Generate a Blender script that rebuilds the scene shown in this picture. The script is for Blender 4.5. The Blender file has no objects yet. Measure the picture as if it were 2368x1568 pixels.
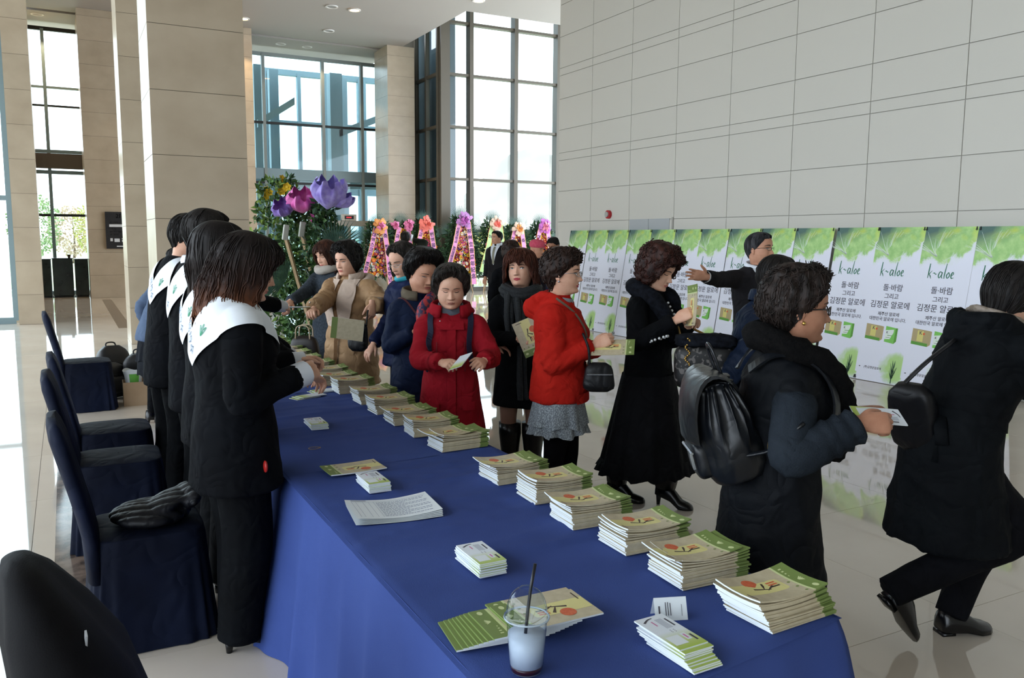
import bpy, bmesh, math, random
import numpy as np
from mathutils import Vector, Matrix
from mathutils.bvhtree import BVHTree
for _c in (bpy.data.objects, bpy.data.meshes, bpy.data.materials, bpy.data.curves):
    for _o in list(_c): _c.remove(_o)
SC = bpy.context.scene
COL = SC.collection
# ------------------------------------------------------------------ camera
YAW, PITCH, ROLL, FPX, HC = math.radians(28.0953), math.radians(6.8858), math.radians(.3483), 1927.11, 1.66
_f0 = np.array([math.sin(YAW), math.cos(YAW), 0]); _r0 = np.array([math.cos(YAW), -math.sin(YAW), 0]); _u0 = np.array([0, 0, 1.])
CF = _f0*math.cos(PITCH) - _u0*math.sin(PITCH); _u1 = _u0*math.cos(PITCH) + _f0*math.sin(PITCH)
CR = _r0*math.cos(ROLL) + _u1*math.sin(ROLL); CU = _u1*math.cos(ROLL) - _r0*math.sin(ROLL)
cam = bpy.data.cameras.new('camera'); camo = bpy.data.objects.new('camera', cam); COL.objects.link(camo)
cam.sensor_width = 36; cam.lens = 36*FPX/2368; cam.clip_end = 5000; cam.clip_start = .05
camo.matrix_world = Matrix(((CR[0], CU[0], -CF[0], 0), (CR[1], CU[1], -CF[1], 0), (CR[2], CU[2], -CF[2], HC), (0, 0, 0, 1)))
SC.camera = camo
def ray(x, y): return (x-1184)/FPX*CR - (y-784)/FPX*CU + CF
def onz(x, y, z=0): d = ray(x, y); return np.array([0, 0, HC]) + d*((z-HC)/d[2])
def at(x, y, dep): return np.array([0, 0, HC]) + ray(x, y)*dep           # point at a depth along the view axis
# ------------------------------------------------------------------ light
SC.view_settings.view_transform = 'Standard'; SC.view_settings.look = 'None'
SC.view_settings.exposure = 1.7; SC.view_settings.gamma = 1; SC.view_settings.use_curve_mapping = False
W = bpy.data.worlds.new('sky'); SC.world = W; W.use_nodes = True
W.node_tree.nodes['Background'].inputs[0].default_value = (.80, .90, 1, 1)
W.node_tree.nodes['Background'].inputs[1].default_value = 1.85
def portal(c, size, rot):
    l = bpy.data.lights.new('daylight_portal', 'AREA'); l.shape = 'RECTANGLE'; l.size, l.size_y = size; l.cycles.is_portal = True
    o = bpy.data.objects.new('daylight_portal', l); o.location = c; o.rotation_euler = rot; COL.objects.link(o)
portal((-7.3, 3, 3.7), (7.4, 30), (0, -math.pi/2, 0))       # curtain wall on the left, facing +X
portal((12.4, 24.2, 5.5), (7.8, 11), (-math.pi/2, 0, 0))   # tall window, facing -Y
portal((7.2, 27.1, 3.6), (4.4, 7.2), (-math.pi/2, 0, 0))
portal((-4, 18.2, 3.7), (6.4, 7.4), (-math.pi/2, 0, 0))
# ------------------------------------------------------------------ helpers
def lin(c):
    if isinstance(c, str): c = [int(c[i:i+2], 16)/255 for i in (0, 2, 4)]
    return [x/12.92 if x <= .04045 else ((x+.055)/1.055)**2.4 for x in c[:3]]
MATS = {}
def mat(name, col, rough=.6, col2=None, scale=8, stretch=(1, 1, 1), bump=0, bscale=60, metal=0, spec=.5, trans=0, alpha=1, rnd=0, detail=3, sheen=0, coords='Object', lo=.35, hi=.65, emit=0, coat=0, ior=1.45, wr=0, wrs=9):
    if name in MATS: return MATS[name]
    m = bpy.data.materials.new(name); m.use_nodes = True; nt = m.node_tree; b = nt.nodes['Principled BSDF']; N = nt.nodes.new; L = nt.links.new
    c = (*lin(col), 1); b.inputs['Base Color'].default_value = c
    b.inputs['Roughness'].default_value = rough; b.inputs['Metallic'].default_value = metal; b.inputs['Specular IOR Level'].default_value = spec
    b.inputs['Transmission Weight'].default_value = trans; b.inputs['Alpha'].default_value = alpha; b.inputs['IOR'].default_value = ior
    b.inputs['Coat Weight'].default_value = coat
    if sheen: b.inputs['Sheen Weight'].default_value = sheen; b.inputs['Sheen Roughness'].default_value = .5
    if emit: b.inputs['Emission Color'].default_value = c; b.inputs['Emission Strength'].default_value = emit
    if col2 is not None or bump or rnd:
        tc = N('ShaderNodeTexCoord'); mp = N('ShaderNodeMapping'); mp.inputs['Scale'].default_value = stretch
        L(tc.outputs[coords], mp.inputs[0])
        if rnd or coords == 'Object':
            oi = N('ShaderNodeObjectInfo')
    out = None
    if col2 is not None:
        nz = N('ShaderNodeTexNoise'); nz.inputs['Scale'].default_value = scale; nz.inputs['Detail'].default_value = detail; L(mp.outputs[0], nz.inputs['Vector'])
        rp = N('ShaderNodeValToRGB'); rp.color_ramp.elements[0].position = lo; rp.color_ramp.elements[1].position = hi
        rp.color_ramp.elements[0].color = c; rp.color_ramp.elements[1].color = (*lin(col2), 1); L(nz.outputs[0], rp.inputs[0]); out = rp.outputs[0]
    if rnd:
        hs = N('ShaderNodeHueSaturation'); mr = N('ShaderNodeMapRange'); mr.inputs['To Min'].default_value = 1-rnd; mr.inputs['To Max'].default_value = 1+rnd
        L(oi.outputs['Random'], mr.inputs[0]); L(mr.outputs[0], hs.inputs['Value'])
        if out: L(out, hs.inputs['Color'])
        else: hs.inputs['Color'].default_value = c
        out = hs.outputs[0]
    if out: L(out, b.inputs['Base Color'])
    if bump:
        n2 = N('ShaderNodeTexNoise'); n2.inputs['Scale'].default_value = bscale; n2.inputs['Detail'].default_value = 2; L(mp.outputs[0], n2.inputs['Vector'])
        bp = N('ShaderNodeBump'); bp.inputs['Strength'].default_value = min(1, bump); bp.inputs['Distance'].default_value = .004; L(n2.outputs[0], bp.inputs['Height']); L(bp.outputs[0], b.inputs['Normal'])
        if wr:      # soft creases of worn cloth as fine relief
            n3 = N('ShaderNodeTexNoise'); n3.inputs['Scale'].default_value = wrs; n3.inputs['Detail'].default_value = 1.5; n3.inputs['Distortion'].default_value = .8; L(mp.outputs[0], n3.inputs['Vector'])
            s1 = N('ShaderNodeMath'); s1.operation = 'SUBTRACT'; s1.inputs[1].default_value = .5; L(n3.outputs[0], s1.inputs[0]); s2 = N('ShaderNodeMath'); s2.operation = 'ABSOLUTE'; L(s1.outputs[0], s2.inputs[0])
            b2 = N('ShaderNodeBump'); b2.inputs['Strength'].default_value = wr; b2.inputs['Distance'].default_value = .05; L(s2.outputs[0], b2.inputs['Height']); L(bp.outputs[0], b2.inputs['Normal']); L(b2.outputs[0], b.inputs['Normal'])
    MATS[name] = m; return m
def A(*x): return np.array(x, float)
def unit(v): v = np.asarray(v, float); return v/(np.linalg.norm(v)+1e-12)
def vnoise(P, seed=0):
    P = np.asarray(P, float) + seed*17.31; i = np.floor(P).astype(np.int64); f = P-i; f = f*f*(3-2*f)
    def h(a, b, c):
        n = (a*73856093) ^ (b*19349663) ^ (c*83492791); n = (n ^ (n >> 13))*1274126177; n &= 0x7fffffff
        return ((n ^ (n >> 16)) & 0xffff)/65535.
    r = 0
    for dx in (0, 1):
        for dy in (0, 1):
            for dz in (0, 1):
                w = (f[:, 0] if dx else 1-f[:, 0])*(f[:, 1] if dy else 1-f[:, 1])*(f[:, 2] if dz else 1-f[:, 2])
                r = r + w*h(i[:, 0]+dx, i[:, 1]+dy, i[:, 2]+dz)
    return r*2-1
def fbm(P, seed=0): return vnoise(P, seed)*.6 + vnoise(P*2.1, seed+3)*.28 + vnoise(P*4.3, seed+7)*.12
def cat(parts):
    V, F, M = [], [], []; n = 0
    for p in parts:
        v, f = p[0], p[1]; mi = p[2] if len(p) > 2 else 0
        V.append(np.asarray(v, float).reshape(-1, 3)); F += [tuple(int(i)+n for i in q) for q in f]
        M += list(mi) if isinstance(mi, (list, np.ndarray)) else [mi]*len(f); n += len(V[-1])
    return np.vstack(V), F, M
def mesh(name, V, F, mats=None, M=None, smooth=True):
    me = bpy.data.meshes.new(name); me.from_pydata(np.asarray(V, float).tolist(), [], [tuple(map(int, f)) for f in F])
    for m in (mats if isinstance(mats, (list, tuple)) else [mats]):
        if m: me.materials.append(m)
    if M is not None and len(M) == len(me.polygons): me.polygons.foreach_set('material_index', np.array(M, np.int32))
    me.polygons.foreach_set('use_smooth', np.full(len(me.polygons), bool(smooth))); me.update(); return me
def tag(o, label=None, cat_=None, group=None, kind=None):
    if label: o['label'] = label
    if cat_: o['category'] = cat_
    if group: o['group'] = group
    if kind: o['kind'] = kind
    return o
def ob(name, me, parent=None, loc=None, rot=None, label=None, cat_=None, group=None, kind=None):
    o = bpy.data.objects.new(name, me); COL.objects.link(o)
    if parent: o.parent = parent
    if loc is not None: o.location = loc
    if rot is not None: o.rotation_euler = rot
    return tag(o, label, cat_, group, kind)
def obj(name, VF, mats, parent=None, smooth=False, **k):
    if len(VF) == 3: V, F, M = VF
    else: (V, F), M = VF, None
    return ob(name, mesh(name, V, F, mats, M, smooth), parent, **k)
def empty(name, loc=(0, 0, 0), rotz=0, **k):
    o = ob(name, None, loc=loc, rot=(0, 0, rotz), **k); o.empty_display_size = .1; return o
BF = [(0, 3, 2, 1), (4, 5, 6, 7), (0, 1, 5, 4), (1, 2, 6, 5), (2, 3, 7, 6), (3, 0, 4, 7)]
def bx(x0, x1, y0, y1, z0, z1): return [(x0, y0, z0), (x1, y0, z0), (x1, y1, z0), (x0, y1, z0), (x0, y0, z1), (x1, y0, z1), (x1, y1, z1), (x0, y1, z1)], BF
def bevbox(x0, x1, y0, y1, z0, z1, b=.01):
    bm = bmesh.new(); v, f = bx(x0, x1, y0, y1, z0, z1); vs = [bm.verts.new(p) for p in v]
    for q in f: bm.faces.new([vs[i] for i in q])
    bmesh.ops.bevel(bm, geom=list(bm.edges), offset=b, segments=2, affect='EDGES', profile=.5)
    bm.verts.index_update(); r = ([tuple(v.co) for v in bm.verts], [tuple(v.index for v in f.verts) for f in bm.faces]); bm.free(); return r
def loft(R, cap=True, closed=True):
    R = np.asarray(R, float); n, m = R.shape[:2]; F = []
    for i in range(n-1):
        for j in range(m if closed else m-1):
            k = (j+1) % m; F.append((i*m+j, i*m+k, (i+1)*m+k, (i+1)*m+j))
    V = R.reshape(-1, 3)
    if cap and closed: F.append(tuple(range(m-1, -1, -1))); F.append(tuple((n-1)*m+j for j in range(m)))
    return V, F
def frames(P, up=None):
    P = np.asarray(P, float); T = np.gradient(P, axis=0); T /= np.linalg.norm(T, axis=1)[:, None]+1e-12
    u = np.asarray(up if up is not None else (A(0, 0, 1) if abs(T[0][2]) < .9 else A(0, 1, 0)), float); us = []
    for t in T:
        u = u - t*(u@t); u = unit(u); us.append(u)
    return T, np.array(us), np.cross(T, np.array(us))
def tube(P, r, m=8, cap=True, flat=1, up=None):
    P = np.asarray(P, float); T, U, B = frames(P, up); r = np.broadcast_to(np.asarray(r, float), (len(P),))
    a = np.linspace(0, 2*math.pi, m, endpoint=False)
    R = P[:, None] + r[:, None, None]*(np.cos(a)[None, :, None]*U[:, None]*flat + np.sin(a)[None, :, None]*B[:, None])
    return loft(R[:, ::-1], cap)
def ell(c, r, n=10, m=14):
    th = np.linspace(.001, math.pi-.001, n); a = np.linspace(0, 2*math.pi, m, endpoint=False); r = np.broadcast_to(r, 3)
    R = np.stack([np.sin(th)[:, None]*np.cos(a)*r[0], np.sin(th)[:, None]*np.sin(a)*r[1], -np.cos(th)[:, None]*np.ones(m)*r[2]], -1) + np.asarray(c, float)
    return loft(R)
def smooth_path(P, n=16, r=None):
    P = np.asarray(P, float); t = np.linspace(0, len(P)-1, n); out = []
    Q = np.vstack([2*P[0]-P[1], P, 2*P[-1]-P[-2]])
    for s in t:
        i = min(int(s), len(P)-2); f = s-i; a, b, c, d = Q[i:i+4]
        out.append(.5*((2*b)+(-a+c)*f+(2*a-5*b+4*c-d)*f*f+(-a+3*b-3*c+d)*f**3))
    return np.array(out)
def lerp(xs, ys, x): return np.interp(x, xs, ys)
def xf(VF, M):
    M = np.array(M); V = np.asarray(VF[0], float).reshape(-1, 3); V = V@M[:3, :3].T + M[:3, 3]; return (V, *VF[1:])
WS = bpy.data.scenes.new('workbench_scene')      # scratch scene: modifiers and lettering are evaluated here, then it is removed
def evaluated_mesh(o):
    WS.collection.objects.link(o); vl = WS.view_layers[0]; vl.update(); return bpy.data.meshes.new_from_object(o.evaluated_get(vl.depsgraph))
def fuse(parts, voxel=.012, it=3):
    V, F, _ = cat(parts); me = mesh('tmp', V, F); o = bpy.data.objects.new('tmp', me)
    rm = o.modifiers.new('r', 'REMESH'); rm.mode = 'VOXEL'; rm.voxel_size = voxel
    if it: sm = o.modifiers.new('s', 'SMOOTH'); sm.factor = .5; sm.iterations = it
    m2 = evaluated_mesh(o)
    n = len(m2.vertices); v = np.empty(n*3); m2.vertices.foreach_get('co', v); f = [tuple(p.vertices) for p in m2.polygons]
    bpy.data.objects.remove(o); bpy.data.meshes.remove(me); bpy.data.meshes.remove(m2)
    return v.reshape(-1, 3), f
def normals(V, F):
    V = np.asarray(V); N = np.zeros_like(V); F4 = np.array([f if len(f) == 4 else (*f, f[-1]) for f in F if len(f) in (3, 4)])
    fn = np.cross(V[F4[:, 2]]-V[F4[:, 0]], V[F4[:, 3]]-V[F4[:, 1]])
    for k in range(4): np.add.at(N, F4[:, k], fn)
    return N/(np.linalg.norm(N, axis=1)[:, None]+1e-12)
TXT = {}
def text(s, size, extrude=.0004, align='CENTER', shear=0, bold=0):
    """lettering as a thin mesh in the XY plane"""
    k = (s, size, extrude, align, shear, bold)
    if k not in TXT:
        c = bpy.data.curves.new('lettering', 'FONT'); c.body = s; c.size = size; c.extrude = extrude; c.align_x = align; c.shear = shear; c.resolution_u = 2; c.offset = bold
        o = bpy.data.objects.new('lettering', c); m2 = evaluated_mesh(o)
        v = np.empty(len(m2.vertices)*3); m2.vertices.foreach_get('co', v); TXT[k] = (v.reshape(-1, 3), [tuple(p.vertices) for p in m2.polygons])
        bpy.data.objects.remove(o); bpy.data.curves.remove(c); bpy.data.meshes.remove(m2)
    return TXT[k]
def move(VF, d): return (np.asarray(VF[0], float).reshape(-1, 3)+np.asarray(d, float), *VF[1:])
def copy_tree(o, parent=None):
    c = o.copy(); COL.objects.link(c); c.parent = parent
    for ch in o.children:
        copy_tree(ch, c)
    return c
def rot(x=0, y=0, z=0, loc=(0, 0, 0), s=1): return Matrix.Translation(loc) @ Matrix.Rotation(z, 4, 'Z') @ Matrix.Rotation(y, 4, 'Y') @ Matrix.Rotation(x, 4, 'X') @ Matrix.Scale(s, 4)
# ------------------------------------------------------------------ the hall
S = 'structure'
STONE = mat('beige_limestone', 'b2a28c', .28, 'c0b19b', 2.4, (1, 1, 1.2), rnd=.045, detail=5, lo=.3, hi=.7, spec=.5)
JOINT = mat('stone_joint', '6d6354', .8)
WALLP = mat('wall_panel', 'c9c6be', .55, rnd=.012)
WJ = mat('wall_joint', 'a19e97', .8)
CEIL = mat('ceiling_paint', 'aaa59f', .7)
FRAME = mat('bronze_mullion', '5e584d', .45, metal=.1)
FRAMEB = mat('steel_blue_mullion', '7f949b', .45, metal=.2)
DARK = mat('dark_gasket', '1d2022', .5)
BROWN = mat('brown_spandrel', '5b534c', .6)
GREYB = mat('grey_steel_beam', '8b9594', .5)
def glass(name, col, alpha):
    m = bpy.data.materials.new(name); m.use_nodes = True; nt = m.node_tree; nt.nodes.remove(nt.nodes['Principled BSDF'])
    t = nt.nodes.new('ShaderNodeBsdfTransparent'); t.inputs[0].default_value = (*lin(col), 1); g = nt.nodes.new('ShaderNodeBsdfGlossy'); g.inputs['Roughness'].default_value = .02
    mx = nt.nodes.new('ShaderNodeMixShader'); lw = nt.nodes.new('ShaderNodeLayerWeight'); pw = nt.nodes.new('ShaderNodeMath'); pw.operation = 'POWER'; pw.inputs[1].default_value = 4; ad = nt.nodes.new('ShaderNodeMath'); ad.operation = 'MULTIPLY_ADD'; ad.inputs[1].default_value = .8; ad.inputs[2].default_value = alpha*.5; nt.links.new(lw.outputs['Facing'], pw.inputs[0]); nt.links.new(pw.outputs[0], ad.inputs[0]); nt.links.new(ad.outputs[0], mx.inputs[0]); out = nt.nodes['Material Output']
    nt.links.new(t.outputs[0], mx.inputs[1]); nt.links.new(g.outputs[0], mx.inputs[2]); nt.links.new(mx.outputs[0], out.inputs[0]); return m
GLASS = glass('window_glass', 'f4fafa', .06); GLASSB = glass('tinted_glass', 'e3eef0', .06)
# floor: polished marble tiles with a dark inlaid band
tile_m = mat('polished_marble', 'd3c8ba', .035, 'dbd1c3', 1.6, rnd=.03, detail=6, spec=1.)
fl = ob('floor', mesh('floor', *bx(-9, 18, -12, 30, -.3, -.006), mat('floor_bed', '8d857a', .5)), kind=S)
T = 1.23; tme = mesh('tile', *bx(.0015, T-.0015, .0015, T-.0015, -.006, 0), tile_m, smooth=False)
for i in range(-2, 9):
    for j in range(1, 22):
        ob('tile', tme, fl, loc=(-.24+i*T, -.25+j*T, 0))
V = [bx(-9, -.24-2*T, -12, 30, -.006, 0), bx(-.24+9*T, 18, -12, 30, -.006, 0), bx(-.24-2*T, -.24+9*T, -12, -.25+T, -.006, 0), bx(-.24-2*T, -.24+9*T, -.25+22*T, 30, -.006, 0)]
tag(obj('tile_field', cat(V), tile_m, fl), kind='stuff')
band_m = mat('dark_marble_band', '4a403a', .12, '7d6c60', 9, detail=6, lo=.4, hi=.6)
for a in ((-.13, .10, 1.0, 7.6), (.78, 1.0, 16.6, 24.3)):
    obj('marble_inlay', bx(a[0], a[1], a[2], a[3], -.001, .0012), band_m, fl)
# right wall of large panels with recessed joints
wr = ob('wall_right', mesh('wall_right', *bx(8.735, 9.3, -12, 14.42, 0, 7.5), WJ, smooth=False), kind=S)
ZS = [0, .8, 1.99, 2.59, 3.19, 3.335, 3.78, 4.37, 4.82, 4.96, 5.55, 6.15, 6.75, 7.5]
YS = [14.42]+[13.25-1.225*k for k in range(12)]
for a, b in zip(ZS[:-1], ZS[1:]):
    for c, d in zip(YS[1:], YS[:-1]):
        me = mesh('panel', *bx(8.72, 8.74, c+.005, d-.005, a+.005, b-.005), WALLP, smooth=False); ob('panel', me, wr)
obj('wall_plain', bx(8.721, 8.735, -12, YS[-1], 0, 7.5), WALLP, wr)
GREYP = mat('grey_access_panel', 'a9adb0', .5)
obj('access_door', cat([bx(8.712, 8.72, 10.9, 11.45, .1, 2.0), bx(8.712, 8.72, 11.46, 12.0, .1, 2.0)]), GREYP, wr)
obj('access_door_gap', bx(8.711, 8.722, 10.80, 10.84, .05, 2.02), WJ, wr)
# pillars and stone walls: one block with recessed joints plus slabs as pieces
def stone(name, x0, x1, y0, y1, z1, js, faces='fl', rev=.004):
    o = ob(name, mesh(name, *bx(x0+rev, x1-rev, y0+rev, y1-rev, 0, z1), JOINT, smooth=False), kind=S)
    zz = [0]+list(js)+[z1]
    for a, b in zip(zz[:-1], zz[1:]):
        if b-a < .02: continue
        a1, b1 = a+.003, b-.003
        if 'f' in faces: ob('slab', mesh('slab', *bx(x0, x1, y0, y0+.02, a1, b1), STONE, smooth=False), o)
        if 'l' in faces: ob('slab', mesh('slab', *bx(x0, x0+.02, y0+.021, y1, a1, b1), STONE, smooth=False), o)
        if 'r' in faces: ob('slab', mesh('slab', *bx(x1-.02, x1, y0+.021, y1, a1, b1), STONE, smooth=False), o)
    return o
CZ = 7.5
stone('pillar_1', .782, 1.664, 8.8, 9.75, CZ, [.61*k for k in range(1, 13)], 'flr')
stone('pillar_2', .83, 1.66, 14.0, 14.95, CZ, [.56+.625*k for k in range(0, 12)], 'flr')
stone('pillar_3', -.83, -.41, 18.0, 18.5, CZ, [.56+.623*k for k in range(0, 12)], 'flr')
stone('wall_back', .55, 4.95, 25.0, 27.2, CZ, [.61*k for k in range(1, 13)], 'fl')
stone('pillar_4', 8.97, 9.85, 25.0, 26.2, CZ, [.6*k for k in range(1, 13)], 'fl')
# ceiling with its opening in front of the tall window
CT = .35
ce = obj('ceiling', cat([bx(-9, -.75, -12, 18.5, CZ, CZ+CT), bx(-.75, 9.48, -12, 25.6, CZ, CZ+CT), bx(9.48, 18, -12, 20.4, CZ, CZ+CT), bx(-.75, 9.48, 25.75, 28, CZ-.02, CZ+CT), bx(-.75, 9.48, 25.6, 25.75, CZ+.2, CZ+CT)]), CEIL, kind=S)
obj('ceiling_slot', bx(-.75, 9.4, 25.6, 25.75, CZ+.12, CZ+.2), DARK, ce)
obj('ceiling_upper', bx(9.48, 18, 20.4, 25.5, 11, 11.3), CEIL, kind=S); 
obj('wall_light_well', cat([bx(9.3, 9.48, 20.4, 25.2, CZ+CT, 11), bx(9.48, 18, 20.2, 20.4, CZ+CT, 11)]), CEIL, kind=S)
wg = mat('warm_bulb', 'ffb46a', .4, emit=9); ring_m = mat('downlight_rim', 'd9d7d2', .5)
def cyl(c, r, h, m=20): return loft([[(c[0]+r*math.cos(a), c[1]+r*math.sin(a), c[2]+z) for a in np.linspace(0, 2*math.pi, m, endpoint=False)] for z in (0, h)])
for k, (px, py, on) in enumerate([(820, 22, 1), (1107, 0, 1), (760, 70, 0), (649, 100, 0), (710, 107, 1), (563, 42, 1), (767, 14, 0), (86, 31, 1)]):
    p = onz(px, py, CZ)
    if p[1] > 27.5: p = onz(px, py, CZ); p[1] = 26.6
    d = empty('downlight', (p[0], p[1], CZ-.03), label='round recessed downlight in the ceiling, '+['glowing, beside the pillar', 'glowing, above the tall window', 'unlit, above the entrance glass', 'unlit, over the entrance lobby', 'glowing, over the entrance lobby', 'glowing, at the edge of the big pillar', 'unlit, next to a glowing one', 'glowing, over the far counters'][k], cat_='ceiling light', group='ceiling downlights')
    a = np.linspace(0, 2*math.pi, 24, endpoint=False)
    obj('rim', loft([[(r*math.cos(t), r*math.sin(t), z) for t in a] for r, z in ((.16, .025), (.16, 0), (.12, 0), (.11, .028))], False), ring_m, d)
    obj('lens', cyl((0, 0, .012), .112, .012), wg if on else mat('unlit_lens', '8f8c88', .4), d)
    if on:
        l = bpy.data.lights.new('downlight_glow', 'SPOT'); l.energy = 60; l.color = (1, .72, .42); l.spot_size = 1.9; l.shadow_soft_size = .1
        q = bpy.data.objects.new('downlight_glow', l); q.parent = d; q.location = (0, 0, -.02); COL.objects.link(q)
# glazing -----------------------------------------------------------
def glazing(name, y, xs, zs, fw=.06, fd=.14, fm=FRAME, gm=GLASS, xw=None, zw=None, zm=None, panes=True, axis='y'):
    """window wall in the plane y: posts at xs, rails at zs, one pane object per opening"""
    w = empty(name, (0, 0, 0), kind=S)
    def B(x0, x1, y0, y1, z0, z1): return bx(x0, x1, y0, y1, z0, z1) if axis == 'y' else bx(y0, y1, x0, x1, z0, z1)
    for i, x in enumerate(xs):
        h = (xw[i] if xw else fw)/2; obj('mullion', B(x-h, x+h, y-fd, y+fd*.3, zs[0], zs[-1]), fm, w)
    for i, z in enumerate(zs):
        h = (zw[i] if zw else fw)/2
        for a, b in zip(xs[:-1], xs[1:]): obj('transom', B(a, b, y-fd*.8, y+fd*.2, z-h, z+h), (zm[i] if zm and zm[i] else fm), w)
    if panes:
        for a, b in zip(xs[:-1], xs[1:]):
            for c, d in zip(zs[:-1], zs[1:]): obj('pane', B(a, b, y-.006, y+.006, c, d), gm, w)
    return w
glazing('window_1', 24.0, [10.37, 11.25, 12.80, 14.36, 15.92], [.06, .45, 1.886, 3.47, 5.04, 6.60, 8.13, 9.7, 11], .13, .22, FRAME, xw=[.30, .13, .13, .13, .13], zw=[.14]+[.075]*8)
glazing('window_2', 10.27, [24.0, 24.9, 25.8, 26.8], [.06, 1.886, 3.47, 5.04, 6.60, 8.13, 9.7, 11], .09, .1, FRAME, gm=GLASSB, axis='x')
obj('wall_corner_fill', bx(9.85, 10.22, 25.9, 26.2, 0, 11), mat('bronze_panel', '7a7468', .5), kind=S)
glazing('window_3', 27.0, [4.98, 5.64, 7.49, 8.77, 9.4], [.05, 2.06, 3.35, 3.62, 5.18, 7.24], .09, .12, GREYB, gm=GLASSB, zw=[.1, .06, .07, .34, .07, .1], zm=[None, None, DARK, FRAMEB, DARK, None])
w4 = glazing('window_4', 27.0, [-.75, -.27, .62], [.05, 2.23, 3.42, 3.99, 5.23, 5.73, 7.29], .085, .1, FRAMEB, zw=[.1, .07, .1, .09, .05, .06, .1], zm=[None, DARK, None, None, DARK, None, DARK])
obj('spandrel', bx(-.75, .62, 26.85, 27.02, 3.52, 3.93), BROWN, w4)
glazing('window_5', 18.3, [-7.2, -5.6, -4, -2.4, -.885], [.06, 2.35, 4.9, 7.5], .085, .06, FRAMEB, zw=[.12, .09, .09, .1])
glazing('window_6', -7.3, [-12+1.875*k for k in range(17)], [.06, 2.35, 4.9, 7.5], .1, .12, FRAMEB, axis='x', panes=False)
obj('wall_behind_camera', bx(-9, 9.3, -12.3, -12, 0, 7.5), WALLP, kind=S)
obj('wall_fill_left', cat([bx(-.9, -.75, 18.5, 27.2, 0, CZ), bx(9.4, 10.2, 26.9, 27.3, 0, 11)]), STONE, kind=S)
# entrance lobby seen through the blue glass: a second glass front with steel columns
glazing('window_8', 30.5, [4.6, 5.5, 6.3, 6.55, 7.6, 8.6, 9.2, 9.9, 10.6], [.05, 2.15, 3.4, 4.0, 5.7, 7.4], .1, .15, FRAMEB, gm=GLASSB, xw=[.1, .12, .34, .12, .12, .34, .14, .3, .1], zw=[.12, .1, .4, .12, .1, .2])
obj('pillar_exterior', bx(10.55, 11.02, 24.5, 27.6, 0, 12), mat('blue_grey_stone', '7f858e', .6), kind=S)
STEEL = mat('painted_steel_column', '84989f', .5)
for x, w, y in ((5.82, .34, 28.4), (6.42, .3, 29.0), (8.42, .42, 28.6), (8.95, .2, 29.4)): obj('pillar_lobby', bx(x-w/2, x+w/2, y, y+w, 0, 7.2), STEEL, kind=S)
def beam(x0, x1, y0, y1, z0, z1): return loft([[(x0, y0, z0-.12), (x0, y0+.2, z0-.12), (x0, y0+.2, z0+.12), (x0, y0, z0+.12)], [(x1, y1, z1-.12), (x1, y1+.2, z1-.12), (x1, y1+.2, z1+.12), (x1, y1, z1+.12)]])
obj('beam_lobby', cat([beam(5.7, 6.9, 28.2, 28.2, 5.3, 6.1), beam(8.5, 10.4, 28.6, 28.6, 5.2, 6.0), bx(4.9, 9.9, 28.0, 28.3, 3.3, 3.6)]), STEEL, kind=S)
# revolving/automatic door frame with lit display
d = empty('door_1', (0, 0, 0), kind=S)
DF = mat('door_frame_metal', 'a8a397', .4, metal=.3)
obj('door_head', bx(7.6, 9.3, 26.6, 26.9, 2.02, 2.2), DF, d)
for x in (7.62, 8.2, 8.75, 9.28): obj('door_stile', bx(x-.05, x+.05, 26.65, 26.85, 0, 2.1), DF, d)
for a, b in ((7.67, 8.15), (8.25, 8.7), (8.8, 9.23)): obj('door_glass', bx(a, b, 26.74, 26.76, .1, 2.02), GLASSB, d)
for a, b in ((7.67, 8.15), (8.8, 9.23)): obj('kick_panel', bx(a, b, 26.72, 26.78, .05, .55), mat('pale_door_panel', 'cfc8b6', .5), d)
e = empty('exit_display', (8.15, 26.55, 2.3), label='small dark display box with a red glow above the far entrance doors', cat_='display')
obj('casing', bx(-.24, .24, -.06, .06, -.1, .1), mat('display_casing', 'c9c6bd', .5), e); obj('screen', bx(-.15, .15, -.066, -.06, -.055, .055), DARK, e)
obj('red_figures', cat([bx(-.09+.06*i, -.05+.06*i, -.068, -.066, -.02, .02) for i in range(3)]), mat('red_led', 'c0202a', .4, emit=.6), e)
# outside: ground, hill, trees
GR = mat('outside_ground', '8f9a72', .9, 'a9a48f', .15)
ob('ground_outside', mesh('ground_outside', *bx(-400, 500, 30.8, 900, -.35, -.25), GR, smooth=False), kind=S)
ob('ground_forecourt', mesh('ground_forecourt', *bx(-60, -9, -60, 30.8, -.35, -.25), mat('forecourt_paving', 'b3aca0', .8), smooth=False), kind=S)
hp = []; n = 40
for i in range(n):
    rr = []
    for j in range(60):
        x = 330+j*14; y = 900+i*16; u = (x-700)/150; v = (y-1240)/200; hgt = 152*math.exp(-(abs(u)**1.3))*math.exp(-v*v)
        rr.append((x, y, -2+hgt*(1+.12*math.sin(x*.05+y*.02)*math.sin(y*.031))))
    hp.append(rr)
obj('hill', loft(hp, False, False), mat('hazy_hill', '80776e', .9, '736d66', .02), smooth=True, kind=S)
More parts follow.
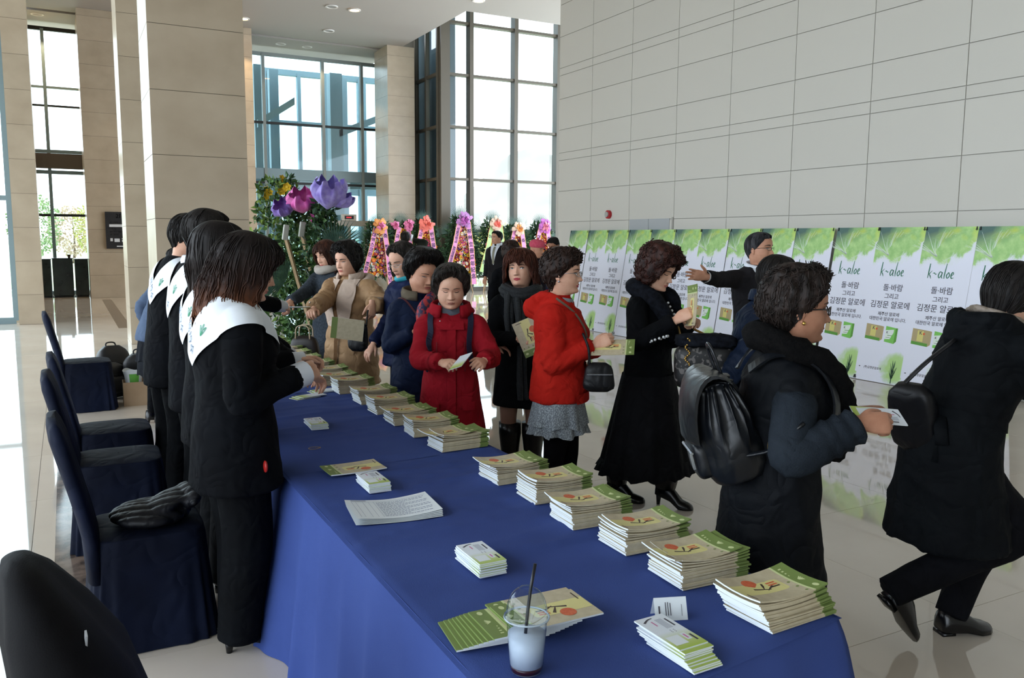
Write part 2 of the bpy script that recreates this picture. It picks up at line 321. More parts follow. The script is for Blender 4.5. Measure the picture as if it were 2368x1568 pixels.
# directory sign, alarm, counters
e = empty('directory_sign', (.98, 24.96, 2.05), label='black floor directory sign marked 2F on the far stone wall', cat_='sign')
p0, p1 = onz(243, 493, 0), None
sx0, sx1, sz0, sz1 = -.01+.98-.98, .62, 1.32-2.05, 2.3-2.05
obj('board', bx(0, .66, -.03, .02, sz0, sz1), mat('sign_black', '26262a', .4), e)
WT = mat('sign_white_print', 'd8dce2', .6)
def flat(VF, x, z, y=-.0315): return [(x+v[0], y, z+v[1]) for v in VF[0]], VF[1]
tx = [flat(text('2F', .15, .0002), .33, sz1-.16), flat(text('3F   대회의실', .05, .0002, 'LEFT'), .1, sz1-.3), flat(text('1F  로비', .05, .0002, 'LEFT'), .1, sz1-.46), flat(text('B1  식당  매점', .05, .0002, 'LEFT'), .1, sz1-.54), flat(text('B2  주차장', .05, .0002, 'LEFT'), .1, sz1-.62), bx(.09, .6, -.032, -.031, sz1-.4, sz1-.33)]
tx += [bx(.1, .16, -.032, -.031, sz1-.78, sz1-.7), bx(.2, .33, -.032, -.031, sz1-.8, sz1-.71), bx(.38, .58, -.032, -.031, sz1-.8, sz1-.74), bx(.38, .58, -.032, -.031, sz1-.72, sz1-.7), bx(.25, .52, -.032, -.031, sz1-.93, sz1-.9)]
tag(obj('print', cat(tx), WT, e), kind='stuff')
e = empty('fire_alarm', (8.72, 12.62, 2.1), label='round red and silver fire alarm bell on the pale panelled wall', cat_='alarm')
def disc(r, x0, x1, m=24): return loft([[(x, r*math.cos(a), r*math.sin(a)) for a in np.linspace(0, 2*math.pi, m, endpoint=False)] for x in (x0, x1)])
obj('base', disc(.075, -.05, 0), mat('alarm_red', 'b3202a', .4), e); obj('bell', disc(.05, -.075, -.05), mat('alarm_silver', 'b9bfc2', .3, metal=.6), e)
CB = mat('dark_green_glass_counter', '16211f', .12, '26332f', 3, spec=.6)
for k, (x0, x1, zt, y0) in enumerate(((-.62, -.36, 1.02, 25.6), (-.33, .16, 1.04, 25.6), (.2, .53, 1.02, 25.6))):
    c = empty('reception_counter', ((x0+x1)/2, y0+.3, 0), label='dark glass-fronted reception counter at the far window, '+['partly hidden by the stone pillar', 'with a small cup on top', 'nearest the stone wall with the sign'][k], cat_='counter', group='reception counters')
    h = (x1-x0)/2; obj('body', bevbox(-h, h, -.3, .3, .04, zt, .01), CB, c); obj('plinth', bx(-h+.02, h-.02, -.28, .28, 0, .04), DARK, c); obj('top', bx(-h-.01, h+.01, -.31, .31, zt, zt+.02), mat('counter_top', '2b3331', .2), c)
e = obj('counter_cup', loft([[(r*math.cos(a), r*math.sin(a), z) for a in np.linspace(0, 6.283, 14, endpoint=False)] for r, z in ((.03, 0), (.045, .09), (.04, .09), (.028, .01))]), mat('brown_cup', '5d4a3a', .5), label='small brown cup standing on the far dark counter', cat_='cup'); e.location = (.08, 25.8, 1.06)
# ------------------------------------------------------------------ banners along the right wall
def banner_mat():
    m = bpy.data.materials.new('banner_print'); m.use_nodes = True; nt = m.node_tree; b = nt.nodes['Principled BSDF']; N = nt.nodes.new; L = nt.links.new
    b.inputs['Roughness'].default_value = .45
    tc = N('ShaderNodeTexCoord'); sp = N('ShaderNodeSeparateXYZ'); L(tc.outputs['Generated'], sp.inputs[0])
    mp = N('ShaderNodeMapping'); mp.inputs['Scale'].default_value = (1, 3, 1); L(tc.outputs['Generated'], mp.inputs[0])
    def noise(s, d): n = N('ShaderNodeTexNoise'); n.inputs['Scale'].default_value = s; n.inputs['Detail'].default_value = d; n.inputs['Roughness'].default_value = .6; L(mp.outputs[0], n.inputs['Vector']); return n.outputs[0]
    def mth(op, a, c):
        n = N('ShaderNodeMath'); n.operation = op
        for i, v in enumerate((a, c)):
            if isinstance(v, (int, float)): n.inputs[i].default_value = v
            else: L(v, n.inputs[i])
        return n.outputs[0]
    def rng(v, a, c): n = N('ShaderNodeMapRange'); n.inputs[1].default_value = a; n.inputs[2].default_value = c; L(v, n.inputs[0]); return n.outputs[0]
    def mix(f, a, c):
        n = N('ShaderNodeMix'); n.data_type = 'RGBA'; L(f, n.inputs[0])
        for i, v in ((6, a), (7, c)):
            if isinstance(v, tuple): n.inputs[i].default_value = (*lin(v), 1)
            elif isinstance(v, str): n.inputs[i].default_value = (*lin(v), 1)
            else: L(v, n.inputs[i])
        return n.outputs[2]
    u, v = sp.outputs[0], sp.outputs[1]; n1 = noise(3.2, 6); n2 = noise(7, 3); n3 = noise(2.2, 2)
    edge = mth('SUBTRACT', mth('ADD', v, mth('MULTIPLY', mth('SUBTRACT', n1, .5), .26)), mth('MULTIPLY', mth('POWER', u, 3), .12))
    mask = rng(edge, .775, .80)
    green = mix(rng(n2, .35, .7), '98c878', 'bde092')
    green = mix(mth('MULTIPLY', rng(n3, .5, .72), rng(v, .8, .97)), green, 'cfdc2e')
    dk = mth('MULTIPLY', rng(mth('SUBTRACT', v, mth('MULTIPLY', u, .12)), .83, .95), rng(mth('ADD', mth('MULTIPLY', u, -1), n1), -.25, .35))
    green = mix(dk, green, '486a62'); soft = rng(edge, .74, .80)
    base = mix(mth('MULTIPLY', soft, .25), 'e6e8f6', 'cfe8b0'); base = mix(mask, base, green)
    # watercolour halo behind the plant at the foot
    du = mth('MULTIPLY', mth('SUBTRACT', u, .87), 2.3); dv = mth('MULTIPLY', mth('SUBTRACT', v, .10), 8); rr = mth('ADD', mth('MULTIPLY', du, du), mth('MULTIPLY', dv, dv))
    halo = rng(mth('ADD', rr, mth('MULTIPLY', mth('SUBTRACT', n1, .5), 1.2)), .75, .25); base = mix(halo, base, 'b3d888'); L(base, b.inputs['Base Color']); return m
BAN = banner_mat(); BW, BH = .632, 1.836
INK = mat('print_dark_grey', '45434c', .6); TEAL = mat('print_brush_green', '3f7a63', .6); PW = mat('print_white', 'e4eee6', .6)
KB = mat('print_kraft', 'b3a278', .6); KY = mat('print_yellow', 'd9cf7c', .6); KG = mat('print_green', '5d9a3c', .6); KG2 = mat('print_light_green', '7cc65c', .6); KR = mat('print_red', 'd9663f', .6); PLG = mat('print_plant_green', '34553f', .6)
def stroke(P, w, z=.0012, n=None):
    """flat brush stroke in the XY plane; w may vary along it"""
    P = smooth_path([(x, y, 0) for x, y in P], n or 4*len(P)); w = np.interp(np.linspace(0, 1, len(P)), np.linspace(0, 1, len(np.atleast_1d(w))), np.atleast_1d(w)); T = np.gradient(P, axis=0); T /= np.linalg.norm(T, axis=1)[:, None]+1e-9
    nrm = np.stack([-T[:, 1], T[:, 0], 0*T[:, 0]], 1); a = P+nrm*w[:, None]/2; c = P-nrm*w[:, None]/2; a[:, 2] = c[:, 2] = z
    return loft(np.stack([c, a], 1), False, False)
def poly(pts, z): return [(x, y, z) for x, y in pts], [tuple(range(len(pts)))]
def rect(x0, x1, y0, y1, z): return poly([(x0, y0), (x1, y0), (x1, y1), (x0, y1)], z)
def circ(cx, cy, rx, ry, z, n=18): return poly([(cx+rx*math.cos(a), cy+ry*math.sin(a)) for a in np.linspace(0, 6.2832, n, endpoint=False)], z)
def lettering(x0, y0, s, cap):
    """the brushed word 'k-aloe'"""
    g = []
    def S(pts, w): g.append(stroke([(x0+s*a, y0+s*b) for a, b in pts], np.array(w)*s))
    S([(.06, 1.0), (.0, .0)], [.07, .10, .05]); S([(.27, .52), (.06, .28), (.0, .3)], [.03, .07, .04]); S([(.06, .3), (.17, .15), (.24, -.03)], [.05, .08, .03])
    S([(.34, .33), (.45, .37), (.55, .28), (.66, .33)], [.03, .07, .06, .02])
    S([(1.02, .42), (.85, .45), (.77, .2), (.85, .05), (1.0, .3), (1.02, .44), (1.0, .1), (1.1, .04)], [.05, .07, .09, .06, .05, .09, .07, .03])
    S([(1.28, 1.02), (1.2, .3), (1.2, .0)], [.05, .09, .05])
    S([(1.48, .42), (1.36, .25), (1.42, .05), (1.56, .2), (1.5, .42), (1.42, .4)], [.05, .09, .06, .08, .06, .04])
    S([(1.68, .22), (1.83, .33), (1.78, .46), (1.68, .3), (1.72, .06), (1.9, .1)], [.04, .06, .06, .09, .08, .02]); return g
P = {}
P['word'] = cat(lettering(.13, 1.255, .165, 1))
def tl(s, size, y, x=BW/2): return move(text(s, size, .0002, bold=.0006), (x, y, .0012))
P['slogan'] = cat([tl('돌·바람', .088, 1.09, .33), tl('그리고', .070, .995, .33), tl('김정문 알로에', .092, .885, .325), tl('제주산 알로에', .050, .79, .33), tl('대한민국 알로에 입니다.', .050, .73, .325)])
P['small'] = cat([tl('(주)김정문알로에', .034, .148, .235), circ(.055, .16, .012, .006, .0012, 8)])
def skew(x, y): return x, y
bxs = [(poly([(.06, .50), (.265, .485), (.265, .665), (.06, .68)], .001), 0), (poly([(.265, .485), (.30, .51), (.30, .66), (.265, .665)], .001), 0), (poly([(.06, .50), (.265, .485), (.265, .52), (.06, .535)], .0012), 2), (poly([(.125, .54), (.20, .535), (.20, .655), (.125, .66)], .0013), 1),
       (circ(.205, .625, .014, .014, .0015), 4), (move(text('K', .055, .0001, bold=.001), (.165, .615, .0016)), 5), (poly([(.33, .485), (.46, .47), (.46, .655), (.33, .67)], .001), 3), (poly([(.33, .515), (.40, .52), (.44, .6), (.44, .635), (.33, .62)], .0012), 6), (poly([(.46, .47), (.49, .5), (.49, .655), (.46, .655)], .001), 2), (move(text('K', .035, .0001, bold=.001), (.355, .585, .0016)), 5), (rect(.36, .43, .56, .566, .0015), 2), (rect(.345, .40, .535, .539, .0015), 5)]
P['boxes'] = cat([(*a, i) for a, i in bxs])
pl = []; rg = random.Random(5)
for k in range(26):
    h = .03+.10*rg.random(); a = rg.uniform(-.55, .55); x = .505; y = .055+.10*rg.random(); pl.append(stroke([(x, y), (x+math.sin(a)*h*.5, y+h*.5*math.cos(a)), (x+math.sin(a)*h*.8+.02*math.sin(a), y+h*.95)], [.008, .007, .001], z=.0012))
pl.append(stroke([(.505, .01), (.505, .19)], [.014, .006])); pl += [stroke([(x, .19), (x+dx, .28)], [.004, .011, .003]) for x, dx in ((.5, -.006), (.512, .014))]
P['plant'] = cat(pl)
fan = []
for k in range(22):
    a = rg.uniform(-1.25, 1.1); h = rg.uniform(.13, .36); x = .19; y = 1.50; fan.append(stroke([(x, y), (x+math.sin(a)*h*.5-.01, y+h*.42*math.cos(a)+.02), (x+math.sin(a)*h, min(1.825, y+h*.9*math.cos(a)))], [.003, .004, .002], z=.001))
P['leaves'] = cat(fan)
me_sheet = mesh('sheet', *loft([[(0, y, 0.0004*math.sin(y*9)), (BW/2, y, .0015*math.sin(y*5)), (BW, y, .0004*math.cos(y*7))] for y in np.linspace(0, BH, 14)], False, False), BAN)
ME = {k: mesh('print', v[0], v[1], {'word': TEAL, 'slogan': INK, 'small': INK, 'boxes': [KB, KY, KG, KG2, KR, INK, PW], 'plant': PLG, 'leaves': PW}[k], v[2], False) for k, v in P.items()}
ey = cat([tube([(.018*math.cos(a)*.5, .018*math.sin(a)*.5, .001) for a in np.linspace(0, 6.2, 12)], .0035, 5), bx(-.005, .005, .0, .03, -.002, .004)])
ME_EY = mesh('eyelet', ey[0], ey[1], mat('black_hook', '17181a', .4))
TOPX = [1320, 1363, 1407, 1456, 1507, 1563, 1622, 1690, 1762, 1843, 1938, 2033, 2141, 2265]
lean = math.atan2(.30, 1.81)
ORD = ['leftmost', 'second', 'third', 'fourth', 'fifth', 'sixth', 'seventh', 'eighth', 'ninth', 'tenth', 'eleventh', 'twelfth', 'thirteenth', 'fourteenth, rightmost']
for k, px in enumerate(TOPX):
    d = ray(px, 527); Y = d[1]/d[0]*8.645
    B = empty('standing_banner', (8.345, Y, .006), label='tall white k-aloe banner with green watercolour top, '+ORD[k]+' of the row'+('' if k in (0, 13) else ' counted from the left'), cat_='banner', group='banners leaning along the right wall')
    B.matrix_world = Matrix(((0, math.sin(lean), -math.cos(lean), 8.345), (-1, 0, 0, Y), (0, math.cos(lean), math.sin(lean), .006), (0, 0, 0, 1)))
    ob('sheet', me_sheet, B)
    for nm, kk in (('brush_word', 'word'), ('slogan_text', 'slogan'), ('company_text', 'small'), ('printed_boxes', 'boxes'), ('printed_plant', 'plant'), ('printed_leaves', 'leaves')): tag(ob(nm, ME[kk], B), kind='stuff')
    for x, y in ((.02, .02), (BW-.02, .02), (.02, BH-.03), (BW-.02, BH-.03)): ob('eyelet_hook', ME_EY, B, loc=(x, y, .002))
    ob('back_pole', mesh('back_pole', *tube([(BW/2, .0, -.02), (BW/2, BH-.05, -.02)], .008, 6), MATS['black_hook']), B)
# ------------------------------------------------------------------ long registration table under blue cloth
TZ = .70; TX0, TX1 = .735, 1.715
def cloth_mat(name, c1, c2):
    return mat(name, c1, .85, c2, 2.2, bump=.25, bscale=420, spec=.15, detail=4)
BLUE = cloth_mat('blue_tablecloth', '374985', '3d508e')
def table(y0, y1, label, near, far, seed):
    t = empty('registration_table', ((TX0+TX1)/2, (y0+y1)/2, 0), label=label, cat_='table', group='tables of the registration row')
    hx, hy = (TX1-TX0)/2, (y1-y0)/2
    obj('table_top', bx(-hx+.02, hx-.02, -hy+.01, hy-.01, TZ-.04, TZ-.012), mat('table_board', '6b5a45', .6), t)
    for sx in (-1, 1):
        for sy in (-1, 1): obj('leg', tube([(sx*(hx-.07), sy*(hy-.12), 0), (sx*(hx-.07), sy*(hy-.12), TZ-.04)], .014, 8), mat('leg_metal', '3a3b3d', .4, metal=.6), t)
    # cloth: top grid with wrinkles, hanging skirt with folds
    nx, ny = 46, int((y1-y0)/.022); X, Y = np.meshgrid(np.linspace(-hx, hx, nx), np.linspace(-hy, hy, ny))
    g = np.stack([X, Y, 0*X], -1).reshape(-1, 3)
    q = g*A(1.2, 7.5, 1) + A(seed, 0, 0); q2 = np.stack([g[:, 0]*1.1+g[:, 1]*.9, g[:, 1]*11-g[:, 0]*2.2, g[:, 0]*0], 1)
    z = .007*np.abs(fbm(q, seed)) + .010*(1-np.abs(vnoise(q2, seed+5)))**9*np.clip(vnoise(g*2.1, 4)+.6, 0, 1)
    fall = np.clip(1-np.abs(g[:, 0])/hx, 0, .06)/.06; fall = np.minimum(fall, np.clip((g[:, 1]+hy)/.04, 0, 1)) if near else np.minimum(fall, np.clip((hy-g[:, 1])/.04, 0, 1)) if far else fall; z = z*(.25+.75*fall); g[:, 2] = TZ + z - .006*(1-fall)**2
    Vt, Ft = loft(g.reshape(ny, nx, 3), False, False)
    parts = [(Vt, Ft)]
    per = []; r = .012; st = .018
    def edge(p, q_):
        n = max(2, int(np.linalg.norm(A(*q_)-A(*p))/st)); return [A(*p)*(1-i/n)+A(*q_)*i/n for i in range(n)]
    pts = []
    if near: pts += edge((-hx, hy), (-hx, -hy)) + edge((-hx, -hy), (hx, -hy)) + edge((hx, -hy), (hx, hy)) + [A(hx, hy)]; runs = [pts]
    elif far: runs = [edge((hx, -hy), (hx, hy)) + edge((hx, hy), (-hx, hy)) + edge((-hx, hy), (-hx, -hy)) + [A(-hx, -hy)]]
    else: runs = [edge((-hx, hy), (-hx, -hy)) + [A(-hx, -hy)], edge((hx, -hy), (hx, hy)) + [A(hx, hy)]]
    for run in runs:
        R = np.array(run); n = len(R); T = np.gradient(R, axis=0); T /= np.linalg.norm(T, axis=1)[:, None]+1e-9; Nn = np.stack([T[:, 1], -T[:, 0]], 1)
        if near or far: k = np.ones(9)/9; Nn = np.stack([np.convolve(np.pad(Nn[:, i], 4, 'edge'), k, 'valid') for i in (0, 1)], 1); Nn /= np.linalg.norm(Nn, axis=1)[:, None]+1e-9
        s = np.cumsum(np.r_[0, np.linalg.norm(np.diff(R, axis=0), axis=1)])
        f1 = .5+.5*np.sin(s*24+2.5*vnoise(np.stack([s*2.3, 0*s, 0*s], 1), seed)); f2 = vnoise(np.stack([s*9, 0*s, 0*s], 1), seed+2)
        corner = np.exp(-np.min(np.abs(np.subtract.outer(s, [0]+[s[i] for i in range(1, n-1) if T[i-1]@T[i+1] < .5] or [0])), axis=1)/.12) if (near or far) else 0*s
        rings = []
        for tt in np.linspace(0, 1, 20):
            z = TZ-.006+.005*max(0,1-tt*19)-(TZ-.008)*tt; amp = .045*tt**.8; out = .012*min(1, tt*9)**.5-.012+.04*tt+amp*(f1**1.5)*(.6+.4*f2)+.10*tt*corner
            rings.append(np.stack([R[:, 0]+Nn[:, 0]*out, R[:, 1]+Nn[:, 1]*out, np.full(n, z)], 1))
        parts.append(loft(np.array(rings), False, False))
    V, F, _ = cat(parts)
    if near: wk = np.clip((hy-.2-V[:, 1])/(2*hy-.2), 0, 1); V[:, 1] -= .13*wk*np.clip((hx-V[:, 0])/(2*hx), -.1, 1.1)
    c = obj('tablecloth', (V, F), BLUE, t, smooth=True)
    return t
table(1.40, 3.34, 'blue cloth-covered table nearest the camera, cup on it', True, False, 1)
table(3.325, 5.10, 'second blue cloth-covered table from the camera, single brochure and cards on it', False, False, 2)
table(5.09, 6.50, 'third blue cloth-covered table from the camera, between the men with sashes and the visitors', False, False, 3)
table(6.49, 7.6, 'farthest blue cloth-covered table, beside the greenery stands', False, True, 4)
# brochures
BL, BD, BT = .235, .155, .0042
KRAFT = mat('kraft_cover', 'b9ad90', .45, 'c6bb9f', 40, detail=4); GRN = mat('cover_green', '728547', .55); YEL = mat('cover_yellow', 'dcd491', .45); ORG = mat('cover_orange', 'd9754f', .5, 'c95c3c', 120); BRN = mat('cover_brown', '4a3b36', .5); WHT = mat('paper_white', 'dfe6ea', .5); PALE = mat('cover_pale_green', 'c9d29a', .5)
def brochure(sag, name='brochure', simple=False):
    xs = np.concatenate([np.linspace(0, .185, 8), np.linspace(.192, BL, 4)]); ys = np.linspace(0, BD, 6)
    def zb(x, y): return sag*((x-.118)/.118)**2 + sag*.5*((y-BD/2)/(BD/2))**2
    parts = []
    X, Y = np.meshgrid(xs, ys); top = np.stack([X, Y, BT+zb(X, Y)], -1); bot = np.stack([X, Y, zb(X, Y)], -1)
    v, f = loft(top, False, False); mi = [1 if xs[(k % (len(xs)-1))] > .188 else 0 for k in range(len(f))]; mi = [6 if .183 < xs[k % (len(xs)-1)] < .19 else m for k, m in enumerate(mi)]; parts.append((v, f, mi))
    v, f = loft(bot[::-1], False, False); parts.append((v, f, [1 if xs[(k % (len(xs)-1))] > .188 else 0 for k in range(len(f))]))
    for side, m in ((0, 'spine'), (len(ys)-1, 'page')):
        v, f = loft(np.stack([bot[side], top[side]]) if side == 0 else np.stack([top[side], bot[side]]), False, False); parts.append((v, f, [(1 if xs[k % (len(xs)-1)] > .188 else 0) if m == 'spine' else 5 for k in range(len(f))]))
    for c in (0, len(xs)-1):
        a = np.stack([top[:, c], bot[:, c]]) if c == 0 else np.stack([bot[:, c], top[:, c]]); v, f = loft(a, False, False); parts.append((v, f, 5 if c == 0 else 1))
    def dec(VF, h, m):
        V = np.asarray(VF[0], float).reshape(-1, 3).copy(); V[:, 2] = BT+zb(V[:, 0], V[:, 1])+h; parts.append((V, VF[1], m))
    if not simple:
        yl = [[(x, y, 0) for x in np.linspace(0.002, .15, 7)] for y in (.05, .08, .11)]; dec(loft(yl, False, False), .0003, 2); dec(poly([(.15, .05), (.158, .054), (.161, .06), (.161, .10), (.158, .106), (.15, .11)], 0), .0003, 2)
        dec(circ(.075, .112, .021, .021, 0, 20), .0005, 3); kx, ky = .092, .078
        for pts, w in (([(kx+.022, ky-.012), (kx-.03, ky+.004)], [.003, .008]), ([(kx, ky-.002), (kx+.016, ky+.024)], [.003, .009]), ([(kx+.005, ky-.012), (kx+.036, ky+.006)], [.003, .007])): dec(stroke(pts, w, n=5), .0006, 4)
        for yy, m in ((.088, 3), (.078, 4), (.098, 3)): dec(rect(.118, .148, yy-.003, yy+.003, 0), .0006, m)
        for k in range(3): dec(circ(.176, .035+.03*k-.02, .005, .004, 0, 8), .0005, 1)
        for a in (-.9, -.5, -.1, .3, .7): dec(stroke([(.207, .07), (.213+.008*math.cos(a), .07+.016*math.sin(a))], [.006, .002], n=4), .0005, 6)
        dec(circ(.213, .02, .007, .010, 0, 12), .0005, 6)
        for k in range(4): dec(rect(.2, .203+.002*k, .095+.012*k, .1+.012*k, 0), .0005, 6)
        dec(rect(.012, .016, .02, .06, 0), .0005, 4)
    V, F, M = cat(parts); return mesh(name, V, F, [KRAFT, GRN, YEL, ORG, BRN, WHT, PALE], M, True)
BRO = [brochure(s) for s in (0, .003, .006, .009, .012)]; BROL = [brochure(s, simple=True) for s in (0, .003, .006, .009, .012)]
rs = random.Random(11)
STK = [1.405, 1.704, 1.98, 2.245, 2.529, 2.80, 3.365, 3.678, 3.96, 4.25, 4.543, 4.93, 5.24, 5.55, 5.86, 6.17, 6.48, 6.79, 7.1, 7.4]
NTH = ['nearest', 'second', 'third', 'fourth', 'fifth', 'sixth', 'seventh', 'eighth', 'ninth', 'tenth', 'eleventh', 'twelfth', 'thirteenth', 'fourteenth', 'fifteenth', 'sixteenth', 'seventeenth', 'eighteenth', 'nineteenth', 'farthest']
for k, y in enumerate(STK):
    n = rs.choice([14, 15, 16, 17]) if k < 12 else 13; x0 = 1.445+rs.uniform(-.012, .012); z = TZ+.0045; drift = rs.uniform(-.0015, .0005); a0 = rs.uniform(-.06, .06)
    if k == 0: n = 17; drift = -.003; x0 = 1.475
    nm = NTH[k]+(' stack' if k in (0, 19) else ' stack from the camera')
    for i in range(n):
        top = i == n-1; s = min(4, max(0, i-(n-6))); s = s if k != 0 else min(4, i//4)
        dx = drift*i+rs.uniform(-.004, .004); a = a0+rs.uniform(-.02, .02)
        if top and k in (1, 3, 5, 6, 8): dx -= rs.uniform(.015, .05); a += rs.uniform(-.08, .08)
        ob('brochure', (BRO if top else BROL)[s], loc=(x0+dx, y+rs.uniform(-.003, .003), z), rot=(0, 0, a), label='beige and green brochure '+('on top of' if top else 'below the top one in')+' the '+nm, cat_='brochure', group='brochures in the '+nm)
        z += BT+.0002 + (.003 if i and s != (min(4, max(0, i+1-(n-6))) if k else min(4, (i+1)//4)) else 0)*0
# loose and fanned brochures
ob('brochure', BRO[1], loc=(1.118, 3.345, TZ+.012), rot=(0, 0, math.pi+.03), label='single brochure lying alone on the second table, white slip on its green end', cat_='brochure')
obj('white_slip', rect(.198, .228, .10, .148, BT+.0016), WHT, bpy.data.objects[[o.name for o in COL.objects if o.name.startswith('brochure')][-1]])
for i in range(10):
    dx = [.0, .012, .022, .030, .037, .044, .052, .062, .085, .115][i]; o = ob('brochure', BRO[0] if i > 6 else BROL[0], loc=(1.005+dx+(.03 if i == 8 else 0), 1.80-.004*i+(.02 if i == 8 else 0), TZ+.006+i*(BT+.0004)), rot=(0, 0, math.pi-.12+.012*i), label=['bottom brochure of the fan beside the plastic cup', 'brochure inside the fan beside the plastic cup', 'topmost brochure of the fan beside the plastic cup'][0 if i == 0 else 2 if i == 9 else 1], cat_='brochure', group='fanned brochures by the cup')
# tickets: white fading to green
def ticket_mat():
    m = bpy.data.materials.new('ticket_print'); m.use_nodes = True; nt = m.node_tree; b = nt.nodes['Principled BSDF']; b.inputs['Roughness'].default_value = .45
    tc = nt.nodes.new('ShaderNodeTexCoord'); sp = nt.nodes.new('ShaderNodeSeparateXYZ'); nt.links.new(tc.outputs['Generated'], sp.inputs[0]); rp = nt.nodes.new('ShaderNodeValToRGB')
    e = rp.color_ramp.elements; e[0].position = .03; e[0].color = (*lin('a9bf55'), 1); e[1].position = .5; e[1].color = (*lin('dfe6ee'), 1); x = e.new(.22); x.color = (*lin('c3d08c'), 1)
    nt.links.new(sp.outputs[1], rp.inputs[0]); nt.links.new(rp.outputs[0], b.inputs['Base Color']); return m
TK = ticket_mat(); PINK = mat('ticket_pink_print', 'c97aa5', .6)
CW, CL, CT_ = .085, .165, .0036
def ticket(top):
    p = [(*bx(0, CW, 0, CL, 0, CT_), [1, 0, 1, 1, 1, 1])]
    h = CT_+.0003
    if top:
        p += [(rect(.008, .045, .018, .06, h)[0], [(0, 1, 2, 3)], 1), (rect(.052, .066, .03, .062, h)[0], [(0, 1, 2, 3)], 1), (rect(.056, .061, .036, .056, h+.0002)[0], [(0, 1, 2, 3)], 2), (rect(.07, .076, .02, .05, h)[0], [(0, 1, 2, 3)], 3), (rect(.07, .075, .10, .14, h)[0], [(0, 1, 2, 3)], 3), (rect(.03, .034, .115, .14, h)[0], [(0, 1, 2, 3)], 2)]
        for k in range(5): p.append((rect(.045+.004*k, .047+.004*k, .095, .145, h)[0], [(0, 1, 2, 3)], 4))
        p.append((stroke([(.012, .14), (.03, .152), (.045, .155)], [.006, .003], z=h)[0], stroke([(.012, .14), (.03, .152), (.045, .155)], [.006, .003])[1], 3))
        p += [(circ(.045+.01*(k % 2), .075+.005*(k//2), .0015, .0015, h, 6)[0], [(0, 1, 2, 3, 4, 5)], 3) for k in range(6)]
    V, F, M = cat(p); return mesh('ticket', V, F, [TK, WHT, PINK, INK, mat('ticket_grey_print', 'a3a8b4', .6)], M, False)
TKT, TKB = ticket(True), ticket(False)
for k, (x, y, a, n, lb) in enumerate(((1.176, 1.375, .03, 10, 'stack near the folded card'), (.985, 2.03, -.02, 11, 'stack in the middle of the near table'), (.96, 2.93, -.02, 10, 'stack just behind the printed papers'), (1.035, 4.05, -.05, 8, 'small stack beyond the loose brochure'))):
    for i in range(n):
        t = i == n-1; ob('ticket', TKT if t else TKB, loc=(x+rs.uniform(-.003, .003), y+rs.uniform(-.004, .004)+(.006*max(0, 6-i) if k == 0 else 0)*-1+(.012 if k == 0 and t else 0), TZ+.0045+i*(CT_+.0001)), rot=(0, 0, a+rs.uniform(-.03, .03)), label=('topmost' if t else 'lower')+' white and green ticket in the '+lb, cat_='ticket', group='tickets in the '+lb)
for k, (x, y, a, z) in enumerate(((1.13, 4.93, -1.2, .0), (1.15, 4.95, -1.25, .004), (1.17, 4.94, -1.22, .008), (1.28, 5.10, -1.35, .0), (1.30, 5.11, -1.38, .004))):
    ob('ticket', TKB, loc=(x, y, TZ+.0045+z), rot=(0, 0, a), label='white ticket lying loose on the table beside the nearest cuff', cat_='ticket', group='loose tickets by the cuff')
# folded place card
fc = empty('folded_card', (1.30, 1.575, TZ+.005), -.35, label='white folded card standing like a tent near the ticket stack', cat_='card')
obj('front_leaf', loft([[(-.04, 0, 0), (.045, 0, 0)], [(-.04, .022, .052), (.045, .022, .052)], [(-.04, .0235, .052), (.045, .0235, .052)]], False, False), WHT, fc); obj('back_leaf', loft([[(-.04, .045, 0), (.045, .045, 0)], [(-.04, .023, .052), (.045, .023, .052)]], False, False), WHT, fc)
lp = [bx(-.03+.012*k, -.028+.012*k, .009, .0095, .01, .01) for k in range(1)]
fp = [([(x0, .008-.0006+y*.42, y) for x0, y in ((a, z0), (b, z0), (b, z1), (a, z1))], [(0, 1, 2, 3)]) for a, b, z0, z1 in ((-.03, -.026, .012, .034), (-.012, -.01, .012, .042), (-.006, -.004, .012, .042), (.0, .002, .012, .04), (.03, .031, .01, .036))]
obj('print', cat([([(x, y-.0088, z) for x, y, z in v], f) for v, f in fp]), INK, fc)
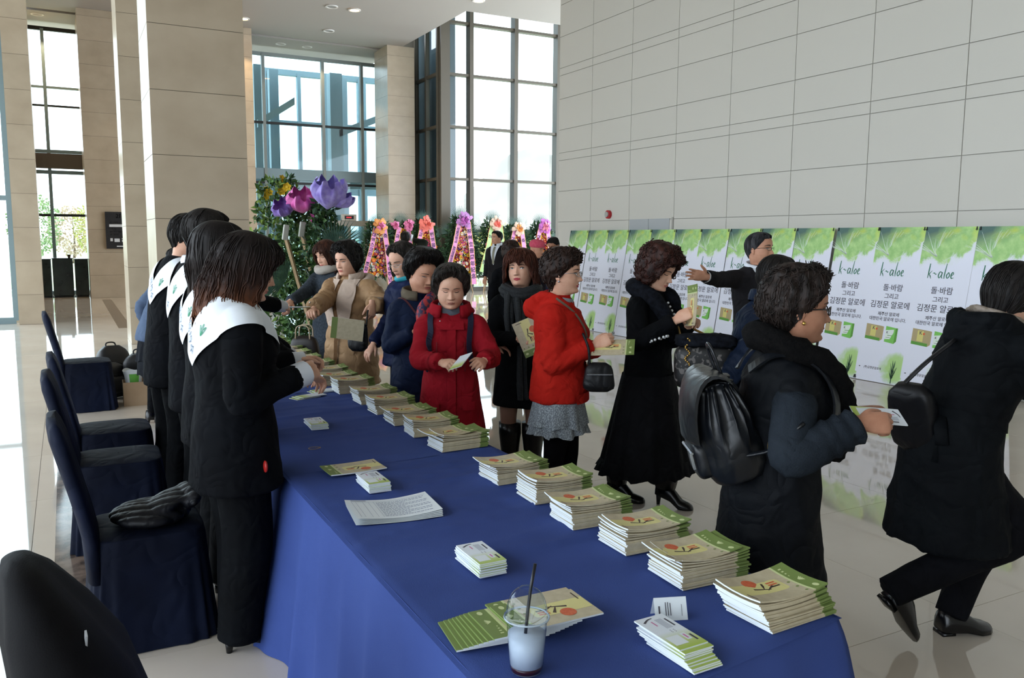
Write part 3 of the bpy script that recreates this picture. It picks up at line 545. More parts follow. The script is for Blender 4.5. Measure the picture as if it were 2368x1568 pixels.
# printed sheets
def sheet(n_, amp):
    X, Y = np.meshgrid(np.linspace(0, .30, 14), np.linspace(0, .215, 8)); Z = amp*(np.abs((X-.16)/.16)**1.6) + .002*n_; return loft(np.stack([X, Y, Z], -1), False, False)
def zs(x, n_, amp): return amp*(abs((x-.16)/.16)**1.6)+.002*n_
for i in range(5):
    amp = .006+.0025*i; o = obj('printed_sheet', sheet(i, amp), WHT, smooth=True, loc=(.805+.002*i, 2.60+.003*i, TZ+.005), rot=(0, 0, -.14+.012*i), label='white printed sheet '+('on top of' if i == 4 else 'under the top one in')+' the small pile of papers', cat_='paper', group='papers on the near table')
    if i == 4:
        rows = []; r2 = random.Random(3)
        for rr in range(13):
            y = .175-.0125*rr; x = .105
            while x < .275 and (rr % 3 != 2 or x < .2):
                w = r2.uniform(.004, .013); rows.append(([(x, y, zs(x, i, amp)+.0006), (x+w, y, zs(x+w, i, amp)+.0006), (x+w, y+.0042, zs(x+w, i, amp)+.0006), (x, y+.0042, zs(x, i, amp)+.0006)], [(0, 1, 2, 3)])); x += w+.003
        for x in (.02, .035, .06, .08, .098): rows.append(loft([[(x, y, zs(x, i, amp)+.0006), (x+.0008, y, zs(x, i, amp)+.0006)] for y in (.02, .19)], False, False))
        rows.append(loft([[(x, .19, zs(x, i, amp)+.0006), (x, .1915, zs(x, i, amp)+.0006)] for x in np.linspace(.02, .29, 12)], False, False)); rows.append(loft([[(x, .2, zs(x, i, amp)+.0006), (x, .208, zs(x, i, amp)+.0006)] for x in np.linspace(.02, .075, 5)], False, False))
        pr_ = obj('print', cat(rows), mat('faint_print', '8086a0', .7), o); pr_['kind'] = 'stuff'
# rubber band
a = np.linspace(0, 6.2832, 40); obj('rubber_band', tube(np.stack([.955+.024*np.cos(a)*(1+.15*np.cos(2*a)), 3.69+.020*np.sin(a)*(1-.25*np.cos(a)), np.full(40, TZ+.0075)], 1), .0013, 5), mat('rubber', 'a58a5c', .5), smooth=True, label='thin tan rubber band lying on the blue cloth', cat_='rubber band')
# cup with dome lid
cu = empty('iced_drink_cup', (.858, 1.53, TZ+.006), label='clear plastic cup of white drink with dome lid and black straw', cat_='cup')
def rev(prof, m=40, cap=False): return loft([[(r*math.cos(t), r*math.sin(t), z) for t in np.linspace(0, 2*math.pi, m, endpoint=False)] for r, z in prof], cap)
PLA = glass('clear_plastic', 'eef4f8', .10)
obj('cup_wall', rev([(.001, .001), (.034, .001), (.037, .006), (.0455, .118), (.049, .121), (.049, .124), (.046, .124)]), PLA, cu, smooth=True)
obj('syrup', rev([(.0005, .003), (.0335, .003), (.036, .016), (.0005, .0161)], cap=True), mat('dark_red_syrup', '3a0d12', .25), cu, smooth=True)
obj('milk_drink', rev([(.0005, .0165), (.0362, .0165), (.0425, .087), (.0005, .0872)], cap=True), mat('milk', 'cfd6e2', .35), cu, smooth=True)
dome = [(.050, .122), (.051, .128), (.0475, .131)]+[(.046*math.cos(t)**.8, .131+.062*math.sin(t)) for t in np.linspace(.05, 1.25, 9)]+[(.016, .192)]
obj('dome_lid', rev(dome), PLA, cu, smooth=True)
obj('lid_rim', rev([(.0495+.0022*math.cos(t), .125+.0022*math.sin(t)) for t in np.linspace(0, 6.283, 9)]), mat('clear_rim', 'c6d3de', .15, alpha=.6), cu, smooth=True)
obj('straw', tube([(-.004, -.002, .088), (.004, .004, .13), (.014, .008, .185), (.026, .010, .238)], .0038, 8), mat('black_straw', '15151a', .35), cu, smooth=True)
# ------------------------------------------------------------------ covered chairs, bags, box
CHC = mat('navy_chair_cover', '0b101f', .7, '10172b', 3, bump=.12, bscale=300, spec=.12, wr=.4, wrs=6)
def rrect(hx, hy, r, n=72):
    t = np.linspace(0, 2*math.pi, n, endpoint=False); e = .38; return np.stack([hx*np.sign(np.cos(t))*np.abs(np.cos(t))**e, hy*np.sign(np.sin(t))*np.abs(np.sin(t))**e], 1), t
def chair_parts(seed):
    o, t = rrect(.215, .21, .05, 120); R = []
    f1 = vnoise(np.stack([np.cos(t)*4, np.sin(t)*4, 0*t], 1), seed); f2 = np.sin(t*17+seed+2*f1)
    for k, z in enumerate(np.linspace(.455, .004, 18)):
        g = (.455-z)/.45; s = 1+.16*g+.055*g*f2*(.5+.5*f1)+.04*g*f1; w = 1 if z < .44 else .985; R.append(np.stack([o[:, 0]*s*w, o[:, 1]*s*w, np.full(120, z)], 1))
    top = []
    for q in (.98, .94, .85, .6, .3, .02): top.append(np.stack([o[:, 0]*q, o[:, 1]*q, np.full(120, .462+.018*(1-q**4))], 1))
    seat = loft(np.array(top[::-1]+R), False)
    B = []
    for z, hw, x in ((.30, .205, -.205), (.46, .20, -.215), (.55, .205, -.232), (.66, .212, -.258), (.78, .212, -.288), (.87, .20, -.310), (.92, .178, -.322), (.948, .135, -.329), (.955, .07, -.331)):
        c = (z-.30)/.655; th = .034*(1 if z < .9 else max(.35, 1-(z-.9)*11)); a = np.linspace(0, 2*math.pi, 40, endpoint=False); e = .5
        B.append(np.stack([x+th*np.sign(np.cos(a))*np.abs(np.cos(a))**.8+.012*(np.abs(np.sin(a))**2)*c, hw*np.sign(np.sin(a))*np.abs(np.sin(a))**e, np.full(40, z)], 1))
    back = loft(np.array(B)); v, f = back; N = normals(v, f); back = (v+N*(.003*fbm(v*A(8, 8, 5), seed))[:, None], f)
    return seat, back
CH = []
for k, (x, y, a, lab) in enumerate(((.245, 3.72, .02, 'navy covered banquet chair with a quilted jacket on its seat'), (.20, 4.95, -.02, 'navy covered banquet chair, second from the camera among the row without a jacket'), (.21, 5.74, .03, 'navy covered banquet chair behind the sashed staff, third in the row'), (.12, 8.95, .04, 'navy covered banquet chair farthest away, next to the cardboard box'), (.21, 2.02, .1, 'navy covered banquet chair at the picture edge, black coat over its back'))):
    c = empty('banquet_chair', (x, y, 0), a, label=lab.replace(', second from the camera among the row without a jacket', ' with an empty seat, just behind the jacketed one'), cat_='chair', group='covered banquet chairs'); s_, b_ = chair_parts(k*3+1)
    obj('seat_cover', s_, CHC, c, smooth=True); obj('backrest_cover', b_, CHC, c, smooth=True)
    for sx in (-1, 1):
        for sy in (-1, 1): obj('leg', tube([(sx*.17, sy*.17, 0), (sx*.16, sy*.16, .44)], .011, 8), MATS['leg_metal'], c)
    CH.append(c)
# quilted jacket folded on the nearest chair
QJ = mat('black_quilted_nylon', '07080d', .5, '0b0d15', 6, spec=.3, bump=.15, bscale=40, wr=.2, wrs=14)
v, f = fuse([xf(ell((0, 0, 0), (.16, .17, .035), 14, 24), rot(z=.2, loc=(0, 0, .03))), xf(ell((0, 0, 0), (.11, .14, .03), 12, 20), rot(z=-.3, y=-.25, loc=(.08, .02, .065))), xf(ell((0, 0, 0), (.05, .14, .03), 10, 18), rot(z=.1, y=-.7, loc=(.15, .0, .085)))], .008, 4); N_ = normals(v, f)
v = v+N_*(.013*(np.abs(np.sin((v[:, 0]*.35+v[:, 1])*52))**.5-.6)+.006*fbm(v*14, 3))[:, None]; v[:, 2] = np.maximum(v[:, 2], .001)
obj('quilted_jacket', (v, f), QJ, smooth=True, loc=(.26, 3.70, .480), label='black quilted jacket folded on the seat of the nearest jacket chair', cat_='jacket')
# coat over the chair at the picture edge
CB_ = mat('black_wool_coat', '07070a', .8, '0c0c10', 8, bump=.2, bscale=300, spec=.2)
cc = empty('draped_coat', (.21, 2.02, 0), .1, label='black coat with pale lining edge draped over the chair at the lower left corner', cat_='coat'); R = []
for z, hw, x, th in ((.25, .31, -.19, .17), (.45, .305, -.20, .155), (.60, .295, -.22, .135), (.74, .275, -.25, .12), (.85, .235, -.29, .09), (.92, .185, -.312, .062), (.965, .11, -.328, .04), (.985, .04, -.333, .014)):
    a = np.linspace(0, 2*math.pi, 64, endpoint=False); R.append(np.stack([x+th*np.cos(a), hw*np.sign(np.sin(a))*np.abs(np.sin(a))**.7, np.full(64, z)], 1))
v, f = loft(np.array(R)); N_ = normals(v, f); obj('coat_shell', (v+N_*(.014*fbm(v*A(9, 9, 3), 2))[:, None], f), CB_, cc, smooth=True)
obj('lining_edge', tube(smooth_path([(-.19, -.265, .74), (-.13, -.275, .68), (-.07, -.25, .60), (-.03, -.20, .50), (-.01, -.16, .40)], 20), .005, 6), mat('pale_lining', 'b9bcc0', .6), cc, smooth=True); obj('label_tag', xf(bx(-.002, .002, -.008, .008, -.018, .018), rot(x=.5, loc=(-.235, -.205, .86))), MATS['pale_lining'], cc)
# bags beside the pillar and the cardboard box
BG = mat('black_bag_nylon', '0b0c0f', .5, '15171b', 6, bump=.2, bscale=60)
def soft_bag(w, d, h, seed, e=.6):
    t = np.linspace(0, 2*math.pi, 32, endpoint=False); R = []
    for k in np.linspace(0, 1, 12): s = max(.35, (1-abs(2*k-1)**4)**.4) if 0 < k < 1 else .45; R.append(np.stack([w/2*s*np.sign(np.cos(t))*np.abs(np.cos(t))**e, d/2*s*np.sign(np.sin(t))*np.abs(np.sin(t))**e, np.full(32, h*k)], 1))
    v, f = loft(np.array(R)[:, ::-1]); N = normals(v, f); return v+N*(.02*fbm(v*A(8, 8, 7), seed))[:, None], f
for k, (x, y, z, sz, rz, tilt, lab) in enumerate(((.40, 9.62, 0, (.34, .22, .50), .3, -.15, 'black backpack leaning at the left of the bag heap'), (.38, 9.34, 0, (.30, .20, .36), .6, -.25, 'black backpack in front in the bag heap'), (.62, 9.42, 0, (.32, .22, .44), -.2, .1, 'black gathered bag in the middle of the bag heap'), (.715, 9.22, 0, (.16, .24, .58), .1, .05, 'tall black bag next to the stone pillar'))):
    b = empty('black_bag', (x, y, z+.015), rz, label=lab, cat_='bag', group='bags heaped by the pillar'); b.rotation_euler = (tilt, 0, rz); obj('bag_body', soft_bag(*sz, k+4), BG, b, smooth=True); w, d, h = sz
    obj('handle', tube(smooth_path([(-.05, .02, h*.92), (-.04, .03, h+.03), (.04, .03, h+.03), (.05, .02, h*.92)], 14), .008, 6), BG, b, smooth=True); obj('front_pocket', move(soft_bag(w*.7, .06, h*.45, k+9), (0, -d*.48, .04)), BG, b, smooth=True); obj('zip', tube([(-w*.3, -d*.5, h*.62), (w*.3, -d*.5, h*.62)], .004, 5), mat('dark_zip', '3a3b3d', .3, metal=.8), b)
KB_ = mat('cardboard', '9a8064', .85, 'a38a6e', 5, bump=.05); x0, x1, y0, y1, h = .432, .70, 8.86, 9.08, .235
cb = empty('cardboard_box', ((x0+x1)/2, (y0+y1)/2, 0), -.02, label='open cardboard box on the floor beside the stone pillar', cat_='box'); hx, hy = (x1-x0)/2, (y1-y0)/2
for a in (bx(-hx, hx, -hy, -hy+.005, 0, h), bx(-hx, hx, hy-.005, hy, 0, h), bx(-hx, -hx+.005, -hy+.005, hy-.005, 0, h), bx(hx-.005, hx, -hy+.005, hy-.005, 0, h)): obj('side_panel', a, KB_, cb)
obj('bottom_panel', bx(-hx+.005, hx-.005, -hy+.005, hy-.005, 0, .006), KB_, cb)
pb = empty('paper_bag', (.535, 8.97, .01), .1, label='crumpled white and green paper bag sticking out of the cardboard box', cat_='bag'); t = np.linspace(0, 2*math.pi, 40, endpoint=False)
R = [np.stack([.075*q*np.cos(t)*(1+.05*np.sin(t*5)), .06*q*np.sin(t), z+.014*np.sin(t*3+1)*(z > .2)], 1) for z, q in ((0, .9), (.12, .95), (.22, 1), (.29, 1.12), (.335, 1.3))]; obj('bag_paper', loft(np.array(R), False), mat('white_bag_paper', 'c9cfd2', .7), pb, smooth=True)
obj('green_print', loft(np.array([[(.076*q*math.cos(a)*1.02, .061*q*math.sin(a)*1.02, z) for a in np.linspace(-2.2, -1.1, 8)] for z, q in ((.15, .97), (.24, 1.02), (.30, 1.14))]), False, False), mat('bag_green_print', '5aa03c', .6), pb, smooth=True)
# ------------------------------------------------------------------ congratulatory wreaths and greenery
LG = mat('leaf_green', '416232', .5, '668a4c', 9); LD = mat('leaf_dark_green', '2a4a2c', .5, '48694a', 9); LP = mat('palm_green', '2f5248', .5, '47695c', 12); LY = mat('leaf_yellow_green', '6f8a3a', .5, '8aa24d', 9); WOOD = mat('pale_timber', 'b39a78', .7, 'a58a66', 4, (1, 1, .2))
FC = [mat('flower_'+n, c, .6) for n, c in (('red', 'a81f2a'), ('pink', 'd87a9c'), ('white', 'd9d2cc'), ('yellow', 'e0b92a'), ('orange', 'd9682c'), ('magenta', 'b23a72'), ('purple', '5a3a86'))]
def leaves(rg, P, D, L, Wd):
    """one bent four-triangle leaf per point"""
    n = len(P); D = D/(np.linalg.norm(D, axis=1)[:, None]+1e-9); S_ = np.cross(D, rg.normal(size=(n, 3))); S_ /= np.linalg.norm(S_, axis=1)[:, None]+1e-9; N = np.cross(D, S_); L = L[:, None]; Wd = Wd[:, None]
    V = np.stack([P, P+D*L*.5+S_*Wd+N*L*.05, P+D*L-N*L*.12, P+D*L*.5-S_*Wd+N*L*.05], 1).reshape(-1, 3); i = np.arange(n)*4; return V, [tuple(q) for q in np.stack([i, i+1, i+2, i+3], 1)]
def blooms(rg, P, R, nrm):
    """small six-petalled flowers facing nrm; returns verts, faces, one colour index per face"""
    V, F, M = [], [], []; a = np.linspace(0, 2*math.pi, 7)[:-1]; k = 0
    for p, r, c in zip(P, R, rg.choice([0, 0, 0, 1, 1, 2, 2, 3, 3, 4, 5, 6], len(P))):
        n = unit(nrm+rg.normal(0, .35, 3)); u = unit(np.cross(n, A(.3, .1, 1))); w = np.cross(n, u); ring = [p+r*(math.cos(t)*u+math.sin(t)*w)*(1 if j % 2 else .72)+n*r*.15 for j, t in enumerate(np.linspace(0, 2*math.pi, 13)[:-1])]
        V += [p-n*r*.3]+ring+[p+n*r*.25]; F += [(k, k+1+j, k+1+(j+1) % 12) for j in range(12)]; M += [c]*12
        core = [p+n*r*.28+r*.28*(math.cos(t)*u+math.sin(t)*w) for t in a]; kk = k+14; V += core; F.append(tuple(kk+j for j in range(6))); M.append(3 if c != 3 else 0); k = kk+6
    return np.array(V), F, M
def palm(rg, base, dirv, L, n=18, spread=1.9):
    d = unit(dirv); s = unit(np.cross(d, A(0, 1, .2))); P = []; parts = []
    for a in np.linspace(-spread/2, spread/2, n):
        e = unit(math.cos(a)*d+math.sin(a)*s); l = L*(.75+.25*math.cos(a)); q = base+e*l; w = np.cross(e, np.cross(d, s))*L*.028; parts.append(([base, base+e*l*.55+w, q, base+e*l*.55-w], [(0, 1, 2, 3)]))
    return cat(parts)[:2]
def bow(rg, c, r, n=26, m=None, nrm=A(0, -1, 0)):
    parts = []
    for k in range(n):
        a = rg.uniform(0, 6.283); R_ = r*rg.uniform(.55, 1); d = A(math.cos(a), 0, math.sin(a)); w = A(-math.sin(a), 0, math.cos(a))*r*.22; y = -rg.uniform(.02, .10)
        parts.append(([c, c+d*R_*.6+w+A(0, y*1.6, 0), c+d*R_+w*.6+A(0, y, 0), c+d*R_-w*.6+A(0, y, 0), c+d*R_*.6-w+A(0, y*1.3, 0)], [(0, 1, 2, 3, 4)]))
    return cat(parts)[:2]
RP = mat('ribbon_pink', 'd98cc0', .5); RG_ = mat('ribbon_green', 'a9c98a', .5); RT = mat('ribbon_lettering', '3b2350', .6); RE = mat('ribbon_gold_edge', 'd9b25a', .5)
def wreath(x, y, h, lab, bowc, ribm, lt, rt, seed, twin=False):
    rg = np.random.RandomState(seed); w = empty('flower_wreath', (x, y, 0), .0, label=lab, cat_='flower wreath', group='congratulatory wreaths at the tall windows'); s = h/2.3
    n = 900; z = rg.uniform(.55, 2.1, n); hw = np.interp(z, [.55, 1, 1.6, 2.1], [.52, .46, .36, .2]); P = np.stack([rg.uniform(-1, 1, n)*hw*1.15, rg.uniform(.0, .16, n), z], 1); D = np.stack([P[:, 0]*2+rg.normal(0, .4, n), rg.normal(-.3, .4, n), rg.normal(.1, .6, n)], 1)
    tag(obj('foliage', leaves(rg, P*s, D, rg.uniform(.12, .26, n)*s, rg.uniform(.02, .045, n)*s), LD, w), kind='stuff')
    n = 330; z = rg.uniform(.6, 1.95, n); hw = np.interp(z, [.55, 1, 1.6, 2.1], [.42, .36, .26, .12]); P = np.stack([rg.uniform(-1, 1, n)*hw, rg.uniform(-.16, -.07, n), z], 1); tag(obj('flowers', blooms(rg, P*s, rg.uniform(.035, .075, n)*s, A(0, -1, .2)), FC, w), kind='stuff')
    for a, b, c in ((-.38, 1.0, -1.2), (.38, 1.0, 1.2), (-.3, 1.7, -.8), (.3, 1.7, .8), (0, 2.1, 0), (-.1, .7, -.5), (.3, .62, .9)):
        obj('palm_frond', palm(rg, A(a, .08, b)*s, A(c, .1, 1 if b > 1.2 else .1), .42*s, 15), LP, w)
    for sd in (-1, 1): obj('leg', tube([(sd*.10*s, .12, 1.2*s), (sd*.36*s, -.02, 0)], .016, 6), WOOD, w)
    obj('leg', tube([(0, .15, 1.5*s), (0, .62, 0)], .016, 6), WOOD, w)
    def ribbon(x0, z0, x1, z1, wd, txt, nm):
        k = np.linspace(0, 1, 14); C_ = np.stack([x0+(x1-x0)*k, -.17-.05*np.sin(k*3)+.012*np.sin(k*11), z0+(z1-z0)*k], 1)*s; t = unit(C_[-1]-C_[0]); sd = unit(np.cross(t, A(0, -1, 0)))*wd/2*s
        r = obj('ribbon', loft(np.stack([C_-sd, C_+sd], 1), False, False), ribm, w, smooth=True)
        for q in (-1, 1): obj('ribbon_edge', loft(np.stack([C_+sd*q*.86+A(0, -.003, 0), C_+sd*q*1.02+A(0, -.003, 0)], 1), False, False), RE, r)
        parts = []; m = len(txt)
        for i, ch in enumerate(txt):
            if ch == ' ': continue
            f = .10+.82*(i+.5)/m; c = A(np.interp(f, k, C_[:, 0]), np.interp(f, k, C_[:, 1])-.006, np.interp(f, k, C_[:, 2])); sz = min(wd*.95, abs(z1-z0)*.8/m*1.25)*s; v, fc = text(ch, 1, 0, bold=.02)
            u = unit(A(sd[0], 0, sd[2])); u = u if u[0] > 0 else -u; up = -t*A(1, 0, 1); parts.append(([c+u*q[0]*sz+up*(q[1]-.36)*sz for q in v], fc))
        if parts: tag(obj('ribbon_lettering', cat(parts)[:2], RT, r), kind='stuff')
    ribbon(-.13, 2.0, -.50, .62, .15, lt, 'l'); ribbon(.14, 2.02, .32, .25, .16, rt, 'r')
    for c, r in (((-.28, 2.05), .16), ((.16, 2.06), .2)) if twin else (((0, 2.06), .27),):
        obj('bow', bow(rg, A(c[0], -.16, c[1])*s, r*s, 30), bowc[0], w); obj('bow_heart', bow(rg, A(c[0], -.21, c[1])*s, r*.62*s, 18), bowc[1], w)
    return w
BWC = {k: mat('bow_'+k, c, .5) for k, c in (('orange', 'e09a5a'), ('pink', 'e07fae'), ('coral', 'e8786c'), ('lilac', 'b07ab8'), ('rose', 'd9839b'), ('cream', 'dcc3b0'), ('violet', 'b45fb0'))}
wreath(8.02, 23.3, 2.22, 'tall wreath with an orange and pink bow, leftmost of the row', (BWC['orange'], BWC['pink']), RP, '대영스크린 조합', '축 창립 40주년', 1)
wreath(8.80, 23.45, 2.26, 'tall wreath with two small pink bows, second of the row', (BWC['pink'], BWC['pink']), RP, '금호산업', '축 창립', 2, True)
wreath(9.46, 23.3, 2.30, 'tall wreath with a round coral bow beside the glass corner', (BWC['coral'], BWC['coral']), RP, '교수 박영', '번영을 기원합니다', 3)
wreath(10.62, 23.2, 2.44, 'tallest wreath with a lilac bow and long lettered ribbons', (BWC['lilac'], BWC['violet']), RP, '서울대학교 농업생명과학대', '祝創立卌周年記念', 4)
wreath(11.72, 23.2, 2.34, 'wreath with green ribbons behind the suited man', (BWC['cream'], BWC['coral']), RG_, '이사장', '축 발전', 5)
wreath(12.50, 23.2, 2.20, 'wreath with a pale cream bow between green-ribboned and violet-bowed ones', (BWC['cream'], BWC['orange']), RP, '대표 김', '축 기념', 6)
wreath(13.42, 23.2, 2.28, 'wreath with a violet bow, rightmost of the row', (BWC['violet'], BWC['rose']), RP, '대표이사', '축 창립', 7)
# greenery stands seen from behind, near the end of the table
TUL = {k: mat('tulle_'+k, c, .55, c2, 14, sheen=.3) for k, c, c2 in (('pink', 'e052ae', 'f07fca'), ('purple', '8f7be0', 'b3a4f0'), ('violet', '6f55a8', '9478cc'))}
def wrap(rg, c, r, h, dirv):
    """crumpled tulle cone opening along dirv"""
    t = np.linspace(0, 2*math.pi, 44, endpoint=False); d = unit(dirv); u = unit(np.cross(d, A(.2, 1, .1))); w = np.cross(d, u); R = []
    for k in np.linspace(0, 1, 11): q = r*(.10+1.25*np.sin(k*2.3))*(1+.13*k*np.sin(t*9+2+k*3)+.12*k*np.sin(t*17+k*2)); hh = h*.8*k*(1+.14*np.sin(t*6+1)*k); R.append(c+q[:, None]*(np.cos(t)[:, None]*u+np.sin(t)[:, None]*w)+hh[:, None]*d)
    return loft(np.array(R), False)
def stand(x, y, h, lab, seed, hw, m1, struts, wraps, palms, yellow=False):
    rg = np.random.RandomState(seed); w = empty('greenery_stand', (x, y, 0), 0, label=lab, cat_='flower stand', group='greenery stands seen from behind')
    n = 1700; z = rg.uniform(.0, h, n); q = np.interp(z, [.3, .8, h*.7, h], [.7, 1, .95, .5]); P = np.stack([rg.uniform(-1, 1, n)*hw*q, rg.uniform(-.16, .16, n), z], 1); D = np.stack([P[:, 0]+rg.normal(0, .4, n), rg.normal(-.5, .5, n), rg.normal(.1, .6, n)], 1)
    for k, mt in enumerate((LD, m1, LG)): tag(obj('foliage', leaves(rg, P[k::3], D[k::3], rg.uniform(.06, .15, len(P[k::3])), rg.uniform(.018, .04, len(P[k::3]))), mt, w), kind='stuff')
    for a, b in struts: obj('timber_strut', tube([a, b], .028, 4), WOOD, w); obj('foam_block', xf(bevbox(-.035, .035, -.03, .03, -.10, .10, .01), rot(y=.15, loc=tuple(np.asarray(a)+A(0, -.01, .06)))), mat('white_foam', 'b9bab2', .8), w)
    for c, r, hh, d, k in wraps: obj('tulle_wrap', wrap(rg, A(*c), r, hh, d), TUL[k], w, smooth=True)
    for c, d, L in palms: obj('palm_frond', palm(rg, A(*c), A(*d), L, 22, 2.6), LP, w)
    if yellow: tag(obj('lilies', blooms(rg, np.stack([rg.uniform(-.3, .1, 7), rg.uniform(-.2, -.1, 7), rg.uniform(h-.3, h, 7)], 1), rg.uniform(.05, .08, 7), A(0, -1, .2))[:2], FC[3], w), kind='stuff')
    return w
stand(2.72, 12.15, 2.50, 'tall stand of light green leaves with yellow lilies beside the big pillar', 11, .42, LY, [], [], [((-.1, -.2, 1.0), (-1, -.2, .4), .4)], True)
stand(2.82, 11.4, 2.20, 'greenery stand with pink and violet tulle bouquets on timber struts', 12, .30, LG, [((-.27, -.32, 1.66), (.12, -.46, .0)), ((-.06, -.34, 1.70), (.28, -.48, .0))], [((-.02, -.25, 1.98), .15, .36, (-.15, -.5, .9), 'pink'), ((.1, -.28, 1.84), .10, .22, (.35, -.7, .3), 'pink'), ((-.22, -.2, 1.95), .11, .26, (-.4, -.5, .6), 'violet')], [((-.25, -.22, 1.1), (-.9, -.4, .3), .42)])
stand(2.99, 10.85, 2.12, 'greenery stand with a purple tulle bouquet and large fan palm leaf', 13, .24, LD, [], [((.0, -.2, 2.02), .16, .46, (.0, -.35, .9), 'purple'), ((.09, -.22, 2.05), .10, .30, (.5, -.35, .6), 'purple')], [((.06, -.26, 1.5), (.55, -.1, .9), .45), ((.12, -.25, 1.0), (.9, -.2, .3), .34), ((.1, -.24, .6), (.6, -.3, -.3), .45)])
# trees and shrubs outdoors
def tree(x, y, h, r, seed, m1, lab, grp):
    rg = np.random.RandomState(seed); t = empty('garden_tree', (x, y, -.25), 0, label=lab, cat_='tree', group=grp); obj('trunk', tube(smooth_path([(0, 0, 0), (.1, 0, h*.4), (0, .1, h*.9)], 8), np.linspace(.05*h*.5, .01, 8), 7), mat('tree_bark', '6b5a48', .9), t, smooth=True)
    n = 1400; u = rg.normal(size=(n, 3)); u /= np.linalg.norm(u, axis=1)[:, None]; P = u*(rg.uniform(.3, 1, n)**.5)[:, None]*A(r, r, h*.42)+A(0, 0, h*.56); tag(obj('crown', leaves(rg, P, u+rg.normal(0, .6, (n, 3)), rg.uniform(.15, .35, n)*r*.5, rg.uniform(.06, .12, n)*r*.5), m1, t), kind='stuff')
TY = mat('autumn_yellow_leaf', 'b0a25a', .7, '8f9a56', 3); TG = mat('pine_green_leaf', '6f8a5c', .7, '8b9d6a', 3); TB = mat('bare_brown_twig', 'b8a48a', .8, 'a8967e', 3)
for k, (x, y, h, r, m_, lab) in enumerate(((-1.6, 60, 4.6, 1.5, TG, 'pale green tree outside the far left window, left of the mullion'), (.5, 66, 4.0, 1.6, TB, 'bare brownish tree outside the far left window'), (1.9, 60, 4.2, 1.4, TY, 'yellow-green tree outside the far left window, next to the stone wall'), (-7.5, 44, 4.0, 2.2, TY, 'yellowing tree outside the glass at the picture edge'), (18.5, 36, 2.6, 1.6, TY, 'small autumn shrub outside behind the wreaths'))):
    tree(x, y, h, r, 30+k, m_, lab, 'trees outside the windows')
# ------------------------------------------------------------------ people
SKIN = {k: mat('skin_'+k, c, .5, c2, 30, spec=.35, bump=.08, bscale=300) for k, c, c2 in (('light', 'd9ab92', 'd29f86'), ('mid', 'c8957a', 'bf8a70'), ('tan', 'b07f66', 'a5745c'))}
LIP = {k: mat('lips_'+k, c, .4) for k, c in (('red', 'b03a48'), ('pink', 'b8695f'), ('nude', 'a66e60'))}
LASH_NOSTRIL = mat('lash_and_nostril_shade', '1c1614', .6); EYEW = mat('eye_white', 'd6d0cb', .3); IRIS = mat('eye_iris', '20140f', .2)
CREASE_SHADE = mat('lid_crease_shade', '8f6450', .6); BROWM = mat('brow_hair', '2e221d', .7)
HZ = [-.62, -.48, -.36, -.26, -.18, -.11, -.06, -.03, -.01, .01, .03, .06, .09, .12, .145, .16, .175, .188, .2, .213, .228, .245, .265, .285, .3, .312, .325, .34, .36, .39, .42, .45, .475, .49, .505, .52, .54, .565, .59, .63, .68, .74, .8, .855, .905, .945, .975, .992, 1.]
HYF = ([-.62, -.4, -.2, -.1, -.05, -.02, 0, .03, .07, .12, .16, .2, .25, .3, .36, .42, .5, .56, .62, .7, .78, .86, .92, .965, .99, 1.], [.24, .2, .19, .195, .22, .31, .385, .425, .435, .42, .425, .435, .435, .435, .43, .425, .41, .43, .445, .445, .42, .355, .275, .18, .09, .01])
HYB = ([-.62, -.4, -.2, 0, .12, .22, .32, .45, .6, .74, .85, .92, .965, .99, 1.], [-.34, -.29, -.27, -.27, -.29, -.34, -.39, -.44, -.46, -.43, -.35, -.26, -.17, -.085, -.01])
HW = ([-.62, -.4, -.2, -.06, .0, .06, .12, .2, .3, .4, .5, .62, .72, .8, .88, .94, .975, .992, 1.], [.36, .25, .225, .225, .235, .265, .29, .315, .335, .345, .345, .345, .335, .305, .25, .18, .11, .06, .008])
def head_xy(th, z):
    yf, yb, w = np.interp(z, *HYF), np.interp(z, *HYB), np.interp(z, *HW); c, s = np.cos(th), np.sin(th)
    jaw = np.clip(1-np.abs(z-.05)/.22, 0, 1); ex = 1+.25*jaw*(c > 0); ey = np.where(c > 0, .86+.3*jaw, .95)
    x = w*np.sign(s)*np.abs(s)**ex; y = np.where(c > 0, yf, -yb)*np.sign(c)*np.abs(c)**ey
    return x, y
def gz(x, m, s): return np.exp(-((x-m)/s)**2)
def face_dy(x, z, P):
    d = np.interp(z, [.285, .305, .33, .36, .45, .55, .6], [0, .06, .112, .092, .05, .018, 0])*P.get('nose', 1)*np.exp(-(np.abs(x)/np.interp(z, [.3, .34, .4, .56], [.062, .06, .042, .04]))**2)
    d = d+.03*gz(z, .325, .022)*gz(np.abs(x), .055, .024)
    d = d-.034*gz(np.abs(x), .15, .08)*gz(z, .505, .042)+.024*gz(np.abs(x), .155, .05)*gz(z, .497, .024)
    d = d+.012*gz(np.abs(x), .14, .1)*gz(z, .585, .03)+.026*gz(x, 0, .075)*gz(z, .213, .016)+.024*gz(x, 0, .065)*gz(z, .17, .016)-.012*gz(x, 0, .1)*gz(z, .19, .007)-.014*gz(x, 0, .1)*gz(z, .13, .02)
    d = d+.018*gz(x, 0, .1)*gz(z, .055, .035)+.018*gz(np.abs(x), .2, .07)*gz(z, .37, .08)-.01*gz(np.abs(x), .12, .02)*gz(z, .26, .06)
    return d
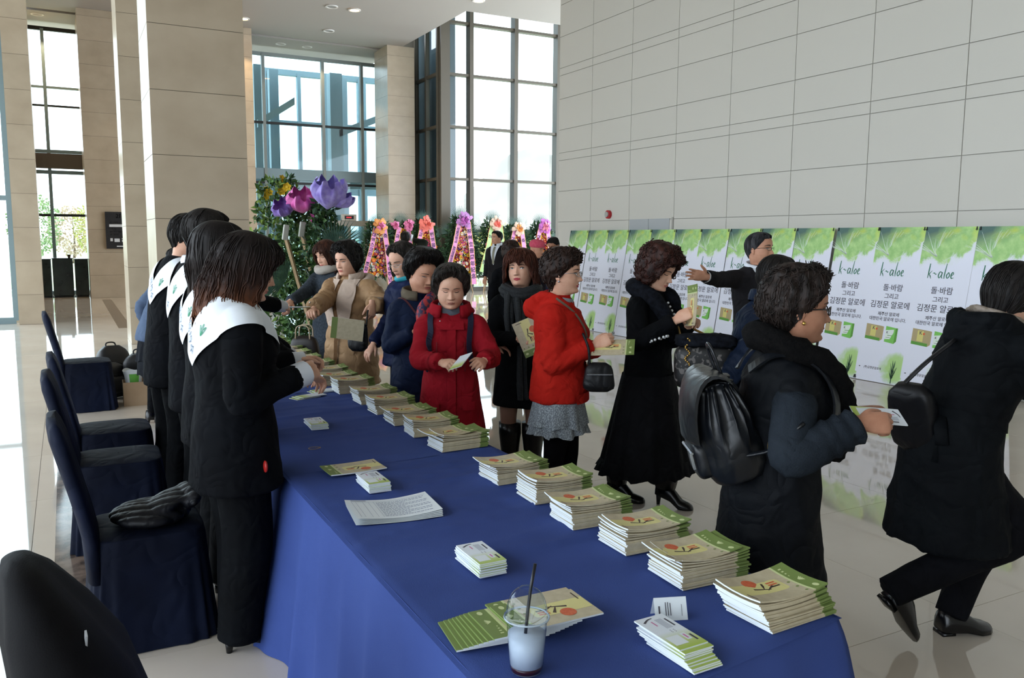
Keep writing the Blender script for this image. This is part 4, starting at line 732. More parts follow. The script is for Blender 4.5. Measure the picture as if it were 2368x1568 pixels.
def make_head(P):
    f = np.radians(np.concatenate([np.arange(-66, 66.1, 3), np.arange(75, 286, 10.)])); z = np.array(HZ)
    TH, Z = np.meshgrid(f, z); X, Y = head_xy(TH, Z); k = np.clip(np.cos(TH)*2-.2, 0, 1)*(Z > -.05)
    mo = P.get('mouth', 0); Y = Y+face_dy(X, Z, P)*k; fat = P.get('fat', 0); X = X*(1+fat*gz(Z, .2, .2))
    if mo: Y = Y-mo*.05*gz(X, 0, .05)*gz(Z, .19, .012)
    V, F = loft(np.stack([X, Y, Z], -1)[:, ::-1], True); n = len(f); M = []
    for q in F:
        if len(q) != 4: M.append(0); continue
        c = V[list(q)].mean(0); ax = abs(c[0]); lip = c[1] > .2 and ax < .098 and (.190 <= c[2] < .228-.14*ax*(ax > .04)+(-.006 if ax < .015 else 0) or .150+.22*ax*ax/.092 < c[2] < .190)
        M.append(1 if lip else 0)
    parts = [(V, F, M)]
    for s in (-1, 1):
        e = ell((0, 0, 0), (.028, .06, .105), 8, 10); a = np.linspace(-1.9, 2.3, 12)
        rim = tube(np.stack([np.full(12, .022), -.052*np.sin(a+.6)-.0*a, .1*np.cos(a+.2)], 1), .016, 6); lobe = ell((.005, .02, -.09), (.02, .025, .03), 6, 8)
        for g in (e, rim, lobe): parts.append((*xf(g, rot(z=-.35*1, loc=(.345, -.03, .40))), 0) if s > 0 else ((lambda v: (v*A(-1, 1, 1), [q[::-1] for q in g[1]], 0))(xf(g, rot(z=-.35, loc=(.345, -.03, .40)))[0])))
        op = P.get('eye', .5); ex, ez = s*.155, .497
        def fy(x, z_): t = np.arcsin(np.clip(abs(x)/.345, 0, 1)); xx, yy = head_xy(np.array([t]), np.array([z_])); return float(yy[0])+float(face_dy(np.array([x]), np.array([z_]), P)[0])
        a = np.linspace(-1, 1, 9); xa = ex+s*a*.062
        ca = (.034*op if op > .25 else -.014)*(1-a*a); up = [(x, fy(x, ez)+.006, ez+.002+c+.004*t) for x, t, c in zip(xa, a, ca)]; lo = [(x, fy(x, ez)+.005, ez-.004-.018*op*(1-t*t)+.004*t) for x, t in zip(xa, a)]
        cr_ = [(x, fy(x, ez+.03)+.001, ez+.028+.018*(1-t*t)+.003*t) for x, t in zip(xa, a)]; parts.append((*tube(cr_, [.0015]+[.0035]*7+[.0015], 5), 5))  # eyelid fold: its shade is painted as a line of darker skin colour
        if op > .25:
            parts.append((*loft([lo, up], False, False), 3)); ix = ex+P.get('gaze', 0)*.02
            iy = fy(ix, ez)+.0095; r = .026; parts.append(([(ix+r*math.cos(t), iy-.12*abs(r*math.cos(t)), ez+.006+r*.85*min(.9, op+.1)*math.sin(t)) for t in np.linspace(0, 6.28, 12, endpoint=False)], [tuple(range(12))], 4))
        parts.append((*tube([(x, y+.004, z_+.002) for x, y, z_ in up], [.004]+[.0085]*7+[.005], 5), 2))
        b = np.linspace(0, 1, 7); bx_ = ex+s*(b*.19-.095); bz = .592+.020*np.sin(b*2.8)-.012*b
        parts.append((*tube([(x, fy(x, z_)+.001, z_) for x, z_ in zip(bx_, bz)], np.interp(b, [0, .3, 1], [.006, .008, .003])*P.get('brow', 1), 6, flat=1.8), 6))
        parts.append((*ell((s*.034, fy(0, .32)-.03, .308), (.012, .016, .008), 5, 6), 2))  # nostrils: dark blobs in the lash colour stand in for the shade inside
    return cat(parts)
def hand_geo(pose):
    L = 1.; P = {'pinch': dict(c=[(40, 50, 25), (50, 55, 30), (58, 60, 30), (62, 60, 30)], th=(38, -28, 25)), 'open': dict(c=[(4, 8, 5), (2, 6, 4), (4, 8, 5), (8, 12, 8)], th=(55, -8, 6)), 'relax': dict(c=[(18, 28, 16), (22, 32, 18), (26, 36, 20), (30, 38, 20)], th=(42, -14, 16)), 'fist': dict(c=[(62, 78, 40), (66, 82, 40), (68, 82, 40), (70, 82, 40)], th=(30, -42, 40)), 'grip': dict(c=[(30, 42, 20), (34, 46, 22), (38, 48, 22), (42, 50, 24)], th=(46, -34, 18))}[pose]
    parts = [loft([[(a*math.cos(t), y, b*math.sin(t)+zo) for t in np.linspace(0, 6.283, 14, endpoint=False)][::-1] for y, a, b, zo in ((-.22, .155, .125, 0), (-.05, .16, .12, 0), (.08, .19, .12, 0), (.25, .235, .115, 0), (.42, .245, .1, 0), (.5, .235, .085, 0), (.55, .2, .06, 0))])]
    for k, (x, ln, y0) in enumerate(((.175, .40, .5), (.06, .45, .53), (-.06, .42, .52), (-.17, .33, .47))):
        p = A(x, y0-.08, .0); ang = 0; spread = (.09, .02, -.05, -.12)[k]; pts = [p, A(x, y0, .0)]; q = pts[1]
        for c, fr in zip(P['c'][k], (.45, .31, .24)):
            ang += math.radians(c); q = q+ln*fr*A(math.sin(spread)*math.cos(ang), math.cos(ang)*math.cos(spread), -math.sin(ang)); pts.append(q)
        parts.append(tube(smooth_path(pts, 14), np.interp(np.linspace(0, 1, 14), [0, .3, .8, .95, 1], [.056, .056, .047, .040, .018]), 8)); parts.append(ell(q, .026, 5, 7))
    o, d, b = [math.radians(v) for v in P['th']]; q = A(.13, .06, -.02); dirv = A(math.sin(o), math.cos(o)*.9, 0); pts = [q, q+dirv*.2+A(0, 0, -.05)]
    e = d; q = pts[1]
    for fr in (.19, .17): e2 = e; dv = unit(A(math.sin(o)*.75*math.cos(e2)-.25*abs(math.sin(e2)), math.cos(o)*.9+.35, math.sin(e2))); q = q+dv*fr; pts.append(q); e -= b*.5
    parts.append(tube(smooth_path(pts, 12), np.interp(np.linspace(0, 1, 12), [0, .4, .85, 1], [.085, .068, .052, .025]), 8)); parts.append(ell(q, .034, 5, 7))
    return fuse(parts, .019, 2)
HANDS = {}
def hand(pose, L, wrist, dirv, dorsal, left):
    if pose not in HANDS: HANDS[pose] = hand_geo(pose)
    V, F = HANDS[pose]; V = V*L
    y = unit(dirv); z = unit(np.asarray(dorsal)-y*(np.asarray(dorsal)@y)); x = np.cross(y, z)
    if not left: pass
    # thumb is on +x of the template: for palms down with y ahead, a left hand's thumb points right (+x)
    if not left: V = V*A(-1, 1, 1); F = [q[::-1] for q in F]
    return V@np.stack([x, y, z]) + np.asarray(wrist), F
def hair_geo(P):
    """shell following the skull with strand grooves, plus free locks or curls; head units"""
    th = np.linspace(-math.pi, math.pi, P.get('n', 96), endpoint=False); deg = np.abs(np.degrees(th)); rg = np.random.RandomState(P.get('seed', 1))
    zend = np.interp(deg, *zip(*P['end'])); off = P.get('off', .05); nr = P.get('rows', 34); t = np.linspace(0, 1, nr); hang = P.get('hang', False)
    zend = zend + P.get('rag', .02)*vnoise(np.stack([th*6, 0*th, 0*th], 1), P.get('seed', 1))
    rows = []
    Z = 1-(1-zend)[None]*t[:, None]**1.35; TH = np.broadcast_to(th, Z.shape)
    Zc = np.clip(Z, -.05, 1); X, Y = head_xy(TH, Zc); r = np.hypot(X, Y); an = np.arctan2(X, Y)
    vol = np.interp(Z, *zip(*P.get('vol', [(-1, 1), (0, 1), (1, 1)])))
    wid = np.interp(np.degrees(np.abs(TH)), *zip(*P.get('volth', [(0, 1), (180, 1)])))
    taper = np.clip((1-t)/P.get('tap', .12), .12, 1)[:, None] if not hang else np.clip((1-t)/.04, .4, 1)[:, None]
    o = off*vol*wid*taper
    rr = r+o*np.clip(1.15-Z*.3, .6, 1)
    if hang:
        rr = np.maximum.accumulate(np.where(Z > .2, rr, 0), 0); rr = rr*np.interp(Z, *zip(*P.get('flare', [(-2, 1), (1, 1)]))); back = np.clip((-np.cos(TH)-.2)*2, 0, 1); rr = np.where(Z < .3, rr*(1-.10*back*np.clip((.3-Z)*2, 0, 1)), rr)
    Zo = Z+o*np.clip((Z-.45)*1.9, 0, 1)+P.get('top', 0)*np.clip((Z-.55)*2, 0, 1)
    gx = np.stack([TH*P.get('gf', 11)*1.6+Z*P.get('swirl', 0), Z*P.get('gz', 1.3), 0*Z], -1).reshape(-1, 3); gr = vnoise(gx, 3).reshape(Z.shape)*.65+vnoise(gx*A(2.2, 1, 1), 5).reshape(Z.shape)*.35
    amp = P.get('groove', .014)*np.clip(1.2-Z*.5, .3, 1)*np.clip(t*3, 0, 1)[:, None]; rr = rr+gr*amp
    if P.get('wave'): rr = rr+P['wave']*np.sin(Z*P.get('wf', 22)+gr*2+TH*2)*np.clip((.55-Z)*2, 0, 1)
    x, y = rr*np.sin(an), rr*np.cos(an)
    if P.get('lump'):
        pp = np.stack([x, y, Zo], -1).reshape(-1, 3); l = (np.abs(vnoise(pp*P.get('lf', 9), 2))*-1+.45).reshape(Z.shape); x, y, Zo = x*(1+P['lump']*l*1.3), y*(1+P['lump']*l*1.3), Zo+P['lump']*.35*l*(Z > .5)
    outer = np.stack([x, y, Zo], -1); inner = outer*1.; inner[..., :2] *= .9; inner[..., 2] -= .03*np.clip(Z-.3, 0, 1)
    V, F = loft(np.concatenate([outer, inner[::-1]])[:, ::-1], True); parts = [(V, F)]
    def surf(a, u): j = int((a+math.pi)/(2*math.pi)*len(th)) % len(th); i = u*(nr-1); i0 = min(int(i), nr-2); f_ = i-i0; return outer[i0, j]*(1-f_)+outer[i0+1, j]*f_
    fl = P.get('fluff', .012); xl = P.get('tails', .3) if hang else 0
    for _ in range(int(P.get('locks', 0)*(2.4 if hang else 1.8))):
        a = rg.uniform(-math.pi, math.pi); u0 = rg.uniform(.1, .75); w = rg.uniform(-.12, .12); u1 = min(1, u0+rg.uniform(.25, .6)); pts = []; lift = rg.uniform(0, fl)
        for u in np.linspace(u0, u1, 8):
            p = surf(a+w*(u-u0)*3, u); n_ = unit(p*A(1, 1, .7)-A(0, 0, .3)); s_ = (u-u0)/max(.05, u1-u0); pts.append(p+n_*(.003+lift*math.sin(s_*2.6)))
        q = pts[-1]+(pts[-1]-pts[-2])*rg.uniform(.1, .5)*(1 if hang else .3); pts += [pts[-1]*(1-f_)+(pts[-1]+A(rg.uniform(-.05, .05), rg.uniform(-.05, .05), -xl*rg.uniform(.2, .8)))*f_ for f_ in (.5, 1)] if hang and u1 > .9 and abs(a) > 1.15 else []; pts.append(q if not (hang and u1 > .9 and abs(a) > 1.15) else pts[-1]+A(0, 0, -.03)) if hang else pts.append(q*A(1+rg.uniform(-.02, .02), 1+rg.uniform(-.02, .02), 1)); R = rg.uniform(.005, .012)
        pts = np.array(pts)
        if P.get('wave'): s = np.linspace(0, 1, len(pts)); pts = pts*(1+.05*np.sin(s*9+rg.uniform(0, 6))[:, None]*s[:, None]*A(1, 1, 0))
        parts.append(tube(pts, np.interp(np.linspace(0, 1, len(pts)), [0, .15, .7, 1], [.001, R, R, .002]), 5))
    for _ in range(P.get('curls', 0)):
        a = rg.uniform(-math.pi, math.pi); u = rg.uniform(.12, .98); p = surf(a, u); q = surf(a+.05, min(1, u+.05)); dv = unit(q-p+rg.normal(0, .03, 3)); n = unit(p*A(1, 1, .6)-A(0, 0, .3)); b = np.cross(dv, n); s = np.linspace(0, 1, 9); R = P.get('cr', .035)*rg.uniform(.35, .8); ph = rg.uniform(0, 6)
        pts = p+n*(.004+.012*np.sin(s*3.1)[:, None])+dv*(s[:, None]-.5)*.12+1.5*R*(np.cos(s*6+ph)[:, None]*dv+np.sin(s*6+ph)[:, None]*b); parts.append(tube(pts, np.interp(s, [0, .3, .8, 1], np.array([.2, 1, .9, .15])*P.get('ct', .014)), 5))
    return cat(parts)[:2]
COAT_F = [(.47, .112, .090, 0), (.53, .106, .088, 0), (.60, .095, .078, 0), (.65, .094, .079, .003), (.71, .102, .088, .006), (.755, .106, .082, .002), (.788, .105, .072, -.004), (.815, .092, .060, -.008), (.838, .066, .048, -.008), (.856, .045, .042, -.004)]
COAT_M = [(.47, .100, .080, 0), (.53, .098, .080, 0), (.60, .098, .078, 0), (.66, .103, .082, .002), (.72, .112, .086, .003), (.765, .120, .080, 0), (.797, .122, .070, -.004), (.822, .106, .056, -.008), (.842, .068, .047, -.008), (.856, .045, .042, -.004)]
class Person:
    def __init__(s, pos, face, H, label, lean=0, side=0, cat_='person', head=(0, 0, 0), hs=.138, group=None, vox=.013, skin='light', lips='pink'):
        s.H = H; s.lean = math.radians(lean); s.side = math.radians(side); s.pos = A(*pos, 0); s.th = math.radians(face)-math.pi/2; s.vox = vox
        s.root = empty('person', (pos[0], pos[1], 0), s.th, label=label, cat_=cat_, group=group); s.hr = [math.radians(v) for v in head]; s.Hh = hs*H; s.body = []; s.coatVF = None; s.sk = SKIN[skin]; s.lp = LIP[lips]
        s.arm = {}; s.nb = .862
    def loc(s, w):
        w = np.asarray(w, float)-s.pos; c, n = math.cos(-s.th), math.sin(-s.th); return A(c*w[0]-n*w[1], n*w[0]+c*w[1], w[2])
    def world(s, p):
        c, n = math.cos(s.th), math.sin(s.th); return A(c*p[0]-n*p[1], n*p[0]+c*p[1], p[2])+s.pos
    def bend(s, V):
        V = np.asarray(V, float).reshape(-1, 3).copy(); z0 = .50*s.H; w = np.clip((V[:, 2]-.47*s.H)/(.22*s.H), 0, 1); w = w*w*(3-2*w)
        for ax, ang in ((0, -s.lean), (1, s.side)):
            a = ang*w; c, n = np.cos(a), np.sin(a); z = V[:, 2]-z0
            if ax == 0: y = V[:, 1].copy(); V[:, 1] = y*c-z*n; V[:, 2] = z0+y*n+z*c
            else: x = V[:, 0].copy(); V[:, 0] = x*c+z*n; V[:, 2] = z0-x*n+z*c
        return V
    def headM(s):
        b = s.bend([A(0, .004+(.862-s.nb)*.8, s.nb)*s.H])[0]; return b
    def head_place(s, V):
        """head units -> local metres; rotation fades down the neck"""
        V = np.asarray(V, float).copy(); w = np.clip((V[:, 2]+.42)/.42, 0, 1); piv = A(0, -.06, .02); yw, pt, rl = s.hr; Q = V-piv
        base = -s.lean*.9
        out = np.empty_like(Q)
        a = pt*w*-1; c, n = np.cos(a), np.sin(a); y = Q[:, 1]*c-Q[:, 2]*n; z = Q[:, 1]*n+Q[:, 2]*c; x = Q[:, 0]
        a = rl*w; c, n = np.cos(a), np.sin(a); x, z = x*c+z*n, -x*n+z*c
        a = yw*w; c, n = np.cos(a), np.sin(a); x, y = x*c-y*n, x*n+y*c
        a = base*(1-.55*w); c, n = np.cos(a), np.sin(a); y, z = y*c-z*n, y*n+z*c
        a = s.side; x, z = x*math.cos(a)+z*math.sin(a), -x*math.sin(a)+z*math.cos(a)
        out = np.stack([x, y, z], 1)+piv; return out*s.Hh + s.headM()
    def headpt(s, p): return s.head_place(np.array([p], float))[0]
    def make_head(s, **P):
        V, F, M = make_head(P); s.body.append((s.head_place(V), F, M)); return s
    def hair(s, material, **P):
        V, F = hair_geo(P); s.hairo = obj('hair', (s.head_place(V), F), material, s.root, smooth=True); return s
    def ik(s, side, wrist, hint=None, w=True):
        H = s.H; S_ = s.bend([A(side*.096, -.006, .792)*H])[0]; L1, L2 = .178*H, .152*H; W_ = s.loc(wrist) if w else np.asarray(wrist, float); d = W_-S_; D = np.linalg.norm(d); D2 = min(D, (L1+L2)*.995)
        if D > D2: k = D/(L1+L2)*1.005; L1 *= k; L2 *= k; D2 = D
        u = d/D; a = (L1*L1-L2*L2+D2*D2)/(2*D2); h = math.sqrt(max(0, L1*L1-a*a)); hint = A(side*.5, -.45, -1) if hint is None else np.asarray(hint, float); p = unit(hint-u*(hint@u)); E_ = S_+u*a+p*h
        s.arm[side] = (S_, E_, W_); return s
    def arms_down(s, side, fwd=.03, out=.135, z=.49): return s.ik(side, A(side*out, fwd, z)*s.H, A(side*.6, -1, 0), False)
    def coat(s, material, hem=.47, prof='F', bulk=1., flare=1., sleeve=1., folds=.007, quilt=0, name='coat', cuff=.030, extra=(), vfold=1, seed=1, belly=0):
        H = s.H; P = [p for p in (COAT_F if prof == 'F' else COAT_M) if p[0] > hem+.03]; z0 = P[0]; k = (z0[0]-hem)
        ex = [(hem+k*t, (z0[1]+.05*k*flare*(1-t)*3.2*(flare-.0)), (z0[2]+.05*k*flare*(1-t)*3.0), 0) for t in (0, .33, .66)] if k > .03 else [(hem, z0[1]*1.02, z0[2]*1.02, 0)]
        P = ex+P; th = np.linspace(0, 2*math.pi, 40, endpoint=False); R = []
        bs = lambda z: 1+(bulk-1)*np.clip((.84-z)/.05, 0, 1)
        for z, a, b, yo in P:
            e = 2/2.35; x = a*bs(z)*np.sign(np.cos(th))*np.abs(np.cos(th))**e; y = (b*bs(z)+belly*gz(z, .6, .12)*(np.sin(th) > 0))*np.sign(np.sin(th))*np.abs(np.sin(th))**e+yo; R.append(np.stack([x, y, np.full(40, z)], 1)*H)
        V, F = loft(R); parts = [(s.bend(V), F)]; s.tbvh = BVHTree.FromPolygons(s.bend(V).tolist(), F)
        for sd in (-1, 1):
            if sd not in s.arm: s.arms_down(sd)
            S_, E_, W_ = s.arm[sd]; pth = smooth_path([S_+A(-sd*.03*H, 0, -.012*H), S_+(E_-S_)*.12, S_+(E_-S_)*.55, E_, E_+(W_-E_)*.5, W_], 26)
            q = pth[2:]*1; pth = np.vstack([pth[:1], pth[1:]]); rad = np.interp(np.linspace(0, 1, 26), [0, .2, .45, .6, .8, 1], [.040, .044, .038, .035, .031, min(cuff, .031)])*H*(1+(bulk-1)*.8)*sleeve
            parts.append(tube(pth, rad, 14))
        for pts, rr in extra: parts.append((lambda t: (s.bend(t[0]), t[1]))(tube(smooth_path(np.array(pts, float)*H, 24), np.interp(np.linspace(0, 1, 24), np.linspace(0, 1, len(rr)), rr)*H, 14)))
        V, F = fuse(parts, s.vox, 3); N = normals(V, F); U = V/H*1.6
        if quilt:
            d = quilt*(np.abs(np.sin(U[:, 2]*math.pi/.105))**.7-.6)*.014 + .35*folds*fbm(U*A(9, 9, 14), seed)
            V = V+N*d[:, None]
        lowz = np.clip((.62*1.6-U[:, 2])/.5, 0, 1)
        d = folds*((1-lowz*.5)*fbm(U*A(6, 6, 8)+A(0, 0, 0), seed)*1.0+vfold*lowz*fbm(U*A(11, 11, 1.6), seed+1)*1.3)
        for sd in (-1, 1):
            S_, E_, W_ = s.arm[sd]; dist = np.linalg.norm(V-E_, axis=1); d += folds*1.1*np.exp(-(dist/(.085*H))**2)*vnoise(np.stack([(V-E_)@unit(W_-S_)*70, V[:, 0]*6, V[:, 2]*6], 1), seed+3)
        W3 = U*A(7, 7, 6)+np.stack([vnoise(U*3, 11), vnoise(U*3, 12), vnoise(U*3, 13)], 1)*.9; d += folds*.9*((1-np.abs(vnoise(W3, seed+8)))**4-.25)
        V = V+N*d[:, None]; s.coatVF = (V, F); s.bvh = BVHTree.FromPolygons(V.tolist(), F); s.coato = obj(name, (V, F), material, s.root, smooth=True); return s
    def near(s, p, off=.004):
        l, n, i, d = s.bvh.find_nearest(Vector(p)); return np.array(l)+np.array(n)*off
    def cast(s, o, d, off=.004, torso=False):
        l, n, i, _ = (s.tbvh if torso else s.bvh).ray_cast(Vector(o), Vector(d)); off = off+.008 if torso else off
        return s.near(np.asarray(o)+np.asarray(d)*.3, off) if l is None else np.array(l)+np.array(n)*off
    def decal(s, name, grid, dirv, material, off=.004, parent=None, smooth=True):
        """grid of (x,z) fractions of H cast on to the coat from a side (0,-1,0 = from the front towards the back)"""
        g = np.array(grid, float); d = np.asarray(dirv, float); sd = np.cross(d, A(0, 0, 1)); V = [[s.cast(s.bend([(-sd*u*0)+A(*(sd*u*s.H))*1+A(0, 0, v*s.H)])[0]-d*.8, d, off, True) for u, v in row] for row in g]
        return obj(name, loft(np.array(V), False, False), material, s.root, smooth=smooth)
    def patch(s, name, u0, u1, v0, v1, dirv, material, off=.004, nu=4, nv=6, du=0):
        return s.decal(name, [[(u+du*(v-v0), v) for u in np.linspace(u0, u1, nu)] for v in np.linspace(v0, v1, nv)], dirv, material, off)
    def strap(s, name, pts, width, material, off=.006, th=.004, n=26, proj=True):
        P = smooth_path(pts, n); Q = [];
        T, U, B = frames(P)
        for p in P:
            if proj: l, nn, i, d = s.bvh.find_nearest(Vector(p)); Q.append((np.array(l)+np.array(nn)*off, np.array(nn)))
            else: Q.append((p, unit(p*A(1, 1, 0))))
        C = np.array([q[0] for q in Q]); Nn = np.array([q[1] for q in Q])
        for _ in range(3): C[1:-1] = (C[:-2]+C[1:-1]*2+C[2:])/4; Nn[1:-1] = (Nn[:-2]+Nn[1:-1]+Nn[2:])/3
        Nn /= np.linalg.norm(Nn, axis=1)[:, None]+1e-9; T = np.gradient(C, axis=0); sd = np.cross(T, Nn); sd /= np.linalg.norm(sd, axis=1)[:, None]+1e-9
        rings = np.stack([C-sd*width/2, C+sd*width/2, C+sd*width/2+Nn*th, C-sd*width/2+Nn*th], 1); return obj(name, loft(rings), material, s.root, smooth=False)
    def legs(s, material, feet=None, name='trousers', top=.52, rad=(.062, .046, .036), ank=.045, knees=None, hip=.048, vox=None, folds=.004):
        H = s.H; parts = [ell(A(0, -.004, .50)*H, A(.092, .074, .075)*H)]; s.feet = feet or {-1: A(-.055, .0, 0)*H, 1: A(.055, .0, 0)*H}; s.ank = {}
        for sd in (-1, 1):
            hp = A(sd*hip, -.004, .50)*H; an = s.feet[sd]+A(0, -.012*H, ank*H); kn = (hp+an)/2+A(sd*.006, .018, .01)*H if not knees or sd not in knees else np.asarray(knees[sd], float); P = smooth_path([hp, hp*.5+kn*.5, kn, kn*.5+an*.5, an], 20)
            parts.append(tube(P, np.interp(np.linspace(0, 1, 20), [0, .5, 1], rad)*H, 14))
        V, F = fuse(parts, vox or s.vox, 3); N = normals(V, F); V = V+N*(folds*fbm(V*A(9, 9, 7), 5))[:, None]; V = V[:] ; s.lego = obj(name, (V, F), material, s.root, smooth=True); return s
    def shoe(s, sd, material, heel=.0, boot=0, ang=0, pitch=0, name='shoe', wide=1., lift=0):
        H = s.H; L = .150*H; f = s.feet[sd]; y = np.array([-.30, -.27, -.1, .15, .4, .58, .68, .72])*L; w = np.array([.10, .15, .165, .165, .21, .185, .11, .04])*L*wide; hh = np.array([.16, .36, .40, .34, .21, .16, .12, .06])*L; hz = np.interp(y, [-.3*L, .15*L, .35*L], [heel, heel*.55, 0]); R = []
        t = np.linspace(0, 2*math.pi, 16, endpoint=False)
        for a, b, c, h0 in zip(y, w, hh, hz): R.append(np.stack([b*np.cos(t), np.full(16, a), h0+.004+np.where(np.sin(t) > 0, c*np.sin(t)**.8 if 0 else c*np.abs(np.sin(t))**.8, .0)-np.where(np.sin(t) < 0, 0.004*np.abs(np.sin(t)), 0)], 1)[::-1])
        M = rot(x=pitch, z=ang, loc=tuple(f+A(0, 0, lift))); p = [xf(loft(R), M)]
        if heel > .02: p.append(xf(tube([(0, -.22*L, heel+.01), (0, -.235*L, .0)], [.085*L, .045*L], 8), M))
        else: p.append(xf(bx(-.14*L, .14*L, -.3*L, -.05*L, -.002, .014), M))
        if boot: p.append(xf(tube([(0, -.06*L, heel+.2*L), (0, -.05*L, boot*.45), (0, -.02*L, boot*.8), (0, .0, boot)], np.array([.038, .040, .050, .050])*H, 16), M))
        V, F, _ = cat(p); obj(name, (V, F), material, s.root, smooth=True); return s
    def hands(s, sd, pose='relax', dirv=None, dorsal=None, L=.102, w=True):
        S_, E_, W_ = s.arm[sd]; d = unit(W_-E_) if dirv is None else s.loc(np.asarray(dirv, float)+s.pos*A(1, 1, 0)) if w else np.asarray(dirv, float)
        dz = A(0, 0, 1) if dorsal is None else (s.loc(np.asarray(dorsal, float)+s.pos) if w else np.asarray(dorsal, float))
        V, F = hand(pose, L*s.H, W_+unit(W_-E_)*.012, d, dz, sd < 0); s.body.append((V, F, 0)); s.hd = getattr(s, 'hd', {}); s.hd[sd] = W_+unit(d)*L*s.H*.62; return s
    def finish(s, bare=None):
        H = s.H; th = np.linspace(0, 6.283, 12, endpoint=False)
        V, F = loft([np.stack([a*np.cos(th), b*np.sin(th)-.004, np.full(12, z)], 1)*H for z, a, b in ((.46, .06, .045), (.6, .055, .045), (.75, .065, .045), (.815, .05, .03), (.84, .03, .03))]); s.body.append((s.bend(V), F, 0))
        for sd, (S_, E_, W_) in s.arm.items(): s.body.append((*tube([S_*.85+A(0, 0, .12*H), S_, E_, W_], np.array([.02, .02, .018, .017])*H, 8), 0))
        for f in (bare or []): s.body.append(f)
        V, F, M = cat(s.body); s.bodyo = obj('body', (V, F, M), [s.sk, s.lp, LASH_NOSTRIL, EYEW, IRIS, CREASE_SHADE, BROWM], s.root, smooth=True); return s
    def glasses(s, material, lens=True, r=.075, rect_=0, thick=.008):
        p = []
        for sd in (-1, 1):
            a = np.linspace(0, 6.283, 20); c = np.sign(np.cos(a))*np.abs(np.cos(a))**(.6 if rect_ else 1)*r*1.15; e = np.sign(np.sin(a))*np.abs(np.sin(a))**(.6 if rect_ else 1)*r*.8
            p.append(tube(np.stack([sd*.155+c, .50-.10*((sd*.155+c)/.25)**2, .485+e], 1), thick, 6)); p.append(tube([(sd*.245, .405, .51), (sd*.335, .25, .51), (sd*.36, -.02, .48)], thick, 6))
        p.append(tube([(-.07, .49, .50), (0, .515, .515), (.07, .49, .50)], thick, 6)); V, F, _ = cat(p); g = obj('glasses', (s.head_place(V), F), material, s.root, smooth=True)
        if lens:
            for sd in (-1, 1):
                a = np.linspace(0, 6.283, 16, endpoint=False); V = np.stack([sd*.155+r*1.1*np.cos(a), .497-.10*((sd*.155+r*np.cos(a))/.25)**2, .485+r*.76*np.sin(a)], 1); obj('lens', (s.head_place(V), [tuple(range(16))]), LENS, g)
        return s
    def neckring(s, name, material, z0=.835, z1=.872, r0=.062, r1=.056, thick=.010, open_=0, y=-.004, noise=0, tilt=.02, flat=1):
        H = s.H; a = np.linspace(open_, 2*math.pi-open_, 44, endpoint=open_ > 0) + math.pi/2; rings = []
        prof = [(r0, z0), (r0*.5+r1*.5+.003, (z0+z1)/2), (r1, z1), (r1-thick*.6, z1+.003), (r1-thick, z1-.004), (r0-thick, z0)]
        for rr, z in prof: rings.append(np.stack([rr*1.12*np.cos(a), y+rr*np.sin(a), z-tilt*np.sin(a)*.6], 1)*H)
        V, F = loft(np.array(rings).transpose(1, 0, 2), open_ > 0) if open_ else loft(np.array(rings), False)
        V = s.bend(V)
        if noise: V = V+noise*np.stack([vnoise(V*60, 1), vnoise(V*60, 2), vnoise(V*60, 3)], 1)
        return obj(name, (V, F), material, s.root, smooth=True)
    def strands(s, name, material, pts, r, k=6, sr=.5, seed=1, n=30):
        P = smooth_path(np.array(pts, float)*s.H, n); T, U, B = frames(P); rg = np.random.RandomState(seed); parts = []; q = np.linspace(0, 1, n); rr = np.interp(q, np.linspace(0, 1, len(np.atleast_1d(r))), np.atleast_1d(r))*s.H
        for i in range(k):
            a = i*6.283/k+rg.uniform(-.3, .3)+1.6*q*rg.uniform(-1, 1); C_ = P+(rr*.62)[:, None]*(np.cos(a)[:, None]*U+np.sin(a)[:, None]*B); v, f = tube(C_, rr*sr*(1+.18*np.sin(q*9+i)), 9); v = v+normals(v, f)*(.0035*fbm(v*70, i))[:, None]; parts.append((s.bend(v), f))
        return obj(name, cat(parts)[:2], material, s.root, smooth=True)
    def roll(s, name, material, pts, r, noise=0, nf=40, m=14, n=30, bendit=True, flat=1):
        """soft roll (scarf, hood, fur) along a path given in fractions of H"""
        P = smooth_path(np.array(pts, float)*s.H, n); r = np.interp(np.linspace(0, 1, n), np.linspace(0, 1, len(np.atleast_1d(r))), np.atleast_1d(r))*s.H
        V, F = tube(P, r, m, flat=flat); V = s.bend(V) if bendit else V
        if noise: N = normals(V, F); V = V+N*(noise*fbm(V*nf, 4))[:, None]
        return obj(name, (V, F), material, s.root, smooth=True)
LENS = glass('spectacle_lens', 'eef2f2', .12)
def fabric(name, col, col2=None, rough=.85, bump=.3, bs=500, sheen=0, scale=6): return mat(name, col, rough, col2 or col, scale, bump=bump, bscale=bs, sheen=0, spec=.08, detail=4, wr=.55)
def hairm(name, col, col2): return mat(name, col, .55, col2, 45, (1, 1, .2), spec=.25, detail=3, bump=.5, bscale=220)
HB = hairm('black_hair', '0d0b0b', '1d1917'); HD = hairm('dark_brown_hair', '1a110e', '33221b'); HR = hairm('reddish_brown_hair', '331a13', '5a3022'); HG = hairm('greying_hair', '15130f', '3a3431')
